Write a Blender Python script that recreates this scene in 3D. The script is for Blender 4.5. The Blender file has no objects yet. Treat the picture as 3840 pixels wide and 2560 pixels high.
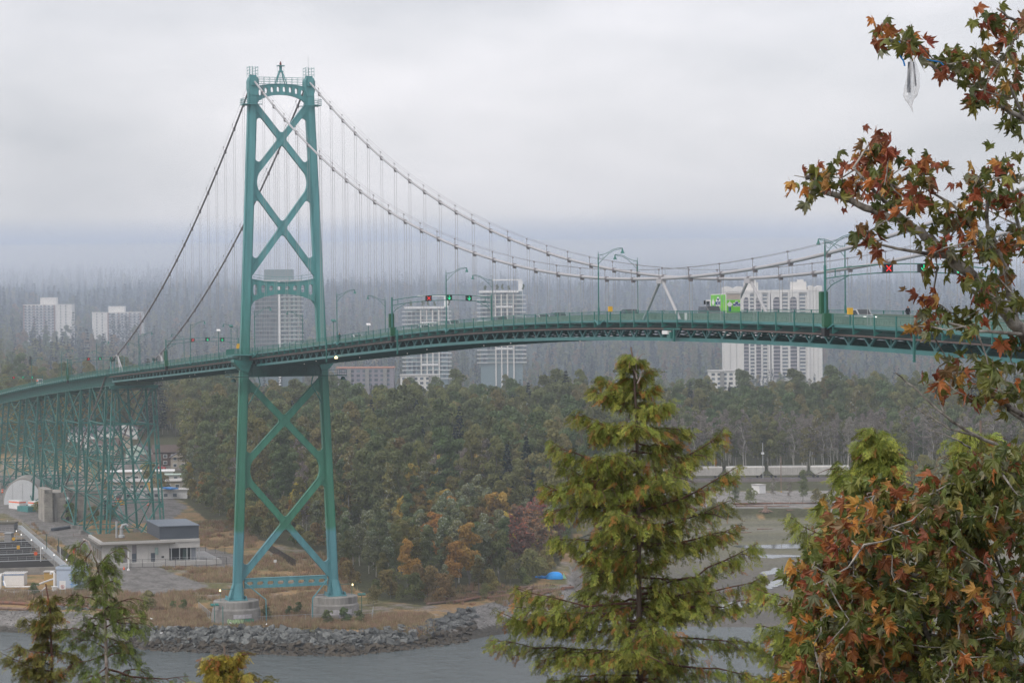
import bpy, math, random
import numpy as np
from mathutils import Vector, Matrix

S = bpy.context.scene
COL = S.collection
rng = np.random.default_rng(7)
random.seed(7)

# ------------------------------------------------------------------ camera
CAM = np.array([537.087, -127.455, 70.565])
YAW, PIT, ROL, FPX = 2.8177585, -0.0116912, -0.008945, 9414.26
_d = np.array([math.cos(YAW)*math.cos(PIT), math.sin(YAW)*math.cos(PIT), math.sin(PIT)])
_r = np.cross(_d, [0, 0, 1.0]); _r /= np.linalg.norm(_r)
_u = np.cross(_r, _d)
_r2 = math.cos(ROL)*_r + math.sin(ROL)*_u
_u2 = -math.sin(ROL)*_r + math.cos(ROL)*_u
cd = bpy.data.cameras.new('camera'); cam = bpy.data.objects.new('camera', cd); COL.objects.link(cam)
cam.matrix_world = Matrix(((_r2[0], _u2[0], -_d[0], CAM[0]), (_r2[1], _u2[1], -_d[1], CAM[1]),
                           (_r2[2], _u2[2], -_d[2], CAM[2]), (0, 0, 0, 1)))
cd.sensor_width = 36; cd.lens = 36*FPX/3840; cd.clip_start = 0.5; cd.clip_end = 30000
S.camera = cam

# ------------------------------------------------------------------ sky, sun, exposure
SUN_EL, SUN_AZ = math.radians(48), math.radians(-62)     # direction to the sun in world xy
w = bpy.data.worlds.new('World'); S.world = w; w.use_nodes = True
nt = w.node_tree; nt.nodes.clear(); N = nt.nodes.new; LK = nt.links.new
wo = N('ShaderNodeOutputWorld'); b1 = N('ShaderNodeBackground'); b2 = N('ShaderNodeBackground'); ad = N('ShaderNodeAddShader')
sk = N('ShaderNodeTexSky'); sk.sky_type = 'NISHITA'; sk.sun_disc = False; sk.sun_elevation = SUN_EL
sk.sun_rotation = math.radians(90)-SUN_AZ; sk.air_density = 1.0; sk.dust_density = 3.0
b1.inputs['Strength'].default_value = 0.035
LK(sk.outputs[0], b1.inputs['Color'])
tc = N('ShaderNodeTexCoord'); mp = N('ShaderNodeMapping'); mp.inputs['Scale'].default_value = (2.2, 2.2, 7.0)
mp.inputs['Location'].default_value = (1.37, 2.61, 0.77)
no = N('ShaderNodeTexNoise'); no.inputs['Scale'].default_value = 2.3; no.inputs['Detail'].default_value = 6; no.inputs['Roughness'].default_value = .5
LK(tc.outputs['Generated'], mp.inputs[0]); LK(mp.outputs[0], no.inputs['Vector'])
cr = N('ShaderNodeValToRGB'); e = cr.color_ramp.elements
e[0].position = .30; e[0].color = (.46, .455, .475, 1); e[1].position = .70; e[1].color = (.95, .895, .905, 1)
m = e.new(.5); m.color = (.72, .69, .70, 1)
LK(no.outputs[0], cr.inputs[0])
LK(cr.outputs[0], b2.inputs['Color']); b2.inputs['Strength'].default_value = 0.93
LK(b1.outputs[0], ad.inputs[0]); LK(b2.outputs[0], ad.inputs[1]); LK(ad.outputs[0], wo.inputs['Surface'])
w['kind'] = 'structure'
sd = bpy.data.lights.new('sun', 'SUN'); sd.energy = 1.3; sd.angle = math.radians(20); sd.color = (1, .96, .9)
so = bpy.data.objects.new('sun', sd); COL.objects.link(so)
sv = Vector((math.cos(SUN_AZ)*math.cos(SUN_EL), math.sin(SUN_AZ)*math.cos(SUN_EL), math.sin(SUN_EL)))
so.rotation_euler = sv.to_track_quat('Z', 'Y').to_euler(); so.location = (400, -200, 300)
S.view_settings.view_transform = 'Standard'; S.view_settings.look = 'None'
S.view_settings.exposure = 0.2; S.view_settings.gamma = 1.0; S.view_settings.use_curve_mapping = False
cy = S.cycles
cy.use_denoising = True; cy.max_bounces = 6; cy.diffuse_bounces = 3; cy.glossy_bounces = 3; cy.transmission_bounces = 4
cy.transparent_max_bounces = 8; cy.volume_bounces = 2; cy.caustics_reflective = False; cy.caustics_refractive = False
cy.sample_clamp_indirect = 4.0

# ------------------------------------------------------------------ geometry helpers
def ray(x, y): return _d + _r2*(x-1920)/FPX - _u2*(y-1280)/FPX
def at(x, y, D): return CAM + ray(x, y)*D
def gnd(x, y, z=0.0):
    v = ray(x, y); return CAM + v*((z-CAM[2])/v[2])
def onT(x, y, t):
    v = ray(x, y); return CAM + v*((t-CAM[1])/v[1])
def onS(x, y, s):
    v = ray(x, y); return CAM + v*((s-CAM[0])/v[0])
FH = np.array([math.cos(YAW), math.sin(YAW), 0]); RH = np.array([math.sin(YAW), -math.cos(YAW), 0])
def FR(F, R, z=0.0):
    p = CAM + FH*F + RH*R; p[2] = z; return p
def FP(F, px, z=0.0): return FR(F, (px-1920)/FPX*F, z)

def mesh_np(name, V, F, mat=None, col=None, smooth=False):
    """V (n,3); F (m,k) array or list of tuples; col: per-vertex rgb"""
    me = bpy.data.meshes.new(name)
    if isinstance(F, np.ndarray):
        n, k = F.shape
        me.vertices.add(len(V)); me.vertices.foreach_set('co', np.asarray(V, np.float32).ravel())
        me.loops.add(n*k); me.loops.foreach_set('vertex_index', F.astype(np.int32).ravel())
        me.polygons.add(n); me.polygons.foreach_set('loop_start', np.arange(0, n*k, k, dtype=np.int32))
        me.polygons.foreach_set('loop_total', np.full(n, k, np.int32))
        me.update(calc_edges=True)
    else:
        me.from_pydata([tuple(map(float, v)) for v in V], [], F)
    if col is not None:
        a = me.color_attributes.new('tint', 'FLOAT_COLOR', 'POINT')
        c = np.ones((len(V), 4), np.float32); c[:, :3] = col; a.data.foreach_set('color', c.ravel())
    if smooth: me.polygons.foreach_set('use_smooth', np.ones(len(me.polygons), bool))
    if mat: me.materials.append(mat)
    return me

def origin_of(o): return np.array(o.location) if o is not None else np.zeros(3)

class MB:
    """collects boxes, beams, tubes, plates; build() links them as one mesh object"""
    def __init__(s): s.v = []; s.f = []
    def add(s, V, F):
        k = len(s.v); s.v.extend([tuple(map(float, p)) for p in V]); s.f.extend([tuple(i+k for i in q) for q in F]); return s
    def box(s, c, d, rz=0.0):
        x, y, z = np.array(d)/2.0; ca, sa = math.cos(rz), math.sin(rz)
        V = []
        for i in (-1, 1):
            for j in (-1, 1):
                for k in (-1, 1):
                    a, b = i*x, j*y; V.append((c[0]+a*ca-b*sa, c[1]+a*sa+b*ca, c[2]+k*z))
        return s.add(V, [(0, 1, 3, 2), (4, 6, 7, 5), (0, 4, 5, 1), (2, 3, 7, 6), (0, 2, 6, 4), (1, 5, 7, 3)])
    def beam(s, p, q, w, h, up=(0, 0, 1)):
        p = np.array(p, float); q = np.array(q, float); d = q-p; L = np.linalg.norm(d); d /= L
        up = np.array(up, float); r = np.cross(d, up)
        if np.linalg.norm(r) < 1e-6: r = np.cross(d, [1, 0, 0])
        r /= np.linalg.norm(r); u = np.cross(r, d); V = []
        for P in (p, q):
            for a, b in ((-1, -1), (1, -1), (1, 1), (-1, 1)): V.append(P+r*a*w/2+u*b*h/2)
        return s.add(V, [(0, 1, 2, 3), (7, 6, 5, 4), (0, 4, 5, 1), (1, 5, 6, 2), (2, 6, 7, 3), (3, 7, 4, 0)])
    def tube(s, pts, rad, n=6, cap=True):
        pts = [np.array(p, float) for p in pts]; k0 = len(s.v)
        if np.isscalar(rad): rad = [rad]*len(pts)
        ref = None
        for i, p in enumerate(pts):
            d = pts[min(i+1, len(pts)-1)]-pts[max(i-1, 0)]; d /= max(np.linalg.norm(d), 1e-9)
            if ref is None:
                ref = np.cross(d, [0, 0, 1]);
                if np.linalg.norm(ref) < .05: ref = np.cross(d, [1, 0, 0])
            a = ref-d*(ref@d); a /= max(np.linalg.norm(a), 1e-9); b = np.cross(d, a); ref = a
            for j in range(n):
                t = 2*math.pi*j/n; s.v.append(tuple(p+(a*math.cos(t)+b*math.sin(t))*rad[i]))
        for i in range(len(pts)-1):
            for j in range(n):
                a = k0+i*n+j; b = k0+i*n+(j+1) % n; s.f.append((a, b, b+n, a+n))
        if cap:
            s.f.append(tuple(k0+j for j in range(n))[::-1]); s.f.append(tuple(k0+(len(pts)-1)*n+j for j in range(n)))
        return s
    def prism(s, P, a, b):
        """P list of 3D points (planar polygon); extruded from +a to +b vectors"""
        n = len(P); a = np.array(a, float); b = np.array(b, float)
        V = [np.array(p)+a for p in P]+[np.array(p)+b for p in P]
        F = [tuple(range(n))[::-1], tuple(range(n, 2*n))]+[(i, (i+1) % n, n+(i+1) % n, n+i) for i in range(n)]
        return s.add(V, F)
    def lathe(s, prof, c=(0, 0, 0), n=16, sx=1, sy=1):
        k0 = len(s.v)
        for r, z in prof:
            for j in range(n):
                t = 2*math.pi*j/n; s.v.append((c[0]+r*sx*math.cos(t), c[1]+r*sy*math.sin(t), c[2]+z))
        for i in range(len(prof)-1):
            for j in range(n):
                a = k0+i*n+j; b = k0+i*n+(j+1) % n; s.f.append((a, b, b+n, a+n))
        s.f.append(tuple(k0+j for j in range(n))[::-1]); s.f.append(tuple(k0+(len(prof)-1)*n+j for j in range(n)))
        return s
    def mesh(s, name, m=None, off=(0, 0, 0), smooth=False):
        V = np.array(s.v, float)-np.array(off, float)
        return mesh_np(name, V, s.f, m, smooth=smooth)
    def build(s, name, m, parent=None, off=None, smooth=False):
        """vertices given in world space when parent is a placed thing (off=None), local space when off=0"""
        if off is None: off = origin_of(parent)
        me = s.mesh(name, m, off, smooth); o = bpy.data.objects.new(name, me); COL.objects.link(o)
        if parent is not None: o.parent = parent
        return o

def put(name, me, parent=None, loc=(0, 0, 0), rot=(0, 0, 0), sc=(1, 1, 1)):
    o = bpy.data.objects.new(name, me); COL.objects.link(o); o.parent = parent
    o.location = loc; o.rotation_euler = rot; o.scale = sc; return o

def tag(o, label=None, cat=None, group=None, kind=None):
    if label: o['label'] = label
    if cat: o['category'] = cat
    if group: o['group'] = group
    if kind: o['kind'] = kind
    return o
def thing(name, label, cat, loc=(0, 0, 0), rz=0.0, group=None):
    o = bpy.data.objects.new(name, None); COL.objects.link(o); o.location = tuple(map(float, loc)); o.rotation_euler = (0, 0, rz)
    o.empty_display_size = .5
    return tag(o, label, cat, group)
def struct(o): o['kind'] = 'structure'; return o
def dup(root, loc, rz=None, label=None, group=None, scale=None):
    r = root.copy(); COL.objects.link(r); r.location = tuple(map(float, loc))
    if rz is not None: r.rotation_euler = (0, 0, rz)
    if scale is not None: r.scale = (scale,)*3 if np.isscalar(scale) else scale
    if label: r['label'] = label
    if group: r['group'] = group
    for ch in KIDS(root):
        c = ch.copy(); COL.objects.link(c); c.parent = r
        for g in KIDS(ch):
            d = g.copy(); COL.objects.link(d); d.parent = c
    return r
def KIDS(o): return [c for c in o.children]

# ------------------------------------------------------------------ materials
def mat(name, rgb, rough=.6, metal=0.0, var=0.0, scale=1.0, bump=0.0, bscale=None, rgb2=None, rndv=0.0, spec=None, emit=None, coord='Object', detail=4, stretch=(1, 1, 1), trans=0.0, alpha=None):
    """principled; colour mixes rgb->rgb2 by noise (or varies value by var), random value per object rndv"""
    m = bpy.data.materials.new(name); m.use_nodes = True; t = m.node_tree; P = t.nodes['Principled BSDF']
    P.inputs['Roughness'].default_value = rough; P.inputs['Metallic'].default_value = metal
    if spec is not None: P.inputs['Specular IOR Level'].default_value = spec
    P.inputs['Base Color'].default_value = (*rgb, 1)
    if emit: P.inputs['Emission Color'].default_value = (*emit[:3], 1); P.inputs['Emission Strength'].default_value = emit[3]
    if trans: P.inputs['Transmission Weight'].default_value = trans
    if alpha is not None: P.inputs['Alpha'].default_value = alpha
    out = None
    if var or rgb2 is not None or bump or rndv:
        c = t.nodes.new('ShaderNodeTexCoord'); mpn = t.nodes.new('ShaderNodeMapping'); mpn.inputs['Scale'].default_value = stretch
        t.links.new(c.outputs[coord], mpn.inputs[0])
    if var or rgb2 is not None:
        n = t.nodes.new('ShaderNodeTexNoise'); n.inputs['Scale'].default_value = scale; n.inputs['Detail'].default_value = detail; n.inputs['Roughness'].default_value = .6
        t.links.new(mpn.outputs[0], n.inputs['Vector'])
        r = t.nodes.new('ShaderNodeValToRGB'); r.color_ramp.elements[0].position = .32; r.color_ramp.elements[1].position = .68
        if rgb2 is None:
            a = [max(0, v*(1-var)) for v in rgb]; b = [v*(1+var) for v in rgb]
        else: a, b = rgb, rgb2
        r.color_ramp.elements[0].color = (*a, 1); r.color_ramp.elements[1].color = (*b, 1)
        t.links.new(n.outputs[0], r.inputs[0]); out = r.outputs[0]
    if rndv:
        oi = t.nodes.new('ShaderNodeObjectInfo'); mr = t.nodes.new('ShaderNodeMapRange')
        mr.inputs['To Min'].default_value = 1-rndv; mr.inputs['To Max'].default_value = 1+rndv
        t.links.new(oi.outputs['Random'], mr.inputs['Value'])
        h = t.nodes.new('ShaderNodeHueSaturation'); h.inputs['Color'].default_value = (*rgb, 1)
        if out: t.links.new(out, h.inputs['Color'])
        t.links.new(mr.outputs[0], h.inputs['Value']); out = h.outputs[0]
    if out: t.links.new(out, P.inputs['Base Color'])
    if bump:
        n2 = t.nodes.new('ShaderNodeTexNoise'); n2.inputs['Scale'].default_value = bscale or scale*4; n2.inputs['Detail'].default_value = 5
        t.links.new(mpn.outputs[0], n2.inputs['Vector'])
        bp = t.nodes.new('ShaderNodeBump'); bp.inputs['Strength'].default_value = 1; bp.inputs['Distance'].default_value = bump
        t.links.new(n2.outputs[0], bp.inputs['Height']); t.links.new(bp.outputs[0], P.inputs['Normal'])
    return m

def tint_mat(name, rough=.6, transl=0.35, rndv=.12, nscale=0, namp=.25, spec=.3):
    """foliage and ground: colour comes from the 'tint' attribute; leaves pass some light"""
    m = bpy.data.materials.new(name); m.use_nodes = True; t = m.node_tree; P = t.nodes['Principled BSDF']
    P.inputs['Roughness'].default_value = rough; P.inputs['Specular IOR Level'].default_value = spec
    a = t.nodes.new('ShaderNodeAttribute'); a.attribute_name = 'tint'; out = a.outputs['Color']
    if rndv:
        oi = t.nodes.new('ShaderNodeObjectInfo'); mr = t.nodes.new('ShaderNodeMapRange')
        mr.inputs['To Min'].default_value = 1-rndv; mr.inputs['To Max'].default_value = 1+rndv
        t.links.new(oi.outputs['Random'], mr.inputs['Value'])
        h = t.nodes.new('ShaderNodeHueSaturation'); t.links.new(out, h.inputs['Color']); t.links.new(mr.outputs[0], h.inputs['Value'])
        mr2 = t.nodes.new('ShaderNodeMapRange'); mr2.inputs['To Min'].default_value = .5-(.012 if name == 'near_leaf' else .04); mr2.inputs['To Max'].default_value = .5+(.012 if name == 'near_leaf' else .03)
        wn = t.nodes.new('ShaderNodeMath'); wn.operation = 'FRACT'; mu = t.nodes.new('ShaderNodeMath'); mu.operation = 'MULTIPLY'; mu.inputs[1].default_value = 17.3
        t.links.new(oi.outputs['Random'], mu.inputs[0]); t.links.new(mu.outputs[0], wn.inputs[0]); t.links.new(wn.outputs[0], mr2.inputs['Value']); t.links.new(mr2.outputs[0], h.inputs['Hue'])
        out = h.outputs[0]
    if nscale:
        g = t.nodes.new('ShaderNodeNewGeometry'); n = t.nodes.new('ShaderNodeTexNoise'); n.inputs['Scale'].default_value = nscale; n.inputs['Detail'].default_value = 8; n.inputs['Roughness'].default_value = .65
        t.links.new(g.outputs['Position'], n.inputs['Vector'])
        mr3 = t.nodes.new('ShaderNodeMapRange'); mr3.inputs['From Min'].default_value = .3; mr3.inputs['From Max'].default_value = .7; mr3.inputs['To Min'].default_value = 1-namp; mr3.inputs['To Max'].default_value = 1+namp
        t.links.new(n.outputs[0], mr3.inputs['Value'])
        h3 = t.nodes.new('ShaderNodeHueSaturation'); t.links.new(out, h3.inputs['Color']); t.links.new(mr3.outputs[0], h3.inputs['Value']); out = h3.outputs[0]
    t.links.new(out, P.inputs['Base Color'])
    if transl:
        tr = t.nodes.new('ShaderNodeBsdfTranslucent'); mx = t.nodes.new('ShaderNodeMixShader'); mx.inputs[0].default_value = transl
        t.links.new(out, tr.inputs['Color']); t.links.new(P.outputs[0], mx.inputs[1]); t.links.new(tr.outputs[0], mx.inputs[2])
        t.links.new(mx.outputs[0], t.nodes['Material Output'].inputs['Surface'])
    return m

def tower_paint():
    m = mat('tower_paint', (.085, .275, .28), rough=.5, var=.20, scale=.8, bump=.004, bscale=6, stretch=(1, 1, .12))
    t = m.node_tree; P = t.nodes['Principled BSDF']; src = P.inputs['Base Color'].links[0].from_socket
    g = t.nodes.new('ShaderNodeNewGeometry'); sx = t.nodes.new('ShaderNodeSeparateXYZ'); t.links.new(g.outputs['Position'], sx.inputs[0])
    n = t.nodes.new('ShaderNodeTexNoise'); n.inputs['Scale'].default_value = .25; t.links.new(g.outputs['Position'], n.inputs['Vector'])
    ma = t.nodes.new('ShaderNodeMath'); ma.operation = 'MULTIPLY_ADD'; ma.inputs[1].default_value = 1.5; t.links.new(n.outputs[0], ma.inputs[0]); t.links.new(sx.outputs['Z'], ma.inputs[2])
    r = t.nodes.new('ShaderNodeValToRGB'); r.color_ramp.interpolation = 'LINEAR'
    mr = t.nodes.new('ShaderNodeMapRange'); mr.inputs['From Min'].default_value = 0; mr.inputs['From Max'].default_value = 125; t.links.new(ma.outputs[0], mr.inputs['Value']); t.links.new(mr.outputs[0], r.inputs[0])
    el = r.color_ramp.elements; el[0].position = .188; el[0].color = (1.0, .95, 1.05, 1); el[1].position = .196; el[1].color = (.45, .72, .42, 1)
    for p_, c_ in ((.44, (.5, .72, .5, 1)), (.47, (.62, .80, .62, 1)), (.60, (.85, .93, .88, 1)), (.68, (1.1, 1.05, 1.08, 1))):
        q = el.new(p_); q.color = c_
    mx = t.nodes.new('ShaderNodeMix'); mx.data_type = 'RGBA'; mx.blend_type = 'MULTIPLY'; mx.inputs[0].default_value = 1
    t.links.new(src, mx.inputs[6]); t.links.new(r.outputs[0], mx.inputs[7]); t.links.new(mx.outputs[2], P.inputs['Base Color'])
    return m

M = dict(
    tower=tower_paint(),
    green=mat('bridge_green_paint', (.032, .165, .145), rough=.5, var=.25, scale=.7),
    teal=mat('bridge_teal_paint', (.06, .22, .215), rough=.5, var=.14, scale=.3),
    dkgreen=mat('dark_green_steel', (.02, .085, .075), rough=.6, var=.2, scale=.4),
    cabinet=mat('cabinet_green', (.015, .11, .05), rough=.5),
    rail=mat('railing_green', (.03, .17, .14), rough=.5),
    barrier=mat('barrier_pale_green', (.20, .27, .235), rough=.8, var=.15, scale=1),
    cable=mat('cable_grey_wrap', (.40, .40, .415), rough=.55, var=.06, scale=.4),
    cabledark=mat('cable_dark_grey', (.20, .19, .20), rough=.6, var=.1, scale=.4),
    hanger=mat('galvanised_rope', (.36, .36, .37), rough=.6),
    steel=mat('galvanised_steel', (.42, .44, .45), rough=.45, metal=.3),
    pipe=mat('rust_pink_pipe', (.26, .20, .18), rough=.7, var=.2, scale=.3),
    asphalt=mat('asphalt', (.06, .06, .062), rough=.85, var=.2, scale=1.5),
    concrete=mat('weathered_concrete', (.30, .29, .27), rough=.85, rgb2=(.17, .165, .155), scale=.35, bump=.02, bscale=3),
    concretedk=mat('stained_concrete', (.13, .125, .115), rough=.9, rgb2=(.32, .31, .29), scale=.6, bump=.02, bscale=3, stretch=(1, 1, .15)),
    palecon=mat('pale_concrete', (.47, .46, .44), rough=.8, var=.08, scale=.3),
    white=mat('white_paint', (.75, .75, .74), rough=.5, var=.05, scale=.5),
    cream=mat('cream_concrete', (.70, .675, .63), rough=.8, var=.06, scale=.1),
    brick=mat('brown_brick', (.28, .17, .14), rough=.85, var=.15, scale=.5),
    glass=mat('window_glass', (.10, .13, .15), rough=.15, rndv=.5, spec=.6),
    glassb=mat('blue_green_glass', (.19, .26, .28), rough=.2, rndv=.35, spec=.6),
    dark=mat('dark_recess', (.03, .032, .035), rough=.8),
    slate=mat('dark_blue_grey_cladding', (.055, .07, .09), rough=.5, var=.08, scale=.5),
    sedum=mat('brown_sedum_roof', (.17, .10, .05), rough=.95, rgb2=(.08, .08, .03), scale=.35, bump=.05),
    lightblue=mat('pale_blue_panel', (.42, .50, .62), rough=.6, var=.05, scale=.5),
    blue=mat('blue_tarp', (.01, .22, .62), rough=.5),
    yellow=mat('yellow_paint', (.75, .42, .03), rough=.5),
    orange=mat('orange_paint', (.85, .13, .03), rough=.5),
    red=mat('red_paint', (.5, .03, .03), rough=.5),
    ochre=mat('ochre_panel', (.42, .27, .08), rough=.7),
    black=mat('black_plastic', (.012, .012, .013), rough=.5),
    bark=mat('brown_bark', (.085, .055, .04), rough=.95, rgb2=(.16, .13, .11), scale=9, bump=.01, bscale=30, stretch=(1, 1, .3)),
    greybark=mat('grey_mottled_bark', (.05, .04, .035), rough=.9, rgb2=(.42, .40, .36), scale=14, bump=.004, bscale=40),
    palebark=mat('pale_dead_bark', (.50, .45, .42), rough=.8, rgb2=(.22, .15, .12), scale=8),
    redbark=mat('red_brown_bark', (.13, .055, .035), rough=.9, rgb2=(.07, .045, .04), scale=10),
    wood=mat('weathered_log', (.14, .10, .08), rough=.9, rgb2=(.30, .20, .15), scale=.8, bump=.02),
    woodred=mat('reddish_log', (.26, .12, .07), rough=.9, rgb2=(.14, .09, .07), scale=.8, bump=.02),
    stone=mat('grey_riprap_stone', (.05, .058, .06), rough=.9, rgb2=(.19, .195, .185), scale=1.2, bump=.05, bscale=4, rndv=.5),
    stonewet=mat('weedy_wet_stone', (.035, .028, .018), rough=.7, rgb2=(.08, .065, .045), scale=1.5, bump=.05, bscale=5, rndv=.3),
    redlight=mat('red_signal', (.3, .0, .0), emit=(1, .03, .03, 1.6)),
    greenlight=mat('green_signal', (0, .3, .1), emit=(.02, 1, .45, 1.2)),
    warmlight=mat('warm_lamp', (.8, .6, .3), emit=(1, .85, .45, 2.0)),
    whitelight=mat('white_lamp', (.8, .8, .8), emit=(1, .97, .9, 1.2)), dimlight=mat('pale_glass_lamp', (.6, .6, .58), emit=(1, .97, .9, .15)), anch=mat('beige_stained_concrete', (.40, .375, .33), rough=.9, rgb2=(.22, .21, .19), scale=.3, bump=.03, bscale=2),
    lime=mat('lime_green_print', (.24, .62, .05), rough=.5, rgb2=(.10, .50, .10), scale=.6),
    bluetxt=mat('blue_lettering', (.03, .07, .28), rough=.5),
    roofgrey=mat('grey_shingle_roof', (.10, .10, .115), rough=.9, var=.15, scale=1),
    roofbrown=mat('brown_shingle_roof', (.10, .075, .065), rough=.9, var=.15, scale=1),
    tan=mat('tan_siding', (.42, .38, .31), rough=.8, var=.06),
    mint=mat('mint_siding', (.45, .56, .50), rough=.8, var=.06),
    carwhite=mat('white_car_paint', (.70, .72, .73), rough=.25, spec=.6),
    cargrey=mat('grey_car_paint', (.16, .17, .18), rough=.25, metal=.3),
    carsilver=mat('silver_car_paint', (.45, .46, .47), rough=.25, metal=.4),
    cargreen=mat('dark_green_car_paint', (.05, .12, .10), rough=.25, metal=.2),
    carglass=mat('car_glass', (.03, .04, .045), rough=.08, spec=.8),
    tyre=mat('tyre_rubber', (.02, .02, .02), rough=.9),
    cloth=mat('dark_clothing', (.02, .022, .03), rough=.9),
    skin=mat('skin_tone', (.45, .25, .17), rough=.6),
    leaf=tint_mat('leaf', transl=.35, rndv=.16),
    leaffg=tint_mat('near_leaf', rough=.45, transl=.28, rndv=.18, nscale=26, namp=.22, spec=.4),
    cedarleaf=tint_mat('cedar_spray', rough=.55, transl=.22, rndv=0, spec=.3),
)
# ================================================================== terrain
_VN = {}
def vnoise(x, y, seed=0):
    if seed not in _VN: _VN[seed] = np.random.default_rng(seed).random((256, 256))
    r = _VN[seed]; xi = np.floor(x).astype(int); yi = np.floor(y).astype(int)
    fx = x-xi; fy = y-yi; fx = fx*fx*(3-2*fx); fy = fy*fy*(3-2*fy)
    a = r[xi % 256, yi % 256]; b = r[(xi+1) % 256, yi % 256]; c = r[xi % 256, (yi+1) % 256]; d = r[(xi+1) % 256, (yi+1) % 256]
    return (a*(1-fx)+b*fx)*(1-fy)+(c*(1-fx)+d*fx)*fy
def fbm(x, y, seed=0, o=4):
    v = 0; a = .5; n = 0
    for i in range(o): v = v+a*vnoise(x*2**i+13*i, y*2**i+7*i, seed+i); n += a; a *= .5
    return v/n
def sstep(a, b, x):
    t = np.clip((x-a)/(b-a+1e-9), 0, 1); return t*t*(3-2*t)
def Fof(px, y, z): p = gnd(px, y, z); return float((p-CAM)@FH)
def tab(pts, z): return np.array([p[0] for p in pts], float), np.array([Fof(p[0], p[1], z) for p in pts])
SH = tab([(-2500, 2330), (-200, 2356), (0, 2368), (300, 2386), (540, 2432), (900, 2448), (1300, 2454), (1700, 2408), (1850, 2380), (2000, 2356), (2120, 2344), (2500, 2348), (2800, 2352), (3840, 2362), (6500, 2380)], 0.0)
_tp = [(-2500, 2260, 3.4), (-200, 2280, 3.4), (0, 2286, 3.4), (300, 2292, 3.4), (540, 2352, 3.2), (620, 2354, 3.3), (900, 2352, 3.4), (1300, 2372, 3.2), (1580, 2345, 3.0), (1720, 2290, 3.0), (1850, 2255, 3.0), (2000, 2225, 3.0), (2120, 2190, 3.0), (2230, 1965, 1.3), (2800, 1955, 1.2), (3840, 1950, 1.2), (6500, 1950, 1.2)]
TP_X = np.array([p[0] for p in _tp], float); TP_F = np.array([Fof(*p) for p in _tp]); TP_Z = np.array([p[2] for p in _tp])
HF = [0, 600, 900, 1100, 1300, 1600, 2000, 2500, 3000, 3500, 4000, 5000, 6500, 8500, 11500]
HR = [3.4, 3.4, 4.5, 6, 7, 5, 11, 34, 58, 80, 102, 138, 182, 238, 305]
HL = [3.4, 3.4, 5, 8.5, 14, 26, 36, 42, 64, 86, 108, 143, 186, 240, 305]
BLK = 1  # right-hand bank behind the mudflat
def height(F, R):
    F = np.asarray(F, float); R = np.asarray(R, float); Fs = np.maximum(F, 200.0)
    px = 1920+R/Fs*FPX; u = R/Fs
    fs = np.interp(px, *SH); ft = np.interp(px, TP_X, TP_F); zt = np.interp(px, TP_X, TP_Z)
    t = (F-fs)/(ft-fs)
    h = np.where(t < 0, np.maximum(-5.0, (F-fs)*.12), zt*np.where(px > 2180, np.clip(t, 0, 1)**.8, np.sin(np.clip(t, 0, 1)*math.pi/2)))
    wl = np.clip((1000-px)/1500, 0, 1); inl = np.interp(F, HF, HR)*(1-wl)+np.interp(F, HF, HL)*wl
    k = sstep(ft, ft+np.where(px > 2180, 14, 30), F)
    h = np.where(t > 1, zt*(1-k)+np.maximum(inl, zt)*k, h)
    h = h+np.where(F > 1150, (fbm(F/260, R/260, 3)-.5)*np.interp(F, [1150, 2100, 3200, 11500], [0, 6, 26, 50]), 0)
    h = h+np.where((t > -.3) & (F < 1000), (fbm(F/9, R/9, 5)-.5)*.35*np.clip(t+.3, 0, 1), 0)
    near = np.interp(F, [-200, -5, 4, 12, 45, 120, 190], [68.9, 68.9, 68.2, 60, 46, 18, -4])
    return np.where(F < 190, near+(fbm(F/6, R/6, 9)-.5)*.6*(np.abs(F) > 6), h)
def hz(F, px): return float(height(np.array([F]), np.array([(px-1920)/FPX*F]))[0])
def G(px, y, z=3.4):
    """ground point seen near pixel (px, y)"""
    for _ in range(4):
        p = gnd(px, y, z); F = float((p-CAM)@FH); R = float((p-CAM)@RH); z = float(height([F], [R])[0])
    p = FR(F, R, z); return p

rows = np.concatenate([np.arange(-60, 460, 12), np.arange(460, 620, 1.3), np.arange(620, 1000, 3.2), 1000*np.exp(np.linspace(0, math.log(11.5), 90))])
cols = np.linspace(-.42, .42, 640)
FF, UU = np.meshgrid(rows, cols, indexing='ij'); RR = UU*np.where(FF < 200, (FF+200)*.5+60, FF); RR = UU*(np.maximum(FF, 0)+60*np.clip(1-FF/460, 0, 1)+.0)
HH = height(FF, RR)
PW = CAM[None, None, :]*0+FF[..., None]*FH+RR[..., None]*RH; PW[..., 0] += CAM[0]; PW[..., 1] += CAM[1]; PW[..., 2] = HH
def pix(P):
    q = P-CAM; D = q@_d; D = np.where(np.abs(D) < 1, 1, D); return 1920+FPX*(q@_r2)/D, 1280-FPX*(q@_u2)/D
PX, PY = pix(PW)
def inpoly(x, y, poly):
    c = np.zeros(x.shape, bool); n = len(poly)
    for i in range(n):
        x1, y1 = poly[i]; x2, y2 = poly[(i+1) % n]
        k = ((y1 > y) != (y2 > y)) & (x < (x2-x1)*(y-y1)/((y2-y1) or 1e-9)+x1); c ^= k
    return c
C3 = lambda *c: np.array(c, float)
n1 = fbm(FF/7, RR/7, 21); n2 = fbm(FF/30, RR/30, 31); n3 = fbm(FF/2.2, RR/2.2, 41)
def mixc(a, b, t): return a*(1-t[..., None])+b*t[..., None]
grass = mixc(np.broadcast_to(C3(.30, .20, .10), PW.shape), C3(.13, .125, .055), sstep(.42, .6, n1*.6+n2*.4))
grass = mixc(grass, C3(.24, .21, .18), sstep(.55, .68, n3*.5+n2*.5))
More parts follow.
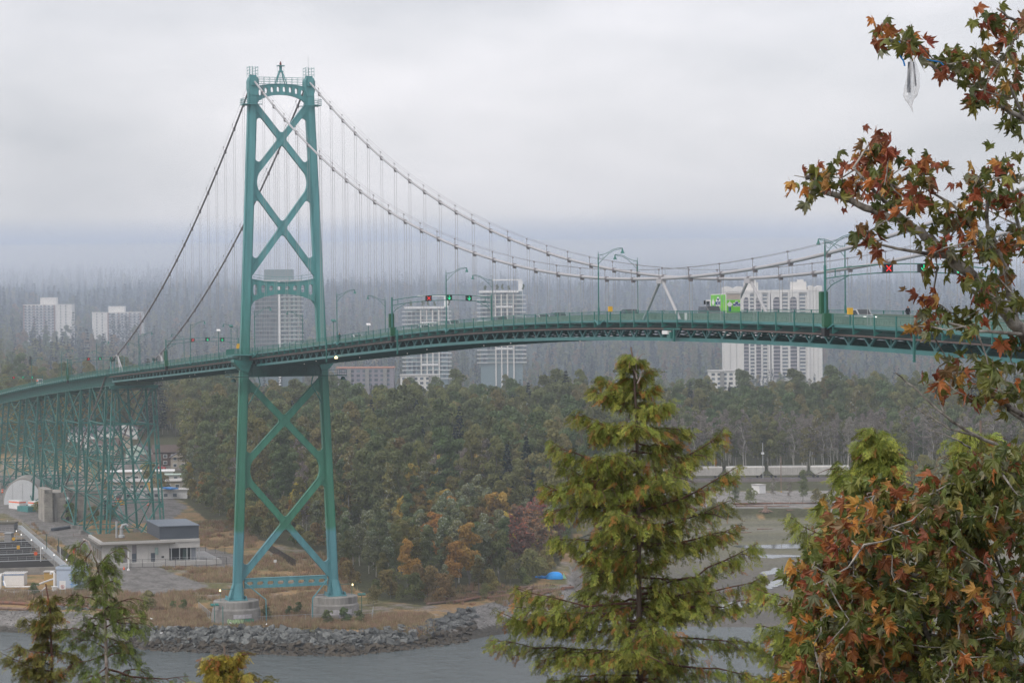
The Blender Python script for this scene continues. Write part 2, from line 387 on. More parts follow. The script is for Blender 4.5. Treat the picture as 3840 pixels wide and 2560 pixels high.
gravel = mixc(np.broadcast_to(C3(.22, .21, .20), PW.shape), C3(.15, .145, .135), sstep(.4, .65, n3))
Cc = grass.copy()
land_t = (FF-np.interp(PX, *SH))/(np.interp(PX, TP_X, TP_F)-np.interp(PX, *SH))
beach = (land_t < 1.0)
Cc[beach] = gravel[beach]
wet = beach & (land_t < .22)
Cc[wet] = C3(.07, .065, .055)
rip = beach & (PX > 520) & (PX < 1680); Cc[rip] = C3(.07, .07, .065)
mud = (PX > 2150) & (land_t < 1.02) & (FF > 480)
st = fbm(FF/9, RR/24, 51)
mudc = mixc(np.broadcast_to(C3(.13, .12, .108), PW.shape), C3(.155, .15, .10), sstep(2190, 2040, PY+ (st-.5)*160))
mudc = mixc(mudc, C3(.19, .185, .165), sstep(.54, .72, st)*.5)
mudc = mixc(mudc, C3(.09, .095, .085), sstep(.46, .32, st)*.4)
Cc[mud] = mudc[mud]
roads = [[(-90, 1852), (60, 1846), (118, 1868), (205, 1912), (330, 1985), (470, 2060), (560, 2110), (640, 2150), (560, 2225), (430, 2215), (400, 2140), (330, 2090), (230, 2040), (120, 1975), (30, 1925), (-90, 1905)],
         [(420, 2105), (600, 2130), (700, 2165), (790, 2195), (720, 2218), (560, 2232), (430, 2215)],
         [(730, 2045), (905, 2080), (890, 2135), (480, 2128), (420, 2105), (440, 2080), (700, 2100)],
         [(330, 1880), (640, 1860), (700, 1900), (640, 1960), (420, 1960)], [(2480, 1842), (3400, 1836), (3400, 1905), (2560, 1905)], [(-60, 1775), (320, 1790), (320, 1850), (-60, 1852)],
         [(520, 1690), (700, 1690), (700, 1760), (420, 1800), (420, 1740)]]
for k, pl in enumerate(roads):
    mk = inpoly(PX+(n1-.5)*30, PY+(n3-.5)*14, pl) & ~beach & (FF < 1400); Cc[mk] = gravel[mk]*(1.15 if k == 4 else .92)
# forest floor
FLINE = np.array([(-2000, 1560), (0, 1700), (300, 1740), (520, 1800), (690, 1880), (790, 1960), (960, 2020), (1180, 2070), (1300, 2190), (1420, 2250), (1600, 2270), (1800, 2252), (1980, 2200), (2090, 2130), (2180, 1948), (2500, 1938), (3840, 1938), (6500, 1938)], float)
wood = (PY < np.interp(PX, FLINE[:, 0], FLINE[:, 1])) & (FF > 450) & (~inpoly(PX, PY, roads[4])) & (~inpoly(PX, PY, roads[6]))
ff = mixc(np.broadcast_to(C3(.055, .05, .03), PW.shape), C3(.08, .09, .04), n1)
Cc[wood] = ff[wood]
hill = FF > 1500; Cc[hill] = C3(.04, .055, .035)
nearl = FF < 460; Cc[nearl] = C3(.06, .055, .03)
nR, nC = FF.shape; idx = np.arange(nR*nC).reshape(nR, nC)
Fq = np.stack([idx[:-1, :-1], idx[1:, :-1], idx[1:, 1:], idx[:-1, 1:]], -1).reshape(-1, 4)
gm = tint_mat('ground', rough=.95, transl=0, rndv=0, nscale=1.3, namp=.45, spec=.15)
gme = mesh_np('ground', PW.reshape(-1, 3), Fq[:, ::-1], gm, col=Cc.reshape(-1, 3), smooth=True)
ground = put('ground', gme); struct(ground)

# water
def water_mat():
    m = bpy.data.materials.new('sea_water'); m.use_nodes = True; t = m.node_tree; P = t.nodes['Principled BSDF']
    P.inputs['Base Color'].default_value = (.105, .13, .135, 1); P.inputs['Roughness'].default_value = .14; P.inputs['IOR'].default_value = 1.33
    g = t.nodes.new('ShaderNodeNewGeometry'); prev = None
    for sc_, st_, di in ((.11, (1, 1, 1), 1.3), (.4, (1, 1, 1), .4), (.02, (1, 2.5, 1), 1.8)):
        mp_ = t.nodes.new('ShaderNodeMapping'); mp_.inputs['Scale'].default_value = st_; t.links.new(g.outputs['Position'], mp_.inputs[0])
        n = t.nodes.new('ShaderNodeTexNoise'); n.inputs['Scale'].default_value = sc_*2.2; n.inputs['Detail'].default_value = 6; n.inputs['Roughness'].default_value = .62; t.links.new(mp_.outputs[0], n.inputs['Vector'])
        b = t.nodes.new('ShaderNodeBump'); b.inputs['Distance'].default_value = di; t.links.new(n.outputs[0], b.inputs['Height'])
        if prev: t.links.new(prev.outputs[0], b.inputs['Normal'])
        prev = b
    t.links.new(prev.outputs[0], P.inputs['Normal']); return m
M['water'] = water_mat()
M['puddle'] = mat('still_tidal_water', (.05, .06, .06), rough=.06)
wv = [FR(150, -900, 0), FR(150, 900, 0), FR(900, 900, 0), FR(900, -900, 0)]
struct(put('water', mesh_np('water', np.array(wv), [(0, 1, 2, 3)], M['water'])))
def puddle(pts, dz=.03, name='tidal_pool', seed=0):
    pts = [G(*p, 1.0) for p in pts]; c = np.mean(pts, 0); r_ = np.random.default_rng(seed); V = []
    for i in range(len(pts)):
        a, b = pts[i], pts[(i+1) % len(pts)]
        for k in range(5): V.append(a*(1-k/5)+b*k/5+(r_.random(3)-.5)*np.array([2.2, 1.2, 0]))
    V = np.array(V); V[:, 2] = max(float(height([float((q-CAM)@FH)], [float((q-CAM)@RH)])[0]) for q in V)+dz
    return struct(put(name, mesh_np(name, V, [tuple(range(len(V)))], M['puddle'])))
for i, pl in enumerate([[(2850, 2148), (2905, 2128), (2930, 2132), (2915, 2152), (2870, 2158)], [(2860, 2195), (2900, 2175), (2960, 2172), (2935, 2192), (2880, 2212)],
           [(2690, 2268), (2760, 2252), (2850, 2262), (2780, 2278), (2700, 2282)], [(2130, 2030), (2260, 2024), (2500, 2026), (2490, 2034), (2200, 2038)], [(2740, 2046), (2960, 2040), (3200, 2050), (3100, 2058), (2800, 2056)],
           [(2200, 2335), (2300, 2318), (2560, 2300), (2620, 2312), (2480, 2330), (2260, 2345)], [(2760, 2085), (2900, 2078), (3050, 2084), (2900, 2092)]]):
    puddle(pl, seed=i)

# haze: one closed box round everything
hb = MB(); P8 = [FR(f_, r_, z_) for f_ in (-160, 12000) for r_ in (-5300, 5300) for z_ in (-7, 400)]
hb.add(P8, [(0, 1, 3, 2)[::-1], (4, 6, 7, 5)[::-1], (0, 4, 5, 1)[::-1], (2, 3, 7, 6)[::-1], (0, 2, 6, 4)[::-1], (1, 5, 7, 3)[::-1]])
import bmesh
hm = bpy.data.materials.new('haze_air'); hm.use_nodes = True; t = hm.node_tree; t.nodes.remove(t.nodes['Principled BSDF'])
pv = t.nodes.new('ShaderNodeVolumePrincipled'); pv.inputs['Color'].default_value = (.84, .91, 1.0, 1); pv.inputs['Density'].default_value = 0.000125; pv.inputs['Anisotropy'].default_value = 0.1
t.links.new(pv.outputs[0], t.nodes['Material Output'].inputs['Volume'])
hzo = hb.build('haze', hm); hzo['kind'] = 'stuff'
bq = bmesh.new(); bq.from_mesh(hzo.data); bmesh.ops.recalc_face_normals(bq, faces=bq.faces[:]); bq.to_mesh(hzo.data); bq.free()

# cloud lying on the far hillside: a thin veil over the plain and a denser deck on the slopes
def cloud(name, pts, dens, col):
    """pts: (F, z) outline of the cross section, swept across the view"""
    m = MB(); n = len(pts); V = [FR(f_, -5200, z_) for f_, z_ in pts]+[FR(f_, 5200, z_) for f_, z_ in pts]
    m.add(V, [tuple(range(n)), tuple(range(n, 2*n))[::-1]]+[(i, (i+1) % n, n+(i+1) % n, n+i) for i in range(n)])
    q = bpy.data.materials.new(name); q.use_nodes = True; t = q.node_tree; t.nodes.remove(t.nodes['Principled BSDF']); pv = t.nodes.new('ShaderNodeVolumePrincipled'); pv.inputs['Color'].default_value = (*col, 1); pv.inputs['Density'].default_value = dens
    t.links.new(pv.outputs[0], t.nodes['Material Output'].inputs['Volume']); o = m.build(name, q); o['kind'] = 'stuff'
    b = bmesh.new(); b.from_mesh(o.data); bmesh.ops.recalc_face_normals(b, faces=b.faces[:]); b.to_mesh(o.data); b.free(); return o
cloud('mist', [(1350, -5), (11900, -5), (11900, 385), (8000, 305), (5500, 250), (3500, 195), (2000, 150), (1500, 100)], .00023, (.66, .78, 1.0))
cloud('low_cloud', [(2600, 146), (3300, 118), (4200, 108), (11800, 108), (11800, 310), (6000, 222), (3600, 172)], .00065, (.96, .975, 1.0))

# ================================================================== vegetation meshes
def quads(c, n, size, r_, flat=0.0, aspect=1.0, nrm=None):
    """random leaf quads at centres c; returns V,F"""
    k = len(c); a = r_.normal(size=(k, 3)); a[:, 2] *= (1-flat); a /= np.linalg.norm(a, axis=1, keepdims=True)
    b = r_.normal(size=(k, 3)); b -= a*np.sum(a*b, 1, keepdims=True); b /= np.linalg.norm(b, axis=1, keepdims=True)
    if nrm is not None:
        N_ = nrm*1.0+r_.normal(size=(k, 3))*.55; N_ /= np.linalg.norm(N_, axis=1, keepdims=True); a = r_.normal(size=(k, 3)); a -= N_*np.sum(a*N_, 1, keepdims=True); a /= np.linalg.norm(a, axis=1, keepdims=True); b = np.cross(N_, a)
    s = size*(.6+.8*r_.random((k, 1)))
    V = np.stack([c-a*s*aspect, c-b*s*.6+a*s*.1, c+a*s*aspect, c+b*s*.6+a*s*.1], 1).reshape(-1, 3)
    return V, np.arange(4*k).reshape(k, 4)
def crown(seed, H, Wd, base, nlobe, nleaf, size, col, colvar=.25, tip=None, tipfrac=0.0, shape='round'):
    r_ = np.random.default_rng(seed); cs = []; cc = []; nn_ = []
    for i in range(nlobe):
        f_ = (i+.5)/nlobe; z = base+(H-base)*(f_**.8)
        if shape == 'round': wr = Wd*math.sqrt(max(.08, 1-(2*f_-.9)**2))*.62
        elif shape == 'column': wr = Wd*(.55 if f_ < .75 else .35)
        else: wr = Wd*(1-f_)**.7
        a = r_.random()*6.28; rr = wr*(.35+.65*r_.random()); rad = Wd*(.24+.26*r_.random())*(1.15-.45*f_)
        c0 = np.array([math.cos(a)*rr, math.sin(a)*rr, z]); m_ = int(nleaf/nlobe)
        d = r_.normal(size=(m_, 3)); d /= np.linalg.norm(d, axis=1, keepdims=True); d[:, 2] = np.where(d[:, 2] < -.35, -d[:, 2], d[:, 2])
        q = c0+d*rad*(.72+.38*r_.random((m_, 1)))*np.array([1, 1, .85]); cs.append(q); ax_ = c0*np.array([1, 1, 0])*.12+d; nn_.append(ax_/np.linalg.norm(ax_, axis=1, keepdims=True))
        lc = np.array(col)*(1+colvar*(r_.random()-.5)*1.2); t = lc[None]*(1+colvar*(r_.random((m_, 1))-.5)*2)
        if tip is not None:
            k = r_.random(m_) < tipfrac*(1.5*f_); t[k] = np.array(tip)*(1+.3*(r_.random((k.sum(), 1))-.5))
        cc.append(t)
    c = np.concatenate(cs); V, F = quads(c, len(c), size, r_, nrm=np.concatenate(nn_)); col_ = np.repeat(np.concatenate(cc), 4, 0)
    return V, F, np.clip(col_, .005, .8)
def trunk_mb(seed, H, r0, base, nl=5, Wd=4, gap=0):
    r_ = np.random.default_rng(seed); m = MB(); pts = [np.array([0, 0, -1.0])]
    for i in range(1, 6): pts.append(np.array([(r_.random()-.5)*H*.03*i, (r_.random()-.5)*H*.03*i, H*.92*i/5]))
    m.tube(pts, [r0*(1-.17*i) for i in range(6)], 5)
    for i in range(nl):
        f_ = .3+.6*i/nl; k = min(4, int(f_*5)); p = pts[k]*(1-(f_*5-k))+pts[k+1]*(f_*5-k); a = r_.random()*6.28
        q = p+np.array([math.cos(a)*Wd*.5, math.sin(a)*Wd*.5, Wd*.45]); m.tube([p, (p+q)/2+[0, 0, -.2], q], [r0*.4, r0*.28, r0*.12], 4)
    return m
OL = (.20, .205, .075); GR = (.125, .165, .07); YE = (.42, .30, .07); BR = (.24, .19, .09); DK = (.026, .043, .038); PALE = (.36, .40, .32); GREY = (.22, .20, .17)
PROTO = {}
def proto(kind, seed, H, Wd, base, nlobe, nleaf, size, col, bark, nl=5, r0=.22, **k):
    V, F, c = crown(seed, H, Wd, base, nlobe, nleaf, size, col, **k)
    cm = mesh_np('crown_'+kind, V, F, M['leaf'], col=c); tm = trunk_mb(seed, H, r0, base, nl, Wd).mesh('trunk_'+kind, bark)
    PROTO.setdefault(kind, []).append((cm, tm, H))
M['trunkgrey'] = mat('grey_trunk_bark', (.16, .15, .14), rough=.9, var=.3, scale=2)
M['trunkpale'] = mat('pale_trunk_bark', (.38, .36, .33), rough=.9, var=.3, scale=2)
for s_ in range(4): proto('broadleaf', 100+s_, 20+2*s_, 5.2, 5, 20, 3400, .36, [OL, GR, OL, GR][s_], M['trunkgrey'])
for s_ in range(2): proto('yellowing', 120+s_, 16, 4.6, 4, 18, 2800, .34, [YE, (.16, .135, .04)][s_], M['trunkgrey'])
for s_ in range(2): proto('poplar', 130+s_, 21, 3.0, 4, 20, 3000, .34, OL, M['trunkpale'], shape='column', tip=PALE, tipfrac=.10)
for s_ in range(2): proto('silver', 140+s_, 15, 3.6, 3, 18, 2800, .32, (.19, .22, .11), M['trunkpale'], tip=PALE, tipfrac=.16)
for s_ in range(2): proto('bare', 150+s_, 18, 3.6, 6, 14, 1100, .26, GREY, M['trunkpale'], nl=11)
proto('reddish', 160, 13, 4.4, 3, 16, 2600, .34, (.22, .15, .11), M['trunkgrey'], tip=(.40, .16, .08), tipfrac=.22)
for s_ in range(3): proto('shrub', 170+s_, 5.5, 3.2, .6, 9, 1300, .24, [(.26, .26, .10), (.27, .22, .08), (.15, .19, .07)][s_], M['trunkgrey'], r0=.07, nl=2)
def conifer(seed, H, W, n=26, per=34, col=DK, size=.55):
    r_ = np.random.default_rng(seed); cs = []
    for i in range(n):
        f_ = (i+.3)/n; z = H*.12+H*.88*f_; rad = W*(1-f_)**.85*(.75+.5*r_.random())+.15; m_ = max(4, int(per*(1-f_*.75)))
        a = r_.random(m_)*6.28; rr = rad*np.sqrt(r_.random(m_)); cs.append(np.stack([np.cos(a)*rr, np.sin(a)*rr, z-rr*.35+r_.random(m_)*.4], 1))
    c = np.concatenate(cs); V, F = quads(c, len(c), size, r_, flat=.5, aspect=1.3); t = np.array(col)[None]*(1+.5*(r_.random((len(c), 1))-.5))
    return V, F, np.repeat(t, 4, 0)
for s_ in range(3):
    H_ = [26, 30, 23][s_]; V, F, c = conifer(180+s_, H_, [3.6, 4.2, 3.2][s_]); tm = MB().tube([(0, 0, -1), (0, 0, H_)], [.35, .03], 5).mesh('trunk_conifer', M['trunkgrey'])
    PROTO.setdefault('conifer', []).append((mesh_np('crown_conifer', V, F, M['leaf'], col=c), tm, H_))
for s_ in range(4):
    H_ = [28, 34, 25, 31][s_]; V, F, c = conifer(190+s_, H_, [3.8, 4.4, 3.6, 4.0][s_], n=15, per=13, size=1.0)
    PROTO.setdefault('farconifer', []).append((mesh_np('far_conifer', V, F, M['leaf'], col=c), None, H_))
for s_ in range(3):
    V, F, c = crown(200+s_, 20, 5.5, 3, 14, 520, .85, [OL, GR, BR][s_]); PROTO.setdefault('fartree', []).append((mesh_np('far_tree', V, F, M['leaf'], col=c), None, 20))

def gn_scatter(name, P, rz, sc, idx, meshes, kind='stuff'):
    """instances of a few prototype meshes on points"""
    coll = bpy.data.collections.new(name+'_kinds')
    for i, me in enumerate(meshes): o = bpy.data.objects.new('%s_kind_%02d' % (name, i), me); coll.objects.link(o)
    me = bpy.data.meshes.new(name); me.vertices.add(len(P)); me.vertices.foreach_set('co', np.asarray(P, np.float32).ravel())
    a = me.attributes.new('rz', 'FLOAT', 'POINT'); a.data.foreach_set('value', np.asarray(rz, np.float32))
    a = me.attributes.new('sc', 'FLOAT', 'POINT'); a.data.foreach_set('value', np.asarray(sc, np.float32))
    a = me.attributes.new('ix', 'INT', 'POINT'); a.data.foreach_set('value', np.asarray(idx, np.int32))
    o = put(name, me); o['kind'] = kind
    g = bpy.data.node_groups.new(name, 'GeometryNodeTree'); g.interface.new_socket('Geometry', in_out='INPUT', socket_type='NodeSocketGeometry'); g.interface.new_socket('Geometry', in_out='OUTPUT', socket_type='NodeSocketGeometry')
    n = g.nodes.new; l = g.links.new; gi = n('NodeGroupInput'); go = n('NodeGroupOutput'); mp_ = n('GeometryNodeMeshToPoints'); ip = n('GeometryNodeInstanceOnPoints'); ci = n('GeometryNodeCollectionInfo')
    ci.inputs['Collection'].default_value = coll; ci.inputs['Separate Children'].default_value = True; ci.inputs['Reset Children'].default_value = True
    def attr(nm, ty):
        x = n('GeometryNodeInputNamedAttribute'); x.data_type = ty; x.inputs['Name'].default_value = nm; return x
    cx = n('ShaderNodeCombineXYZ'); l(attr('rz', 'FLOAT').outputs['Attribute'], cx.inputs['Z'])
    l(gi.outputs[0], mp_.inputs['Mesh']); l(mp_.outputs[0], ip.inputs['Points']); l(ci.outputs[0], ip.inputs['Instance']); ip.inputs['Pick Instance'].default_value = True
    l(attr('ix', 'INT').outputs['Attribute'], ip.inputs['Instance Index']); l(cx.outputs[0], ip.inputs['Rotation']); l(attr('sc', 'FLOAT').outputs['Attribute'], ip.inputs['Scale'])
    l(ip.outputs[0], go.inputs[0]); md = o.modifiers.new('scatter', 'NODES'); md.node_group = g
    return o

# ---- woods: sample positions
NOBUILD = []   # (px0,px1,y0,y1) ground windows kept clear of trees: houses, yards, rail
NOBUILD += [(250, 690, 1640, 1960), (-200, 330, 1700, 2400), (2440, 3420, 1770, 1925)]
def wood_points():
    fs, rs = [], []; F = 470.0
    while F < 1500:
        st_ = 7.2 if F < 800 else (8.2 if F < 1100 else 9.4); R = np.arange(-.26*F, .26*F, st_)
        fs.append(F+(rng.random(len(R))-.5)*st_*1.1); rs.append(R+(rng.random(len(R))-.5)*st_*1.1); F += st_
    f = np.concatenate(fs); r = np.concatenate(rs); z = height(f, r)
    P = CAM*0+f[:, None]*FH+r[:, None]*RH; P[:, 0] += CAM[0]; P[:, 1] += CAM[1]; P[:, 2] = z
    x, y = pix(P); k = (y <= np.interp(x, FLINE[:, 0], FLINE[:, 1])) & (z > .8)
    for a, b, c, d in NOBUILD: k &= ~((x > a) & (x < b) & (y > c) & (y < d))
    k &= ~((np.abs(P[:, 1]) < 14) & (P[:, 0] > -470) & (P[:, 0] < -150)) & (P[:, 0]**2+P[:, 1]**2 > 900)
    return [(f[i], float(x[i]), float(y[i]), P[i]) for i in np.nonzero(k)[0]]
WP = wood_points()
def kind_for(F, x, y):
    fr = np.interp(x, FLINE[:, 0], FLINE[:, 1])-y; u = rng.random()
    if fr < 14: return 'shrub', .6+.6*rng.random()
    if fr < 40 and x < 2150: return ('shrub', 1+.5*rng.random()) if u < .4 else (('silver', .4+.25*rng.random()) if u < .6 else ('yellowing', .4+.3*rng.random()) if u < .8 else ('broadleaf', .35+.2*rng.random()))
    if 1500 < x < 1900 and 1960 < y < 2230: return [('yellowing', .65+.3*rng.random()), ('silver', .8+.25*rng.random()), ('yellowing', .65+.3*rng.random()), ('broadleaf', .5+.15*rng.random())][int(u*4)]
    if 1900 < x < 2080 and 2000 < y < 2230: return ('reddish', .75+.2*rng.random()) if u < .55 else ('shrub', 1.2)
    if 1280 < x < 1500 and y > 2040: return [('broadleaf', .4+.15*rng.random()), ('silver', .6+.2*rng.random()), ('broadleaf', .45+.15*rng.random())][int(u*3)]
    if 1250 < x < 2050 and fr < 210 and F < 860: return [('yellowing', .35+.2*rng.random()), ('silver', .42+.25*rng.random()), ('shrub', 1.0+.7*rng.random()), ('broadleaf', .32+.16*rng.random()), ('broadleaf', .3+.2*rng.random())][int(u*5)]
    if 690 < x < 1100 and fr < 110: return ('shrub', .8+.8*rng.random()) if u < .7 else ('yellowing', .3+.2*rng.random())
    if fr < 70: return [('broadleaf', .55+.2*rng.random()), ('silver', .7+.3*rng.random()), ('yellowing', .6+.3*rng.random()), ('bare', .6+.2*rng.random())][int(u*4)]
    if x > 2300 and fr < 230: return [('bare', 1.0+.25*rng.random()), ('broadleaf', .8+.2*rng.random()), ('bare', 1.0+.2*rng.random()), ('poplar', .8+.2*rng.random())][int(u*4)] if F > 1000 else ('shrub', .8+.5*rng.random())
    a = ['broadleaf', 'broadleaf', 'broadleaf', 'poplar', 'conifer' if rng.random() < .35 else 'broadleaf', 'bare', 'yellowing' if rng.random() < .6 else 'broadleaf', 'broadleaf', 'broadleaf', 'silver' if rng.random() < .5 else 'poplar']
    k = a[int(u*10)]; g_ = 1.0+.2*min(1, fr/300)
    return k, g_*(.55+.35*rng.random()+.35*rng.random()**3+.1*float(fbm(np.array([F/60]), np.array([x/140]), 66)[0]))*(1.0 if F < 1250 or x < 900 else .78)
RANK = sorted(range(len(WP)), key=lambda i: WP[i][0])
DESC = {'broadleaf': 'olive broadleaf tree', 'yellowing': 'yellowing broadleaf tree', 'poplar': 'narrow poplar', 'silver': 'silvery leaved tree', 'bare': 'half bare grey tree',
        'reddish': 'dull red tree', 'shrub': 'bushy shrub', 'conifer': 'dark conifer'}
LMK = [(0, 'beyond the arched white tent'), (160, 'behind the left part of the viaduct'), (330, 'behind the viaduct houses'), (520, 'beyond the end of the viaduct'), (640, 'above the pump building'), (760, 'just left of the near tower leg'), (890, 'behind the near tower leg'), (985, 'between the tower legs, left side'), (1080, 'between the tower legs, right side'), (1180, 'behind the far tower leg'), (1270, 'just right of the far pier'), (1360, 'right of the twin floodlights'), (1460, 'on the point, left side'),
       (1560, 'on the point, middle'), (1660, 'on the point behind the logs'), (1770, 'above the driftwood heap'), (1880, 'left of the root stump'), (1980, 'near the blue tent'), (2080, 'right of the blue tent'), (2200, 'behind the left side of the tall cedar'), (2450, 'behind the tall cedar'), (2650, 'right of the tall cedar'), (2850, 'behind the pale lamp pole'), (3050, 'behind the right end of the train'), (3300, 'behind the maple mass')]
def zone(x, y, F):
    lm = [b for a, b in LMK if x >= a-60][-1] if x > -60 else 'at the left edge'
    fr = np.interp(x, FLINE[:, 0], FLINE[:, 1])-y
    return lm+', '+('front row' if fr < 14 else 'second row' if fr < 34 else 'third row' if fr < 60 else 'well inside the wood' if fr < 110 else 'deep in the wood')
TREEP = {}
def plant(kind, v, p, sc, label, group, name):
    key = (kind, v)
    cm, tm, H_ = PROTO[kind][v]
    o = thing(name, label, 'shrub' if kind == 'shrub' else 'tree', p, rng.random()*6.28, group); o.scale = (sc,)*3
    put('crown', cm, o); put('trunk', tm, o); return o
rest = {}
nind = 0; cnt = 0
for i in RANK:
    F, x, y, p = WP[i]; k, sc = kind_for(F, x, y); v = int(rng.random()*len(PROTO[k]))
    vis = -60 < x < 3900
    if vis and nind < 285 and not (x > 2900 and y > 1950):
        nm = {'shrub': 'shrub', 'conifer': 'conifer_tree', 'bare': 'half_bare_tree', 'poplar': 'poplar_tree'}.get(k, 'broadleaf_tree')
        z_ = zone(x, y, F); hh_ = PROTO[k][v][2]*sc; sw = ('small' if hh_ < 8 else 'mid-sized' if hh_ < 14 else 'tall') if k != 'shrub' else ('small' if hh_ < 4.5 else 'large'); plant(k, v, p, sc, sw+' '+DESC[k]+' '+z_, 'wood: '+sw+' '+DESC[k]+' '+z_, nm); nind += 1
    elif F < 1500 and -150 < x < 4000: rest.setdefault((k, v), []).append((p, sc))
ml = []; P_ = []; I_ = []; S_ = []
for (k, v), L in rest.items():
    for part in (0, 1):
        ml.append(PROTO[k][v][part])
        for p, sc in L: P_.append(p); I_.append(len(ml)-1); S_.append(sc)
# crown and trunk of one tree share a point, so share the turn too
gn_scatter('wood', P_, np.zeros(len(P_))+0, S_, I_, ml)
# wooded plain and hillside, conifers fading into the cloud
P_ = []; I_ = []; S_ = []; F = 1500.0
ml = [q[0] for q in PROTO['fartree']]+[q[0] for q in PROTO['farconifer']]
while F < 11000:
    st_ = 7.5+F/300+max(0, F-5000)/160; n_ = int(.46*F/st_)
    R = (np.arange(n_)-n_/2)*st_+(rng.random(n_)-.5)*st_; f2 = F+(rng.random(n_)-.5)*st_; z = height(f2, R)
    pxx = 1920+R/f2*FPX; cls = fbm(f2/120, R/120, 77)
    for a, b, c, q, cl_ in zip(f2, R, z, pxx, cls):
        if abs(a-1800) < 60 and (930 < q < 1200 or 1490 < q < 2000 or 1240 < q < 1500): continue
        if abs(a-1980) < 45 and 2690 < q < 3110: continue
        if abs(a-2560) < 50 and (70 < q < 560): continue
        if a > 2200 and cl_ < .36: continue
        con = rng.random() < np.interp(a, [1500, 2000, 2600, 3200], [.08, .3, .5, .72]); clump = cl_
        P_.append(FR(a, b, c-.5)); I_.append(3+int(rng.random()*4) if con else int(rng.random()*3)); S_.append((.45+.75*rng.random()**1.5)*(.5+1.0*clump)*(1.0 if con else .95)*(np.interp(q, [600, 1300], [1, .62]) if a < 2150 else 1.0))
    F += st_
gn_scatter('wooded_hillside', P_, rng.random(len(P_))*6.28, S_, I_, ml)
# ================================================================== bridge: profile
ZO = 2.5
def DPf(s, G_=4.2591, a=122.54):
    x = abs(s-236.4); return G_/100*x*x/2/a if x < a else G_/100*(x-a/2)
def rz_(s): return 68.07+ZO-DPf(s)-((s+187)**2*2.2/247**2 if s < -187 else 0)     # top of the railing
def tc(z): return 6.2+(119.3+ZO-z)/113.3*4.7                                        # tower leg centreline
PAN = 4.925

def isect(p, d, q, e):
    A = np.array([[d[0], -e[0]], [d[1], -e[1]]]); k = np.linalg.solve(A, np.array(q)-np.array(p)); return np.array(p)+np.array(d)*k[0]
def fillet(P, d1, d2, r, n=7):
    d1 = np.array(d1)/np.linalg.norm(d1); d2 = np.array(d2)/np.linalg.norm(d2); c = float(np.clip(d1@d2, -.999, .999)); th = math.acos(c)
    L = r/math.tan(th/2); a = P+d1*L; b = P+d2*L; bis = (d1+d2)/np.linalg.norm(d1+d2); O = P+bis*(r/math.sin(th/2)); out = [P]
    a1 = math.atan2(*(a-O)[::-1]); a2 = math.atan2(*(b-O)[::-1]); da = (a2-a1+math.pi) % (2*math.pi)-math.pi
    for i in range(n+1): t = a1+da*i/n; out.append(O+r*np.array([math.cos(t), math.sin(t)]))
    return out
def pl(m, poly, s0, s1):
    m.prism([(0, p[0], p[1]) for p in poly], (s0, 0, 0), (s1, 0, 0))
def holed(m, t0, t1, top, bot, c, rx, rz, s0, s1, n=16, pw=3.2):
    """plate cell t0..t1 between curves bot/top with a rounded hole"""
    P = []
    for k in range(4): P.append((t0+(t1-t0)*k/4, bot(t0+(t1-t0)*k/4)))
    for k in range(4): P.append((t1, bot(t1)+(top(t1)-bot(t1))*k/4))
    for k in range(4): P.append((t1+(t0-t1)*k/4, top(t1+(t0-t1)*k/4)))
    for k in range(4): P.append((t0, top(t0)+(bot(t0)-top(t0))*k/4))
    Hh = []
    for p in P:
        a = math.atan2((p[1]-c[1])/(rz+.01), (p[0]-c[0])/(rx+.01)); ca, sa = math.cos(a), math.sin(a); q = (abs(ca)**pw+abs(sa)**pw)**(-1/pw); Hh.append((c[0]+rx*ca*q, c[1]+rz*sa*q))
    V = [(s0, *p) for p in P]+[(s0, *p) for p in Hh]+[(s1, *p) for p in P]+[(s1, *p) for p in Hh]; F = []
    for i in range(n):
        j = (i+1) % n; F += [(i, j, n+j, n+i), (2*n+i, 3*n+i, 3*n+j, 2*n+j), (n+i, n+j, 3*n+j, 3*n+i), (i, 2*n+i, 2*n+j, j)]
    m.add(V, F)

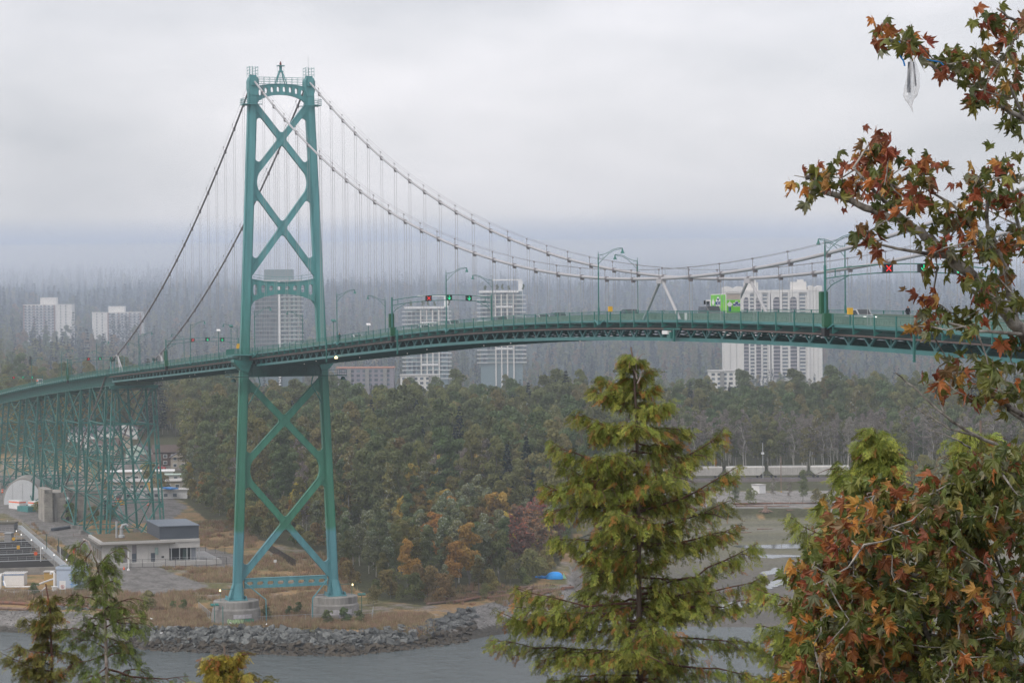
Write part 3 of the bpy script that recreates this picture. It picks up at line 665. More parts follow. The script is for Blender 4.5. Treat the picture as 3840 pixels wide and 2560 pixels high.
# ------------------------------------------------------------------ tower
Z8 = 8.5; ZT = 119.3+ZO
tw = thing('bridge_tower', 'tall teal and green steel suspension tower standing on two round concrete piers', 'bridge tower', (0, 0, Z8))
for sg in (-1, 1):
    m = MB()
    def legpt(z, dt=0): return sg*(tc(z)+dt)
    zs = [Z8+3.4, 30, 57, 78, 97, ZT-2.6]
    def col(a0, a1, s0, s1, z0, z1):
        t0, t1 = legpt(z0), legpt(z1)
        V = []
        for t, z in ((t0, z0), (t1, z1)):
            for a, s in ((a0, s0), (a1, s0), (a1, s1), (a0, s1)): V.append((s, t+a, z))
        m.add(V, [(0, 1, 2, 3), (7, 6, 5, 4), (0, 4, 5, 1), (1, 5, 6, 2), (2, 6, 7, 3), (3, 7, 4, 0)])
    col(-.62, .62, -1.25, 1.25, Z8, ZT-2.6); col(-.98, .98, -.72, .72, Z8, ZT-2.7)
    col(-.74, .74, -.98, .98, Z8, ZT-2.65)
    for z in np.arange(Z8+9, ZT-6, 9.1):                       # splice bands
        t = legpt(z); m.box((0, t, z), (2.53, 1.27, .5)); m.box((0, t, z), (1.47, 1.99, .5))
    lg = m.build('leg', M['tower'], tw)
    m = MB(); t0 = legpt(Z8); t1 = legpt(Z8+3.6)
    for (w0, d0, w1, d1) in ((3.4, 2.0, 1.98, 1.5), (1.9, 3.9, 1.3, 2.54)):
        V = []
        for t, z, w_, d_ in ((t0+sg*.25, Z8+.05, w0, d0), (t1, Z8+3.6, w1, d1)):
            for a, s in ((-1, -1), (1, -1), (1, 1), (-1, 1)): V.append((s*d_/2, t+a*w_/2, z))
        m.add(V, [(0, 1, 2, 3), (7, 6, 5, 4), (0, 4, 5, 1), (1, 5, 6, 2), (2, 6, 7, 3), (3, 7, 4, 0)])
    m.box((0, t0+sg*.2, Z8+.12), (4.6, 4.2, .22))
    for a in (-1.9, -1.0, 0, 1.0, 1.9): m.box((0, t0+sg*.2+a, Z8+.5), (3.8, .12, .7))
    m.build('leg_foot', M['tower'], tw)
    # top housing with saddle, gallery and cage
    m = MB(); t = legpt(ZT-2)
    m.prism([(0, t-.75, ZT-3.6), (0, t+.75, ZT-3.6), (0, t+1.12, ZT-2.2), (0, t+1.12, ZT-.4), (0, t+.8, ZT+.4), (0, t-.8, ZT+.4), (0, t-1.12, ZT-.4), (0, t-1.12, ZT-2.2)], (-1.35, 0, 0), (1.35, 0, 0))
    m.box((0, t, ZT-.7), (3.6, 1.3, 1.5)); m.box((0, t, ZT+.62), (1.7, 1.4, .45))
    m.build('saddle_housing', M['tower'], tw)
    m = MB(); z = ZT+.5
    for a in (-.95, -.3, .35, .95):
        for s in (-1.2, 1.2):
            m.beam((s, t+a, z), (s, t+a, z+2.2), .07, .07)
    for q in (.7, 1.4, 2.1):
        m.beam((-1.2, t-.95, z+q), (1.2, t-.95, z+q), .06, .06); m.beam((-1.2, t+.95, z+q), (1.2, t+.95, z+q), .06, .06)
        m.beam((1.2, t-.95, z+q), (1.2, t+.95, z+q-.25), .06, .06); m.beam((-1.2, t-.95, z+q), (-1.2, t+.95, z+q-.25), .06, .06)
    m.build('cage_railing', M['tower'], tw)
    m = MB(); z = ZT-5.6
    for a in (0,):
        m.box((0, t+sg*1.6, z), (3.6, 1.7, .14)); m.box((1.8, t, z), (.7, 3.4, .14)); m.box((-1.8, t, z), (.7, 3.4, .14))
        for s in (-1.75, -.6, .6, 1.75):
            m.beam((s, t+sg*2.4, z), (s, t+sg*2.4, z+1.35), .07, .07)
        for q in (.45, .9, 1.3): m.beam((-1.75, t+sg*2.4, z+q), (1.75, t+sg*2.4, z+q), .06, .06)
        for q in (.45, .9, 1.3):
            m.beam((2.1, t-1.7, z+q), (2.1, t+1.7, z+q), .06, .06)
            for s in (1.75, -1.75): m.beam((s, t+sg*.9, z+q), (s, t+sg*2.4, z+q), .06, .06)
        for a_ in (-1.7, -.6, .6, 1.7): m.beam((2.1, t+a_, z), (2.1, t+a_, z+1.35), .06, .06)
    m.build('gallery', M['tower'], tw)
# X bracing with curved gussets
def brace_pair(zt, zb, w, rc=.9, up=None, dn=None, ru=2.0, rd=2.0, s=.5):
    m = MB(); P = {}
    A = np.array([-tc(zt), zt]); B = np.array([tc(zb), zb]); d = (B-A)/np.linalg.norm(B-A); nrm = np.array([-d[1], d[0]])   # nrm points up-right
    if nrm[1] < 0: nrm = -nrm
    for k, (a, b) in enumerate(((A, B), ((-A[0], A[1]), (-B[0], B[1])))):
        e = .012*k
        m.beam((0, a[0], a[1]), (0, b[0], b[1]), w, 2*s+e, up=(1, 0, 0))
        dd = (np.array(b)-np.array(a)); dd /= np.linalg.norm(dd); nn = np.array([-dd[1], dd[0]])
        for sg in (-1, 1):
            o_ = nn*sg*w/2; m.beam((0, a[0]+o_[0], a[1]+o_[1]), (0, b[0]+o_[0], b[1]+o_[1]), .07, 2*s+.16+e, up=(1, 0, 0))
    fil = []
    c = isect(A, d, (0, 0), (0, 1)); D1 = d; D2 = np.array([-d[0], d[1]])
    # centre corners
    for (u1, u2, sgn) in ((-D1, -D2, 1), (D1, D2, 1), (D1, -D2, 1), (-D1, D2, 1)):
        bis = (u1+u2)/np.linalg.norm(u1+u2); half = math.acos(float(np.clip(u1@bis, -1, 1))); fil.append(fillet(c+bis*(w/2)/math.sin(half), u1, u2, rc))
    for sg in (-1, 1):
        F2 = lambda p: np.array([sg*p[0], p[1]])
        e = np.array([-(tc(zb)-tc(zt))/(zt-zb)*-1, 1.0]); e = np.array([(tc(zt)-tc(zb))/(zt-zb)*-1, 1.0]);  # along left leg, upward moves towards centre
        le = np.array([-tc(zt)+.97, zt]); leg_up = np.array([4.7/113.3, 1.0]); leg_up /= np.linalg.norm(leg_up)
        # upper end on left leg (brace goes down-right): corners with leg above (upper edge) and below (lower edge)
        p = isect(A+nrm*w/2, d, le, leg_up); fil.append([F2(q) for q in fillet(p, d, leg_up, up or .8)])
        p = isect(A-nrm*w/2, d, le, leg_up); fil.append([F2(q) for q in fillet(p, d, -leg_up, .8)])
        Bl = np.array([-B[0], B[1]]); db = np.array([d[0], -d[1]]); nb = np.array([-nrm[0], nrm[1]])  # lower end on left leg, going up-right
        p = isect(Bl+nb*w/2, db, le, leg_up); fil.append([F2(q) for q in fillet(p, db, leg_up, .8)])
        p = isect(Bl-nb*w/2, db, le, leg_up); fil.append([F2(q) for q in fillet(p, db, -leg_up, dn or .8)])
    for i, q in enumerate(fil): pl(m, q, -s+.03+.002*i, s-.03-.002*i)
    return m
brace_pair(112.5+4.3, 99.9, 1.22, up=.9, dn=.4).build('cross_brace', M['tower'], tw)
brace_pair(99.0, 78.6, 1.22, up=.4, dn=.9).build('cross_brace', M['tower'], tw)
brace_pair(56.6, 37.1, 1.3, dn=.4).build('cross_brace', M['tower'], tw)
brace_pair(36.2, 12.4, 1.3, up=.4).build('cross_brace', M['tower'], tw)
for (z1, z2, zt1, zb2, w_) in ((99.9, 99.0, 116.8, 78.6, 1.22), (37.1, 36.2, 56.6, 12.4, 1.3)):      # curved node plates where the braces meet the legs
    for sg in (-1, 1):
        m = MB(); a = np.array([-tc(z1), z1]); d1 = np.array([tc(zt1), zt1])-a; d1 /= np.linalg.norm(d1); n1_ = np.array([d1[1], -d1[0]])
        b_ = np.array([-tc(z2), z2]); d2 = np.array([tc(zb2), zb2])-b_; d2 /= np.linalg.norm(d2); n2_ = np.array([-d2[1], d2[0]])
        I_ = isect(a+n1_*w_/2, d1, b_+n2_*w_/2, d2); pl(m, [np.array([sg*q[0], q[1]]) for q in fillet(I_, d1, d2, 4.2, n=10)], -.455, .455); m.build('node_plate', M['tower'], tw)

# top portal
m = MB(); top = lambda t: ZT-1.0-.55*min(1, abs(t)/5.2)**2; bot = lambda t: ZT-3.35-1.5*min(1, abs(t)/5.3)**2.4
for k in range(8):
    t0 = -5.4+k*1.35; c = t0+.675; holed(m, t0, t0+1.35, top, bot, (c, (top(c)+bot(c))/2+.05), .34, .56+.1*abs(c)/5, -.5, .5)
for sg in (-1, 1):
    pl(m, [np.array([sg*q[0], q[1]]) for q in fillet(np.array([-(tc(ZT-5)-.95), bot(5.3)+.2]), (1, .28), (.04, -1), 1.5)], -.44, .44)
for k in range(12): a = -5.2+k*.867; m.beam((.52, a, top(a)), (.52, a+.867, top(a+.867)), .16, .12); m.beam((.52, a, bot(a)), (.52, a+.867, bot(a+.867)), .16, .12)
m.build('top_portal', M['tower'], tw)
m = MB()
for q in (.5, 1.0, 1.5, 1.95): m.beam((.4, -5.2, ZT-1.5+q), (.4, 5.2, ZT-1.5+q), .05, .05); m.beam((-.4, -5.2, ZT-1.5+q), (-.4, 5.2, ZT-1.5+q), .05, .05)
for a in np.linspace(-5, 5, 9): m.beam((.4, a, ZT-1.6), (.4, a, ZT+.45), .06, .06); m.beam((-.4, a, ZT-1.6), (-.4, a, ZT+.45), .06, .06)
m.build('top_railing', M['tower'], tw)
m = MB()
for a, b in ((-1, -1), (1, -1), (1, 1), (-1, 1)): m.beam((a*.9, b*1.15, ZT-1.1), (a*.3, b*.35, ZT+1.6), .16, .16)
for a in (-.35, 0, .35): m.beam((.5, a, ZT-1.0), (.3, a*.6, ZT+1.7), .07, .07)
m.box((0, 0, ZT+1.75), (.9, .95, .35)); m.lathe([(.32, ZT+1.9), (.32, ZT+2.9)], n=8); m.box((0, 0, ZT+3.0), (1.5, 1.6, .12))
for a in (-.75, .75): m.beam((0, a, ZT+1.2), (0, a, ZT+3.0), .04, .04); m.beam((0, a, ZT+1.2), (0, a*1.7, ZT-1.0), .04, .04)
bm_ = m.build('beacon_mast', M['tower'], tw)
MB().lathe([(.22, 0), (.24, .5), (.1, .85), (.02, 1.0)], c=(0, 0, ZT+3.05), n=8).build('beacon_light', mat('dull_red_beacon', (.16, .05, .045)), bm_, off=origin_of(tw))
bm_.children[0].location = (0, 0, 0)
MB().tube([(0, tc(ZT), ZT+.8), (0, tc(ZT), ZT+5.2)], .04, 5).build('antenna', M['steel'], tw)
# roadway portal
m = MB(); top = lambda t: 77.5+.85*(abs(t)/7.4)**2; bot = lambda t: 75.0-1.75*(abs(t)/7.1)**2.2
for k in range(8):
    t0 = -7.12+k*1.78; c = t0+.89; hh = .36+.80*(abs(c)/6.2)**1.6; holed(m, t0, t0+1.78, top, bot, (c, (top(c)+bot(c))/2), .46, hh, -.5, .5)
for sg in (-1, 1):
    pl(m, [np.array([sg*q[0], q[1]]) for q in fillet(np.array([-(tc(73)-.95), bot(7.1)+.1]), (1, .45), (-.03, -1), 3.2, n=10)], -.44, .44)
for k in range(12):
    a = -7.1+k*1.183; m.beam((.52, a, top(a)), (.52, a+1.183, top(a+1.183)), .18, .14); m.beam((.52, a, bot(a)), (.52, a+1.183, bot(a+1.183)), .18, .14)
m.build('roadway_portal', M['tower'], tw)
m = MB()
for q in (.55, 1.15):
    for k in range(12): a = -7.1+k*1.183; m.beam((.3, a, top(a)+q), (.3, a+1.183, top(a+1.183)+q), .07, .07)
for a in np.linspace(-7, 7, 6): m.beam((.3, a, top(a)), (.3, a, top(a)+1.2), .07, .07)
m.build('portal_railing', M['tower'], tw)
# bottom strut
m = MB(); top = lambda t: 13.0; bot = lambda t: 10.9
for k in range(8): t0 = -9.2+k*2.3; c = t0+1.15; holed(m, t0, t0+2.3, top, bot, (c, 11.95), .78, .42, -.5, .5, pw=2.6)
for sg in (-1, 1):
    pl(m, [np.array([sg*q[0], q[1]]) for q in fillet(np.array([-(tc(13)-.95), 12.98]), (1, 0), (.04, 1), 1.2)], -.44, .44)
    pl(m, [np.array([sg*q[0], q[1]]) for q in fillet(np.array([-(tc(11)-.95), 10.92]), (1, 0), (-.04, -1), 1.0)], -.44, .44)
m.box((0, 0, 13.05), (1.16, 18.5, .1)); m.build('bottom_strut', M['tower'], tw)
# cross girder under the deck and service platform
m = MB(); m.box((0, 0, 58.4), (2.2, 2*tc(58)-1.8, 2.6))
for a in np.linspace(-7, 7, 8): m.box((1.16, a, 58.4), (.12, .18, 2.5))
m.build('deck_girder', M['dkgreen'], tw)
for sg in (-1, 1): MB().prism([(0, sg*7.3, 60.4), (0, sg*11.4, 60.8), (0, sg*11.4, 60.2), (0, sg*9.8, 58.4), (0, sg*8.2, 57.9)], (-1.7, 0, 0), (1.7, 0, 0)).build('deck_bracket', M['green'], tw)
m = MB(); zp = 57.05; m.box((2.3, .6, zp), (1.3, 25.6, .16)); m.box((0, -11.9, zp), (5.6, 1.2, .15)); m.box((0, 13.0, zp), (5.6, 1.0, .15))
for q in (.6, 1.2): m.beam((2.9, -12.3, zp+q), (2.9, 13.4, zp+q), .06, .06); m.beam((2.9, -12.4, zp+q), (-2.8, -12.4, zp+q), .06, .06); m.beam((2.9, 13.4, zp+q), (-2.8, 13.4, zp+q), .06, .06)
for a in np.linspace(-12.3, 13.4, 14): m.beam((2.9, a, zp), (2.9, a, zp+1.25), .07, .07)
for s in np.linspace(-2.8, 2.9, 4):
    for a in (-12.4, 13.4): m.beam((s, a, zp), (s, a, zp+1.25), .07, .07)
m.build('service_platform', M['dkgreen'], tw)
m = MB(); m.lathe([(.15, .4), (.42, .15), (.62, -.35)], c=(2.0, -11.6, zp-.75), n=10); m.lathe([(.15, .4), (.42, .15), (.62, -.35)], c=(2.0, 12.9, zp-.65), n=10); m.build('fog_horn', M['dkgreen'], tw)
for sg, a, b, c_ in ((-1, (-9.5, 12.4), (-5.2, 8.6), 3.6), (1, (9.2, 12.4), (5.2, 8.4), 3.6)):
    MB().tube([(1.3, a[0], a[1]), (3.2, b[0], b[1]), (3.2, b[0]+sg*-.05, c_)], .13, 6).build('conduit_pipe', M['tower'], tw)
for sg in (-1, 1): MB().tube([(1.2, sg*(tc(52)-.9), 51.0), (2.0, sg*(tc(52)-3.4), 55.3), (2.0, sg*(tc(52)-3.0), 57.0)], .13, 6).build('conduit_pipe', M['green'], tw)
# warning lights at the leg feet
for t_, s_ in ((-15.3, 1.0), (15.3, 1.0)):
    a = MB().beam((s_, t_*.78, 11.0), (s_, t_*.97, 11.0), .09, .09).tube([(s_, t_*.96, 8.5), (s_, t_*.96, 11.0)], .05, 5).build('lamp_arm', M['green'], tw)
    l = MB().lathe([(.16, 0), (.2, .25), (.08, .45)], c=(s_, t_*.97, 10.6), n=8).build('amber_lamp', M['warmlight'], a, off=origin_of(tw))
# piers
for sg, lab in ((-1, 'round stained concrete pier under the near tower leg, green graffiti on its side'), (1, 'round dark stained concrete pier under the far tower leg, white paint patch')):
    c = (0, sg*11.1, 0); p = thing('tower_pier', lab, 'pier', (0, sg*11.1, 3.0))
    MB().lathe([(4.95, 6.95), (4.95, 8.35), (4.8, 8.5), (0.1, 8.502)], c=c, n=40).build('pier_cap', M['concretedk'], p)
    m = MB().lathe([(5.45, 2.4), (5.4, 4.5), (5.34, 4.52), (5.34, 4.6), (5.3, 4.62), (5.28, 6.0), (5.22, 6.02), (5.2, 6.6), (4.96, 6.96), (.1, 6.962)], c=c, n=40); m.build('pier_drum', M['concrete'], p)
    # painted patch and lettering strokes wrapped round the drum, facing the water
    a0 = math.atan2(CAM[1]-c[1], CAM[0])
    def wrap(x, z, r=5.46): a = a0+x/r; return (c[0]+r*math.cos(a), c[1]+r*math.sin(a), z)
    def patch(x0, x1, z0, z1, r, mt, nm):
        m = MB(); n = 12
        V = [wrap(x0+(x1-x0)*i/n, z, r) for i in range(n+1) for z in (z0, z1)]; m.add(V, [(2*i, 2*i+2, 2*i+3, 2*i+1) for i in range(n)]); return m.build(nm, mt, p)
    M.setdefault('patchwhite', mat('faded_white_paint', (.42, .41, .43), rough=.8, var=.25, scale=1.5))
    patch(-.6 if sg < 0 else -1.5, 3.6 if sg < 0 else 4.0, 5.0 if sg < 0 else 4.75, 5.85, 5.325, M['patchwhite'], 'painted_patch')
    gm_ = [mat('pale_green_graffiti', (.36, .52, .28)), mat('green_graffiti', (.04, .33, .20)), mat('dark_graffiti_outline', (.03, .035, .05))] if sg < 0 else [mat('grey_graffiti', (.25, .25, .32)), mat('black_graffiti', (.04, .04, .06))]
    r_ = random.Random(5)
    segs = [(-1.9, 1.1, gm_[0]), (1.3, 4.0, gm_[1])] if sg < 0 else [(1.0, 3.8, gm_[0])]
    for (xa, xb, mt) in segs:
        for lay, mt2, off_ in ((0, gm_[-1], .0), (1, mt, .05)):
            m = MB(); rr = 5.475+.012*lay; x = xa; r2_ = random.Random(int(xa*10))
            while x < xb:
                zb_, zt_ = 3.75+r2_.random()*.2, 4.75+r2_.random()*.25; k_ = r2_.choice('NAMEO'); wd = .42+.14*r2_.random()
                P_ = {'N': [(0, 0), (.05, 1), (.6, 0), (.7, 1)], 'A': [(0, 0), (.45, 1), (.8, 0)], 'M': [(0, 0), (.1, 1), (.4, .3), (.7, 1), (.8, 0)], 'E': [(.8, 1), (0, .9), (.1, .5), (.6, .5), (.1, .45), (0, 0), (.8, .1)], 'O': [(.1, .2), (.0, .8), (.4, 1), (.8, .7), (.7, .1), (.2, 0)]}[k_]
                for q in range(len(P_)-1):
                    (u0, v0), (u1, v1) = P_[q], P_[q+1]; th = .095 if lay else .13
                    dx, dz = (u1-u0)*wd, (v1-v0)*(zt_-zb_); L_ = math.hypot(dx, dz)+1e-6; nx, nz = -dz/L_*th, dx/L_*th
                    A_ = (x+u0*wd, zb_+v0*(zt_-zb_)); B_ = (x+u1*wd, zb_+v1*(zt_-zb_)); qq = rr+.0015*q
                    m.add([wrap(A_[0]+nx, A_[1]+nz, qq), wrap(B_[0]+nx, B_[1]+nz, qq), wrap(B_[0]-nx, B_[1]-nz, qq), wrap(A_[0]-nx, A_[1]-nz, qq)], [(0, 1, 2, 3)])
                x += wd+.1
            m.build('graffiti', mt2, p)

# ------------------------------------------------------------------ main cables
L_ = 236.4
def zc_main(s): return 57.97+14.195-14.195+14.2-.0+ZO-2.5 if False else (58.0+14.2+ZO)+(105.11-57.97)*((s-L_)/L_)**2
sidep = [(0, ZT), (-102.8, 77.1+ZO), (-187.3, 55.3+ZO)]
_A = np.array([[p[0]**2, p[0], 1] for p in sidep]); _q = np.linalg.solve(_A, [p[1] for p in sidep])
def zc_side(s): return _q[0]*s*s+_q[1]*s+_q[2]
def clamp_mesh():
    m = MB(); m.tube([(-.3, 0, 0), (.3, 0, 0)], .29, 10)
    m.beam((-.42, 0, -.42), (.42, 0, -.42), .12, .12); m.box((-.12, 0, -.3), (.1, .5, .3)); m.box((.12, 0, -.3), (.1, .5, .3)); return m.mesh('cable_band', M['cabledark'])
CL = clamp_mesh()
POSTM = MB().beam((0, 0, .2), (0, 0, 1.3), .05, .05).beam((.15, 0, 1.15), (-.25, 0, 1.2), .16, .14).mesh('handrope_post', M['cabledark'])
def hanger_mesh(h):
    m = MB()
    for a in (-.2, .2): m.tube([(0, a, 0), (0, a, -h)], .028, 4, cap=False)
    m.box((0, 0, -h+.1), (.22, .62, .45)); return m
for sg, lab in ((-1, 'thick grey main suspension cable on the near side of the bridge, with its hanger ropes'), (1, 'thick grey main suspension cable on the far side of the bridge, with its hanger ropes')):
    t = sg*6.18; cb = thing('suspension_cable', lab, 'cable', (0, t, ZT), group='main cables of the bridge')
    pts = [(s, t, zc_main(s)) for s in np.arange(0, 430, 4.9)]; MB().tube([(0, t, ZT-.1)]+pts[1:], .215, 10).build('main_span_rope', M['cable'], cb, smooth=True)
    MB().tube([(s, t, zc_side(s)) for s in np.arange(0, -187.5, -5.2)]+[(-187.3, t, zc_side(-187.3))], .215, 10).build('side_span_rope', M['cabledark'], cb, smooth=True)
    MB().tube([(-187.3, t, zc_side(-187.3)), (-200.8, t, 49.6+ZO), (-246.1, t, 28.3+ZO), (-288.9, t, 9.3+ZO)], .215, 10).build('backstay_rope', M['cabledark'], cb, smooth=True)
    m = MB(); m.tube([(s, t-.3, zc_main(s)+1.2) for s in np.arange(2, 430, 9.85)], .022, 4); m.tube([(s, t+.3, zc_main(s)+1.2) for s in np.arange(2, 430, 9.85)], .022, 4)
    m.tube([(s, t-.3, zc_side(s)+1.2) for s in np.arange(-2, -187, -9.85)], .022, 4); m.build('hand_rope', M['cabledark'], cb)
    for s in [9.85*i for i in range(1, 43)]+[-9.85*i for i in range(1, 19)]:
        z = zc_main(s) if s > 0 else zc_side(s); sl = (zc_main(s+1)-zc_main(s-1))/2 if s > 0 else (zc_side(s+1)-zc_side(s-1))/2
        zb = rz_(s)-1.35; h = z-zb
        a = put('cable_band', CL, cb, (s, 0, z-ZT), (0, -math.atan(sl), 0)); put('handrope_post', POSTM, a, (0, -.3, 0))
        if h > .8 and abs(s-L_) > 1: o = hanger_mesh(h-.2).build('hanger', M['hanger'], cb, off=(0, 0, 0)); o.location = (s, 0, z-.3-ZT)
    # tie struts at midspan and at the side span end
    for (s0, zz, a, b, r_) in ((L_, zc_main(L_), -6.3, 6.3, .2), (-178.5, zc_side(-178.5), 4.5, 9, .16)):
        m = MB()
        for q in (a, b): m.tube([(s0+(.4 if q > 0 else -.4), t, zz-.3), (s0+q, t, rz_(s0+q)-1.2)], r_, 8)
        m.box((s0, t, zz-.35), (1.7, .7, .6)); m.build('tie_strut', M['cable'], cb)

# ------------------------------------------------------------------ suspended deck
S0, S1 = -38, 86
dk = thing('bridge_deck', 'long green steel bridge deck with stiffening truss and picket railings', 'bridge deck', (0, 0, rz_(0)-1.25))
def strip(name, mt, parent, sec, i0, i1, dz=0.0, n=1):
    """sweep section sec [(t,z rel rail top)] along the profile"""
    ss = np.arange(i0, i1+1)*PAN; k = len(sec); V = []; F = []
    for s in ss:
        for (a, b) in sec: V.append((s, a, rz_(s)+b+dz))
    for i in range(len(ss)-1):
        for j in range(k): a = i*k+j; b = i*k+(j+1) % k; F.append((a, b, b+k, a+k))
    F += [tuple(range(k))[::-1], tuple((len(ss)-1)*k+j for j in range(k))]
    m = MB(); m.add(V, F); return m.build(name, mt, parent)
def rect(t0, t1, z0, z1): return [(t0, z0), (t1, z0), (t1, z1), (t0, z1)]
strip('deck_plate', M['dkgreen'], dk, rect(-7.85, 7.85, -1.62, -1.3), S0, S1)
struct(strip('road', M['asphalt'], None, rect(-4.85, 4.85, -1.30, -1.2), S0, S1))
for sg in (-1, 1):
    strip('sidewalk_plate', M['teal'], dk, rect(*sorted((sg*5.3, sg*7.86)), -1.298, -1.22), S0, S1)
    strip('edge_beam', M['teal'], dk, rect(*sorted((sg*7.88, sg*8.0)), -1.44, -1.27), S0, S1)
    strip('fascia_girder', M['dkgreen'], dk, rect(*sorted((sg*6.9, sg*7.0)), -2.15, -1.622), S0, S1)
    strip('service_pipe', M['pipe'], dk, [(sg*7.15+.11*math.cos(a), -2.3+.11*math.sin(a)) for a in np.linspace(0, 5.2, 6)], S0, S1)
    strip('top_chord', M['dkgreen'], dk, rect(*sorted((sg*5.95, sg*6.25)), -2.5, -2.2), S0, S1)
    strip('bottom_chord', M['teal'], dk, rect(*sorted((sg*5.9, sg*6.3)), -3.88, -3.42), S0, S1)
bars = MB()
for k in range(30): bars.beam((.14+k*.16, 0, -1.14), (.14+k*.16, 0, -.04), .012, .010)
bars.beam((0, 0, -.03), (PAN, 0, -.03), .07, .06); bars.beam((0, 0, -1.13), (PAN, 0, -1.13), .07, .06)
RAILP = bars.mesh('railing_panel', M['rail'])
RPOST = {sg: MB().box((0, 0, -1.06), (.13, .13, 2.16)).prism([(-.05, 0, -1.62), (-.05, 0, -2.12), (-.05, -sg*.9, -1.75), (-.05, -sg*.9, -1.62)], (0, 0, 0), (.1, 0, 0)).mesh('railing_post', M['green']) for sg in (-1, 1)}
brm = MB()
n_ = 8; wd = PAN/n_
for k in range(n_):
    holed_ = MB(); x0 = k*wd+.0; c = x0+wd/2
    m2 = MB(); tp = lambda q: -.42; bt = lambda q: -1.22
    holed(m2, x0, x0+wd, tp, bt, (c, -.86), .19, .2, -.07, .07, pw=4)
    brm.add([(v[1], v[0], v[2]) for v in m2.v], [f[::-1] for f in m2.f])
brm.box((PAN/2, 0, -.38), (PAN, .26, .1)); brm.box((PAN/2, .0, -.87), (PAN, .03, .66))
BARR = brm.mesh('barrier_panel', M['barrier'])
# the openings look into shade: a dark back sheet inside each barrier would be flat, so the inner web is set deep
def vmesh(mid):
    m = MB()
    for a in (-1, 1): m.beam((0, 0, -3.42), (a*1.28, 0, -2.45), .24, .2, up=(0, 1, 0))
    if mid: m.beam((0, 0, -3.42), (0, 0, -2.45), .16, .14, up=(0, 1, 0))
    m.box((0, 0, -3.3), (.7, .26, .3)); return m.mesh('truss_web', M['teal'])
VM = [vmesh(0), vmesh(1)]
FBM = MB().box((0, 0, -2.0), (.3, 12.2, .75)).box((0, 0, -3.62), (.28, 11.6, .3)).beam((0, -5.9, -3.6), (PAN, 5.9, -3.6), .2, .2).beam((0, -5.85, -2.4), (0, 0, -3.5), .14, .14).beam((0, 5.85, -2.4), (0, 0, -3.5), .14, .14).mesh('floor_beam', M['dkgreen'])
def rot_at(i): return (0, -math.atan2(rz_((i+1)*PAN)-rz_(i*PAN), PAN), 0)
dz0 = rz_(0)-1.25
for i in range(S0, S1):
    s = i*PAN; z = rz_(s)-dz0; r_ = rot_at(i)
    for sg in (-1, 1):
        put('railing_panel', RAILP, dk, (s, sg*7.94, z), r_)
        put('railing_post', RPOST[sg], dk, (s, sg*8.06, z))
        put('barrier_panel', BARR, dk, (s, sg*5.05, z), r_)
        put('truss_web', VM[i % 2], dk, (s, sg*6.1, z))
    put('floor_beam', FBM, dk, (s, 0, z))
# walkway bump-out round the tower leg (near and far side)
for sg in (-1, 1):
    m = MB(); zz = rz_(0)
    tt = [7.9, 10.6, 11.3, 11.3, 10.6, 7.9]; sx_ = [-9.5, -8.6, -7.0, 1.8, 3.0, 3.6]
    P = [(a, sg*b, zz-1.32+.036*a) for a, b in zip(sx_, tt)]; m.prism(P, (0, 0, -.22), (0, 0, 0)); m.build('tower_walkway', M['teal'], dk)
    m = MB()
    for k in range(5):
        a, b = np.array(P[k]), np.array(P[k+1]); n = max(2, int(np.linalg.norm(b-a)/.16))
        if k == 4: n = 2
        for q in range(n): p = a+(b-a)*q/n; m.beam(p, p+[0, 0, 1.3], .03, .03)
        for h in (.12, 1.3): m.beam(a+[0, 0, h], b+[0, 0, h], .07, .07)
    m.build('walkway_railing', M['rail'], dk)
# cross-frames seen at the near joint (maintenance gantry under midspan)
m = MB(); sx = 243; zz = rz_(sx); m.box((sx, -7.3, zz-2.3), (5.6, .3, .2)); m.box((sx-.6, -7.3, zz-3.1), (1.2, .7, .8)); m.beam((sx+.9, -7.5, zz-2.3), (sx+.9, -7.5, zz-3.9), .22, .22); m.build('inspection_trolley', M['green'], dk)
m = MB(); m.box((sx-1.4, -7.6, zz-2.75), (1.9, .5, .45)); m.build('trolley_motor', M['white'], dk)
for s_, h_ in ((70, 2.3), (119.5, 2.2), (309.5, 2.0)):
    MB().box((s_, -8.2, rz_(s_)-2.6), (.22, .22, h_*1.9)).build('drain_pipe', M['green'], dk)
m = MB()
for s in np.arange(-150, 240, 24.6): m.lathe([(.09, 0), (.11, .12), (.03, .2)], c=(s, -5.6+2*((s*7) % 3), rz_(s)-4.1), n=6)
m.build('navigation_light', M['dimlight'], dk)
m = MB().lathe([(.3, 0), (.3, .3), (.1, .5)], c=(72, -6.8, rz_(72)-4.2), n=10); m.build('navigation_lamp', M['warmlight'], dk)

# ------------------------------------------------------------------ approach viaduct
V0, V1 = -96, S0
vd = thing('viaduct_deck', 'green plate girder deck of the approach viaduct running off to the left', 'viaduct deck', (-187, 0, rz_(-187)-1.25))
strip('deck_plate', M['dkgreen'], vd, rect(-7.8, 7.8, -1.6, -1.3), V0, V1)
struct(strip('road', M['asphalt'], None, rect(-4.85, 4.85, -1.30, -1.2), V0, V1))
for sg in (-1, 1):
    strip('plate_girder', M['green'], vd, rect(*sorted((sg*5.7, sg*5.82)), -4.6, -1.62), V0, V1)
    strip('girder_flange', M['green'], vd, rect(*sorted((sg*5.5, sg*6.02)), -4.72, -4.62), V0, V1)
    strip('edge_beam', M['teal'], vd, rect(*sorted((sg*7.82, sg*7.95)), -1.56, -1.27), V0, V1)
sm_ = MB()
for k in range(4):
    for sg in (-1, 1): sm_.box((k*PAN/4, sg*5.86, -3.1), (.06, .1, 2.9))
STF = sm_.mesh('girder_stiffener', M['green'])
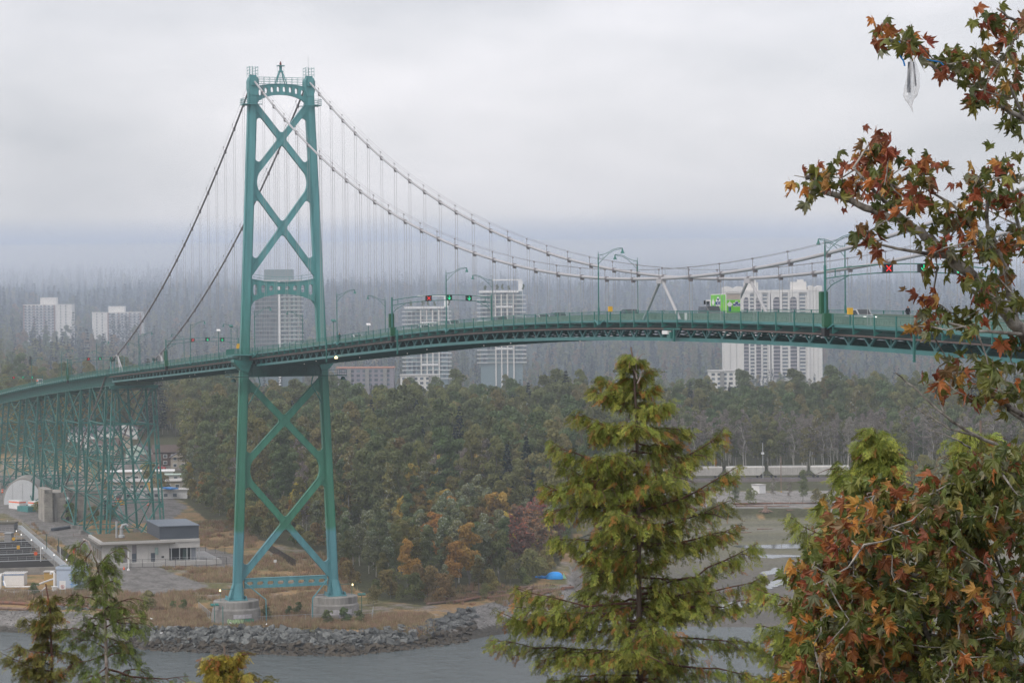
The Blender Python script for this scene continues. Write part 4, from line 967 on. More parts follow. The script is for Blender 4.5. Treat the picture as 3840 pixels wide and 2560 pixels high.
for i in range(V0, V1):
    s = i*PAN; z = rz_(s)-origin_of(vd)[2]; r_ = rot_at(i)
    for sg in (-1, 1):
        put('railing_panel', RAILP, vd, (s+187, sg*7.94, z), r_); put('railing_post', RPOST[sg], vd, (s+187, sg*8.06, z))
        put('barrier_panel', BARR, vd, (s+187, sg*5.05, z), r_)
    put('girder_stiffener', STF, vd, (s+187, 0, z), r_)
def xyb(s, z, k=8.2): zt = rz_(-187)-4.7; f_ = (zt-z)/(zt-3.4); return 5.6+(k-5.6)*f_
def bent(s, label, heavy=False, group='steel bents of the approach viaduct', lev=4):
    zt = rz_(s)-4.75; z0 = float(height([float((np.array([s, 0, 0])-CAM)@FH)], [float((np.array([s, 0, 0])-CAM)@RH)])[0])
    b = thing('viaduct_bent', label, 'viaduct bent', (s, 0, z0), group=group); w_ = 1.15 if heavy else .62
    T = lambda z: 5.7+(zt-z)/(zt-z0)*2.5
    zs = np.linspace(z0+1.2, zt, lev+1)
    for sg in (-1, 1):
        m = MB(); a = (s, sg*T(z0+.8), z0+.8); c = (s, sg*T(zt), zt)
        if heavy:
            for q in (-.5, .5): m.beam((s, a[1]+q, a[2]), (s, c[1]+q, c[2]), 1.1, .3, up=(0, 1, 0))
            for k in range(60):
                z1 = z0+1+(zt-z0-2)*k/60; q = .42 if k % 2 else -.42; z2 = z0+1+(zt-z0-2)*(k+1)/60; m.beam((s+.45, sg*T(z1)+q, z1), (s+.45, sg*T(z2)-q, z2), .09, .05, up=(1, 0, 0))
            for k in range(6): z1 = z0+3+(zt-z0-4)*k/5; m.box((s, sg*T(z1), z1), (1.14, 1.36, 1.3))
        else:
            for q in (-1, 1): m.beam((s, a[1]+q*w_*.42, a[2]), (s, c[1]+q*w_*.42, c[2]), w_, .12, up=(0, 1, 0))
            m.beam(a, c, w_*.5, w_*.8, up=(0, 1, 0))
        m.build('leg', M['green'], b); MB().box((s, sg*T(z0), z0+.2), (2.4, 2.4, 2.0)).build('footing', M['concretedk'], b)
    for k in range(lev+1):
        if k == lev and heavy: continue
        z = zs[k]; MB().beam((s, -T(z), z), (s, T(z), z), .26 if not heavy else .3, .3).build('strut', M['green'], b)
    for k in range(lev):
        za, zb = zs[k], zs[k+1]
        if heavy:
            MB().beam((s, -T(zb), zb), (s, 0, za), .42, .42).build('brace', M['green'], b); MB().beam((s, T(zb), zb), (s, 0, za), .42, .42).build('brace', M['green'], b)
        else:
            MB().beam((s, -T(za), za), (s, T(zb), zb), .3, .26).build('brace', M['green'], b); MB().beam((s+.02, T(za), za), (s+.02, -T(zb), zb), .3, .26).build('brace', M['green'], b)
    return b, T, zs
bent(-187.5, 'heavy lattice legged steel bent under the cable ends, nearest of the viaduct supports', heavy=True, lev=4)
MB().box((-187.5, 0, rz_(-187)-5.2), (1.6, 14, .9)).build('cap_beam', M['green'], bpy.data.objects['viaduct_bent'])
MB().box((-187.5, 0, rz_(-187)-6.0), (3.2, 19, .16)).build('walkway', M['dkgreen'], bpy.data.objects['viaduct_bent'])
PAIRS = [(-200.5, -230.5), (-248.5, -279), (-297, -327), (-345, -375), (-392, -425), (-442, -470)]
ords = ['first', 'second', 'third', 'fourth', 'fifth', 'sixth']
for k, (a, b_) in enumerate(PAIRS):
    ra = bent(a, 'slim braced steel bent, front frame of the %s viaduct support left of the cable bent' % ords[k]); rb = bent(b_, 'slim braced steel bent, rear frame of the %s viaduct support left of the cable bent' % ords[k])
    for sg in (-1, 1):
        for q in range(4):
            z1, z2 = ra[2][q], ra[2][q+1]
            MB().beam((a-.4, sg*ra[1](z1), z1), (b_+.4, sg*rb[1](z2), z2), .28, .28).build('side_brace', M['green'], ra[0]); MB().beam((a-.4, sg*ra[1](z2)+.05, z2), (b_+.4, sg*rb[1](z1)+.05, z1), .28, .28).build('side_brace', M['green'], ra[0])
            MB().beam((a-.4, sg*ra[1](z1), z1), (b_+.4, sg*rb[1](z1), z1), .26, .26).build('side_strut', M['green'], ra[0])
# saddle posts where the cables pass down beside the viaduct
for sg, lab in ((-1, 'green steel saddle post holding the near cable at the viaduct end'), (1, 'green steel saddle post holding the far cable at the viaduct end')):
    p = thing('saddle_post', lab, 'saddle post', (-187.4, sg*6.18, rz_(-187.4)-1.25)); zt = zc_side(-187.3)
    MB().prism([(-188.2, sg*6.18, rz_(-187)-1.3), (-186.4, sg*6.18, rz_(-187)-1.3), (-186.8, sg*6.18, zt-.3), (-187.9, sg*6.18, zt-.3)], (0, -.6, 0), (0, -.42, 0)).prism([(-188.2, sg*6.18, rz_(-187)-1.3), (-186.4, sg*6.18, rz_(-187)-1.3), (-186.8, sg*6.18, zt-.3), (-187.9, sg*6.18, zt-.3)], (0, .42, 0), (0, .6, 0)).build('post_plate', M['teal'], p)
    MB().box((-187.4, sg*6.18, zt), (1.6, 1.3, .8)).build('saddle', M['dkgreen'], p)
# anchorage block
ab = thing('anchorage_block', 'big weathered concrete anchorage block with ragged stained top beside the gravel road', 'anchorage', (-284, -4, 3.4))
m = MB(); m.box((-285.5, -2.2, 8.3), (16, 19.0, 10.6)); m.box((-283.2, -12.4, 8.9), (14, 2.6, 11.8)); m.box((-286, -2.0, 13.9), (13, 9, 1.1)); m.box((-290, -2.5, 15.2), (3.4, 5, 2.2)); m.box((-290, 5, 14.6), (5, 4, 2.2))
m.build('block', M['anch'], ab)
m = MB(); m.box((-277.42, -2.2, 12.9), (.2, 18.9, 1.5)); m.box((-276.1, -12.4, 14.2), (.22, 2.5, 1.1)); m.box((-277.42, -9.9, 8.3), (.14, 1.2, 10.4)); m.build('stained_top_and_gap', M['concretedk'], ab)  # last box: upright dark strip painting the shaded gap beside the buttress
m = MB()
for z in (5.6, 7.3, 9.2, 11.0): m.box((-277.46, -2.2, z), (.08, 18.8, .1)); m.box((-276.16, -12.4, z), (.08, 2.5, .1))
for t_ in (-4, 0, 4): m.box((-277.46, t_, 8), (.08, .1, 9))
m.build('form_joint', M['concretedk'], ab)
for t_ in (-6.2, 6.2):
    m = MB(); m.box((-277.3, t_, 7.6), (.5, 1.0, 7.0)); m.build('cable_slot', M['dark'], ab)
    MB().lathe([(.7, 0), (.9, .6), (.5, 1.2)], c=(-277.0, t_, 10.9), n=8).build('cable_clamp_box', M['steel'], ab)
MB().box((-277.38, 4.6, 4.9), (.12, 2.6, 2.0)).build('door', mat('faded_teal_door', (.06, .22, .18)), ab)

# ------------------------------------------------------------------ lamps
def lamp_proto():
    """pole at local origin, arm towards +y"""
    r = thing('street_lamp', 'x', 'street lamp', (0, 0, 0), group='curved arm street lamps on the bridge')
    MB().tube([(0, 0, -1.9), (0, 0, 9.2)], [.11]*2, 8).tube([(0, 0, 9.2), (0, 0, 10.2)], [.09, .03], 6).lathe([(.17, -.6), (.17, .6), (.12, .8)], n=8).lathe([(.12, 6.3), (.15, 6.5), (.12, 6.7)], n=8).build('pole', M['green'], r, off=(0, 0, 0))
    m = MB(); P1 = [(0, 0, 9.6), (0, .8, 9.65), (0, 1.7, 9.95), (0, 2.7, 10.5), (0, 3.7, 10.75), (0, 4.4, 10.72)]; P2 = [(0, 0, 8.0), (0, .9, 8.95), (0, 1.9, 9.8), (0, 2.9, 10.35), (0, 4.4, 10.68)]
    m.tube(P1, .05, 6); m.tube(P2, .05, 6); m.tube([(0, .55+.32*math.cos(a), 9.25+.32*math.sin(a)) for a in np.linspace(0, 6.28, 13)], .025, 5); m.build('arm', M['green'], r, off=(0, 0, 0))
    m = MB().lathe([(.06, .55), (.1, .35), (.14, .2), (.2, 0), (.36, -.32), (.38, -.36)], c=(0, 4.4, 10.2), n=12); m.build('lamp_shade', M['green'], r, off=(0, 0, 0))
    m = MB(); m.beam((0, 0, -2.2), (-2.3, .1, -1.45), .16, .16); m.beam((0, 0, -2.2), (2.3, .1, -1.45), .16, .16); m.box((0, 0, -1.9), (.7, .5, .7)); m.build('bracket', M['teal'], r, off=(0, 0, 0))
    return r
LP = lamp_proto(); LP.scale = (.8, .8, .8); first = True
nearS = [8.3+70.2*k for k in range(-5, 5)]+[360]; farS = [-12.3+68.6*k for k in range(-5, 6)]
NL = {0: 'just right of the tower', 1: 'second right of the tower', 2: 'right of the nearer signal frame', 3: 'left of the middle of the span', 4: 'by the cabinet where the right signal frame stands', 5: 'far right behind the maple', -1: 'first left of the tower', -2: 'second left of the tower', -3: 'over the viaduct end', -4: 'over the viaduct', -5: 'farthest along the viaduct', 6: 'off right'}
for k, s in enumerate(nearS):
    lab = 'green street lamp on the near railing, %s' % NL[k-5]
    if first: LP.location = (s, -8.25, rz_(s)); LP['label'] = lab; first = False
    else: dup(LP, (s, -8.25, rz_(s)), 0, lab)
for k, s in enumerate(farS): dup(LP, (s, 7.4, rz_(s)), math.pi, 'green street lamp on the far railing, %s' % NL[k-5].replace('cabinet where the right', 'right'))
# ------------------------------------------------------------------ lane signal frames
def signal(parent, p, kind):
    b = MB().box((p[0], p[1], p[2]), (.5, 1.05, .92)).box((p[0]+.35, p[1], p[2]+.44), (.35, .95, .06)).build('signal_head', M['black'], parent)
    m = MB(); x = p[0]+.27; y, z = p[1], p[2]
    if kind == 'x': m.beam((x, y-.28, z-.3), (x, y+.28, z+.3), .04, .11, up=(1, 0, 0)); m.beam((x+.01, y-.28, z+.3), (x+.01, y+.28, z-.3), .04, .11, up=(1, 0, 0))
    else: m.beam((x, y, z+.34), (x, y, z-.3), .04, .14, up=(1, 0, 0)); m.beam((x, y-.3, z+.02), (x, y, z-.34), .04, .13, up=(1, 0, 0)); m.beam((x+.01, y+.3, z+.02), (x+.01, y, z-.34), .04, .13, up=(1, 0, 0))
    m.build('red_cross' if kind == 'x' else 'green_arrow', M['redlight'] if kind == 'x' else M['greenlight'], b, off=origin_of(parent))
def gantry(sn, sf, label, cab=True, ztop=4.7, gl=True):
    zn, zf = rz_(sn), rz_(sf); A = np.array([sn, -8.25, zn]); B = np.array([sf, 7.4, zf]); g = thing('signal_gantry', label, 'signal gantry', A, group='lane signal frames over the bridge deck')
    MB().tube([A+[0, 0, -2.0], A+[0, 0, ztop+.55]], .15, 8).build('post', M['green'], g); MB().tube([B+[0, 0, -1.3], B+[0, 0, ztop+.4]], .12, 8).build('post', M['green'], g)
    def P(f_, h): return A*(1-f_)+B*f_+np.array([0, 0, h+.7*math.sin(math.pi*f_)**.8])
    m = MB(); n = 14
    for h in (ztop-.9, ztop): m.tube([P(k/n, h) for k in range(n+1)], .075, 6)
    for f_ in (.06, .94): m.beam(P(f_, ztop-.9), P(f_, ztop), .09, .09)
    for f_, q in ((0, 1), (1, -1)):
        a = A if f_ == 0 else B; m.tube([a+[0, 0, ztop-2.4], P(.5-q*.46, ztop-1.7), P(.5-q*.36, ztop-.95)], .05, 5); m.tube([P(.5-q*.46, ztop-1.45)+np.array([0, .28*math.cos(a_), .28*math.sin(a_)]) for a_ in np.linspace(0, 6.28, 11)], .025, 5)
    m.build('truss_arm', M['green'], g)
    for f_, k_ in ((.37, 'x'), (.575, 'a'), (.775, 'a')): signal(g, P(f_, ztop-.45), k_)
    if cab:
        MB().box(A+[-.45, 0, 1.2], (.5, .9, 2.4)).build('control_cabinet', M['cabinet'], g); MB().box(A+[.35, 0, -.7], (.6, .9, 1.5)).build('lower_cabinet', M['cabinet'], g); MB().box(A+[.0, 0, -2.0], (.8, .6, .9)).build('bracket_box', M['black'], g)
    return g
gantry(116.5, 124.2, 'lane signal frame with red cross and two green arrows, between the tower and midspan')
gantry(289.1, 298.5, 'lane signal frame with red cross and two green arrows, rightmost, partly behind maple leaves')
gantry(-93.5, -79.5, 'lane signal frame with red cross and two green arrows, just left of the tower')
gantry(-260, -246, 'lane signal frame with red cross and two green arrows, over the viaduct end')
gantry(-442, -428, 'lane signal frame with red cross and two green arrows, leftmost along the viaduct')
# floodlights on short posts near the tower, call boxes and small signs
def flood(p, h, label, heads=1, mt='green', wh=False):
    f_ = thing('floodlight', label, 'floodlight', p, group='floodlights by the tower'); p = np.array(p, float)
    MB().tube([p, p+[0, 0, h]], .07, 6).build('pole', M['green'], f_)
    for k in range(heads):
        q = p+[.1, (k-(heads-1)/2)*.95, h+.15]; a = MB().prism([(q[0]-.35, q[1]-.4, q[2]+.22), (q[0]+.4, q[1]-.4, q[2]-.12), (q[0]+.34, q[1]-.4, q[2]-.3), (q[0]-.42, q[1]-.4, q[2]-.02)], (0, 0, 0), (0, .8, 0)).build('lamp_head', M['white' if wh else 'green'], f_)
flood((-29, -8.3, rz_(-29)-1.2), 6.2, 'white headed floodlight on thin pole left of the near tower leg', wh=True); flood((-14, -8.6, rz_(-14)-1.2), 6.6, 'green headed floodlight beside the near tower leg'); flood((44, 7.3, rz_(44)-1.2), 4.4, 'white headed floodlight behind the far railing right of the tower', wh=True); flood((76, -8.3, rz_(76)-1.2), 4.0, 'green headed floodlight on a short pole by the first lamp right of the tower')
for px, y, t_, h_, lab, nn in ((805, 2270, -17, 3.0, 'twin floodlights on green pole left of the near pier', 2), (1357, 2245, 17, 3.6, 'twin floodlights on green pole right of the far pier', 2)):
    p = onS(px, 2330, -4 if px > 1000 else 3); p[2] = 3.3; flood(p, 4.6, lab, heads=nn)
p = onS(836, 2330, 9); p[2] = 3.3; tag(MB().tube([p, p+[0, 0, 5.0]], .09, 6).build('green_pole', M['green'], None, off=(0, 0, 0)), 'plain green pole standing in front of the graffiti covered pier', 'pole')
def callbox(s, t_, label, dz=0):
    c = thing('call_box', label, 'call box', (s, t_, rz_(s)-1.2)); MB().box((s, t_, rz_(s)+.3+dz), (.35, .55, .75)).build('box', M['yellow'], c); MB().box((s, t_, rz_(s)-.6), (.12, .14, 1.2)).build('post', M['green'], c)
callbox(221.6, -7.6, 'yellow emergency box on the railing beside the lamp left of midspan'); callbox(292.6, -7.0, 'yellow emergency box beside the green control cabinet at right'); callbox(1.9, -10.6, 'yellow emergency box on the near tower leg above the deck')
sgn = thing('sign', 'small orange sign on the lamp pole between the tower legs', 'sign', (-12.0, 7.2, rz_(-12))); MB().box((-8.5, -7.9, rz_(-8)+1.0), (.06, 1.3, .75)).build('board', M['yellow'], sgn)
# ================================================================== apartment towers
def tower_block(name, label, px0, px1, F, ytop, ybase_z, floors, build, rot=0.0):
    w_ = (px1-px0)/FPX*F; c = FP(F, (px0+px1)/2); zt = float(at((px0+px1)/2, ytop, F)[2])
    return w_, c, zt
def apt(label, px0, px1, F, ytop, fh, style, dep=18, z0=None, rz=0.0, pent=None):
    """apartment block: local frame x = right, y = away, placed facing the camera"""
    w_ = (px1-px0)/FPX*F; pxc = (px0+px1)/2; c = FP(F, pxc); zt = float(at(pxc, ytop, F)[2]); zg = hz(F, pxc)-1
    o = thing('apartment_tower', label, 'apartment tower', (c[0], c[1], zg), math.atan2(RH[1], RH[0])+rz); H = zt-zg; n = int(H/fh)
    def part(nm, mt, m): return m.build(nm, mt, o, off=(0, 0, 0))
    z_lo = max(0, H-fh*n)
    vis = [z_lo+fh*k for k in range(n)]
    def windows(x0, x1, y, cols, wsz, mt, zs=None, prob=1.0):
        me = MB().box((0, 0, 0), (wsz[0], .3, wsz[1])).mesh('window', mt); fr = MB().box((0, -.05, -wsz[1]/2-.1), (wsz[0]+.3, .5, .14)).mesh('sill', M['cream'])
        for z in (zs or vis)[-17:]:
            for k in range(cols):
                if rng.random() > prob: continue
                q = put('window', me, o, (x0+(x1-x0)*(k+.5)/cols, y-.02, z+fh*.5)); 
    if style == 'slab':           # brown brick piers and balconies one side, blank pale gable the other
        part('body', M['cream'], MB().box((0, dep/2, H/2), (w_, dep, H)))
        xs, xe = pent[3]; g0, g1 = pent[4]
        part('roof_parapet', M['cream'], MB().box((0, dep/2, H+.3), (w_+.6, dep+.6, .7)))
        part('penthouse', M['cream'], MB().box(((pent[0]+pent[1])/2*w_-w_/2, dep/2, H+pent[2]/2+.6), ((pent[1]-pent[0])*w_, dep*.6, pent[2])))
        m = MB(); L = (xe-xs)*w_; x0 = xs*w_-w_/2
        for k in range(7):
            if k % 2 == 0: m.box((x0+L*k/6.3+.8, -.45, H/2), (1.3, 1.0, H-.4))
        part('brick_pier', M['brick'], m)
        sl = MB().box((0, -.6, 0), (L*.96, 1.3, .22)).mesh('balcony_slab', M['cream']); pn = MB().box((0, -1.2, .55), (L*.9, .08, .9)).mesh('balcony_front', mat('grey_balcony_panel', (.30, .31, .34)))
        for z in vis[-12:]: a = put('balcony', sl, o, (x0+L/2, 0, z)); put('balcony_front', pn, a)
        windows(x0+.4, x0+L-.4, -.16, 8, (1.9, 1.5), M['glass']); windows(g0*w_-w_/2, g1*w_-w_/2, -.16, 2, (1.1, 1.2), M['glass'])
    elif style == 'glass':        # slender glass tower with white fin and balcony bands
        part('body', M['glassb'], MB().box((0, dep/2, H/2), (w_*.9, dep, H)))
        part('fin', M['white'], MB().box((w_*.02, -.8, H/2), (1.5, 2.4, H-1)))
        part('penthouse', M['glassb'], MB().box((w_*.0, dep/2, H+4), (w_*.55, dep*.6, 8))); part('roof_slab', M['white'], MB().box((0, dep/2, H+.1), (w_*.98, dep+2, .5)))
        m1 = MB().box((0, -.9, 0), (w_*.44, 1.9, .35)).mesh('balcony_slab', M['white']); m2 = MB().box((0, -.7, 0), (w_*.46, 1.4, .3)).mesh('balcony_slab', mat('grey_slab_edge', (.38, .39, .42)))
        for z in vis[-22:]: put('balcony', m1, o, (w_*.27, 0, z)); put('balcony', m2, o, (-w_*.25, 0, z))
        windows(-w_*.44, -w_*.04, -.16, 6, (1.6, 2.1), M['glass'], prob=.75); windows(w_*.08, w_*.44, -.16, 4, (1.7, 2.1), mat('pale_green_glass', (.30, .38, .37), rough=.2), prob=.85)
    elif style == 'modern':       # white framed tower with roof garden frame
        part('body', M['glassb'], MB().box((0, dep/2, H/2), (w_*.86, dep, H)))
        m = MB()
        for f_ in (-.12, -.0, .12, .25): m.box((f_*w_, -.5, H/2-1), (.9, 1.2, H-2))
        part('column', M['cream'], m)
        part('roof_slab', M['white'], MB().box((-w_*.05, dep/2, H-.2), (w_*.82, dep+3, 1.6)))
        m = MB(); m.box((w_*.40, dep/2-3, H+2.5-6), (w_*.09, 3, 17+5)); m.box((w_*.12, dep/2-3, H+8.2), (w_*.62, 3, .9)); part('roof_frame', M['white'], m)
        sl = MB().box((0, -.6, 0), (w_*.98, 1.6, .3)).mesh('balcony_slab', M['cream']); s2 = MB().box((0, -.8, 0), (w_*.22, 2.2, .5)).mesh('balcony_slab', M['white'])
        for i, z in enumerate(vis[-17:]):
            put('balcony', sl, o, (-w_*.02, .2, z)); put('balcony', s2, o, (w_*.40, 0, z)); put('balcony', s2, o, (-w_*.40, 0, z))
            if i % 5 == 3: put('spandrel', MB().box((0, -.9, 0), (w_*.34, 1.2, 1.3)).mesh('spandrel', M['white']), o, (w_*.06, 0, z+1))
        windows(-w_*.40, w_*.40, -.16, 9, (1.9, 2.2), M['glass'], prob=.7)
        for k, (f_, h_) in enumerate(((-.33, 3.4), (-.08, 4.0), (.03, 4.4), (.16, 3.2), (.46, 4.0))):
            V, F_, cc = crown(300+k, h_, 1.6, .4, 5, 200, .5, GR); q = put('roof_shrub', mesh_np('roof_shrub', V, F_, M['leaf'], col=cc), o, (f_*w_, dep/2-4, H+.6))
    elif style == 'concrete':     # beige slab with recessed bays, arched tops and rounded parapets
        part('body', M['cream'], MB().box((0, dep/2, H/2), (w_, dep, H)))
        side = pent[0]; bl = pent[1]; b0, b1 = ((-w_/2+bl*w_, w_/2) if side < 0 else (-w_/2, w_/2-bl*w_)); L = b1-b0
        m = MB()
        for f_ in (0, .24, .46, .70, .985): m.box((b0+L*f_, -.9, H/2-1), (L*.055, 1.8, H-2.5))
        m.box(((b0+b1)/2, -.9, H-1.1), (L+.8, 2.0, 2.2)); part('pier', M['cream'], m)
        for f_ in (.13, .58):
            P = [(b0+L*f_-L*.11, 0, H-2.2)]+[(b0+L*(f_+.0)-L*.11*math.cos(a), 0, H-9.5+4*math.sin(a)) for a in np.linspace(0, math.pi, 9)]+[(b0+L*f_+L*.11, 0, H-2.2)]
            part('arch_wall', M['cream'], MB().prism(P, (0, -1.6, 0), (0, -.01, 0)))
        dk_ = MB()
        sl = MB().box((0, -.8, .5), (L*.2, 1.3, 1.05)).mesh('balcony', mat('dusky_balcony', (.33, .29, .30)))
        me = MB().box((0, 0, 0), (L*.15, .2, 1.5)).mesh('window', M['glass']); rec = MB().box((0, 0, 0), (L*.2, .2, 1.5)).mesh('window', M['dark'])
        for z in vis[-25:-1]:
            for f_ in (.35, .83): put('window', me, o, (b0+L*(f_+.0), -.12, z+1.3)); put('spandrel', MBSP(L), o, (b0+L*f_, -.5, z+.1))
            for f_ in (.12, .58): put('window', rec, o, (b0+L*f_, -.12, z+1.9)); 
            if z < H-8:
                for f_ in (.12, .58): put('balcony', sl, o, (b0+L*f_, 0, z))
        bx0, bx1 = ((-w_/2, -w_/2+bl*w_) if side < 0 else (w_/2-bl*w_, w_/2))
        P = [(bx0, 0, H-1)]+[(bx0+(bx1-bx0)*k/10, 0, H+1.2+2.0*abs(math.sin(k/10*math.pi*1.6+.5))) for k in range(11)]+[(bx1, 0, H-1)]
        part('rounded_parapet', M['cream'], MB().prism(P, (0, -.5, 0), (0, dep, 0)))
        part('ribbed_wall', M['cream'], (lambda m: [m.box((bx0+(bx1-bx0)*(k+.5)/3, -.3, H/2-1), ((bx1-bx0)/3-.5, .6, H-2)) for k in range(3)] and m)(MB()))
        part('penthouse', M['cream'], MB().box((w_*(.12 if side < 0 else .05), dep/2, H+3), (w_*.3, dep*.5, 6.5)).box((w_*(.16 if side < 0 else .09), dep/2, H+7), (w_*.12, dep*.3, 2)))
    return o
_sp = {}
def MBSP(L):
    k = round(L, 1)
    if k not in _sp: _sp[k] = MB().box((0, 0, 0), (L*.17, 1.0, .9)).mesh('spandrel', M['cream'])
    return _sp[k]
apt('low wide cream apartment block with brown brick piers, farthest left on the hillside', 88, 270, 2560, 1143, 2.85, 'slab', pent=(.34, .67, 7, (0, .66), (.72, .93)))
apt('cream apartment block with blank windowed gable at left and square rooftop box', 346, 532, 2560, 1172, 2.85, 'slab', pent=(.32, .64, 6, (.31, .99), (.04, .26)))
apt('slender glass apartment tower with white vertical fin, seen between the bridge tower legs', 948, 1142, 1800, 1052, 3.0, 'glass')
apt('white framed modern apartment tower with roof garden, left of its taller twin', 1510, 1692, 1800, 1152, 3.0, 'modern', dep=20)
apt('taller white framed modern apartment tower with roof garden', 1790, 1972, 1800, 1092, 3.0, 'modern', dep=20)
apt('beige concrete apartment slab with blank ribbed wall at left, behind the green truck', 2714, 2886, 1980, 1088, 2.8, 'concrete', pent=(-1, .42), dep=16)
apt('beige concrete apartment slab with blank wall at right', 2896, 3084, 1980, 1086, 2.8, 'concrete', pent=(1, .27), dep=16)
# low housing below the span
for k, (a, b, y, lab) in enumerate(((1262, 1475, 1380, 'long low apartment building with orange roof edge under the bridge'), (2660, 2790, 1392, 'low cream podium building in front of the beige slabs'), (1500, 1640, 1408, 'low pale building at the foot of the white towers'))):
    F = 1690; w_ = (b-a)/FPX*F; c = FP(F, (a+b)/2); zt = float(at((a+b)/2, y, F)[2]); zg = hz(F, (a+b)/2)-1; H = zt-zg
    o = thing('apartment_building', lab, 'building', (c[0], c[1], zg), math.atan2(RH[1], RH[0])); MB().box((0, 8, H/2), (w_, 16, H)).build('wall', mat('grey_mauve_siding', (.24, .22, .25)) if k == 0 else M['cream'], o, off=(0, 0, 0))
    MB().box((0, 8, H+.3), (w_+1, 17, .8)).build('roof', mat('orange_roof_edge', (.45, .2, .12)) if k == 0 else M['palecon'], o, off=(0, 0, 0))
    me = MB().box((0, 0, 0), (2.2, .2, 1.6)).mesh('window', M['glass'])
    for i in range(int(w_/4)):
        for j in range(4): put('window', me, o, (-w_/2+2.4+i*4, -.08, H-2-3*j))
        if i % 3 == 1: put('bay', MB().box((0, -.6, H/2), (2.6, 1.2, H-.5)).mesh('bay', M['concrete']), o, (-w_/2+4.4+i*4, 0, 0))

# ================================================================== houses and yards beyond the viaduct
def house(label, px, y, w_, d_, h_, rh, wall, roof, F=None, rz=0.0, gable='x', cat='house'):
    p = G(px, y); z = p[2]
    if F: p = FP(F, px); p[2] = hz(F, px); z = p[2]
    o = thing('house', label, cat, (p[0], p[1], z-.3), math.atan2(RH[1], RH[0])+rz)
    MB().box((0, 0, h_/2), (w_, d_, h_)).build('wall', wall, o, off=(0, 0, 0)); e = .6
    if gable == 'x': P = [(0, -d_/2-e, h_-.15), (0, 0, h_+rh), (0, d_/2+e, h_-.15)]; m = MB().prism(P, (-w_/2-e, 0, 0), (w_/2+e, 0, 0)); 
    else: P = [(-w_/2-e, 0, h_-.15), (0, 0, h_+rh), (w_/2+e, 0, h_-.15)]; m = MB().prism(P, (0, -d_/2-e, 0), (0, d_/2+e, 0))
    m.build('roof', roof, o, off=(0, 0, 0))
    if gable == 'y': MB().prism([(-w_/2+.1, 0, h_-.1), (0, 0, h_+rh-.35), (w_/2-.1, 0, h_-.1)], (0, -d_/2-e-.03, 0), (0, -d_/2-e-.005, 0)).build('gable', wall, o, off=(0, 0, 0))
    fr = MB().box((0, 0, 0), (1.7, .16, 1.5)).mesh('window', M['white']); gl = MB().box((0, -.1, 0), (1.35, .06, 1.15)).mesh('pane', M['glass'])
    for i in range(max(1, int(w_/3.4))):
        for zz in ([1.6, 4.4] if h_ > 4.6 else [1.6]):
            q = put('window', fr, o, (-w_/2+1.8+i*3.3, -d_/2-.07, zz)); put('pane', gl, q)
    return o
HS = [('white walled house with dark grey roof, highest of the cluster behind the viaduct', 470, 1668, 11, 8, 5.6, 2.6, 'white', 'roofgrey', 1260, 'y'), ('white house with broad grey roof left of the orange gabled one', 395, 1680, 13, 9, 5.4, 2.4, 'white', 'roofgrey', 1240, 'x'),
      ('tan house with small orange gable', 452, 1700, 9, 7, 5.2, 2.2, 'tan', 'roofgrey', 1190, 'y'), ('low grey roofed house left of the big viaduct legs', 300, 1675, 12, 9, 5, 2.5, 'white', 'roofgrey', 1230, 'x'),
      ('white house with grey roof, left end of the row', 335, 1715, 10, 8, 5, 2.4, 'white', 'roofgrey', 1180, 'y'), ('grey house with wide brown roof in the middle of the row', 385, 1740, 13, 9, 4.8, 2.6, 'tan', 'roofbrown', 1140, 'x'),
      ('mint green house with gable facing the water', 515, 1700, 9.5, 9, 4.6, 2.8, 'mint', 'roofgrey', 1110, 'y'), ('dark brown two storey house with white window frames', 620, 1715, 11, 9, 6.2, 2.8, 'brickd', 'roofbrown', 1075, 'x'),
      ('pale grey house half hidden by a tree, right end of the row', 672, 1722, 8, 8, 5, 2.4, 'tan', 'roofgrey', 1060, 'y'), ('small tan house with garage beside the brown house', 560, 1735, 8, 8, 3.6, 2.2, 'tan', 'roofbrown', 1062, 'x')]
M['brickd'] = mat('dark_brown_shingle_wall', (.10, .07, .06), rough=.9)
for (lab, px, y, w_, d_, h_, rh, wl, rf, F, gb) in HS: house(lab, px, y, w_, d_, h_, rh, M[wl], M[rf], F=F, gable=gb, rz=(rng.random()-.5)*.3)
SHD = [('long white flat roofed industrial shed, farthest of the yard sheds', 520, 990, 26, 8, 4, .5, 'palecon', 'white'), ('white trailer with mint roof in the yard', 640, 985, 14, 4, 3, .3, 'white', 'mint'), ('long grey roofed yard shed with open side', 560, 945, 30, 7, 3.6, .6, 'tan', 'palecon'),
       ('white long workshop with small windows nearest the excavator', 560, 905, 26, 8, 3.6, .4, 'white', 'palecon'), ('low grey shed with flat roof at the left of the yard', 468, 960, 10, 6, 3, .3, 'palecon', 'palecon')]
for (lab, px, F, w_, d_, h_, rh, wl, rf) in SHD: o = house(lab, px, 0, w_, d_, h_, rh, M[wl], M[rf], F=F, cat='shed', rz=.12); o.name = 'yard_shed'
tag(MB().box(FP(900, 632, hz(900, 632)+3.9), (7, 3, .5), .3).build('tarpaulin', M['blue'], None, off=(0, 0, 0)), 'blue tarpaulin on the white workshop roof', 'tarpaulin')
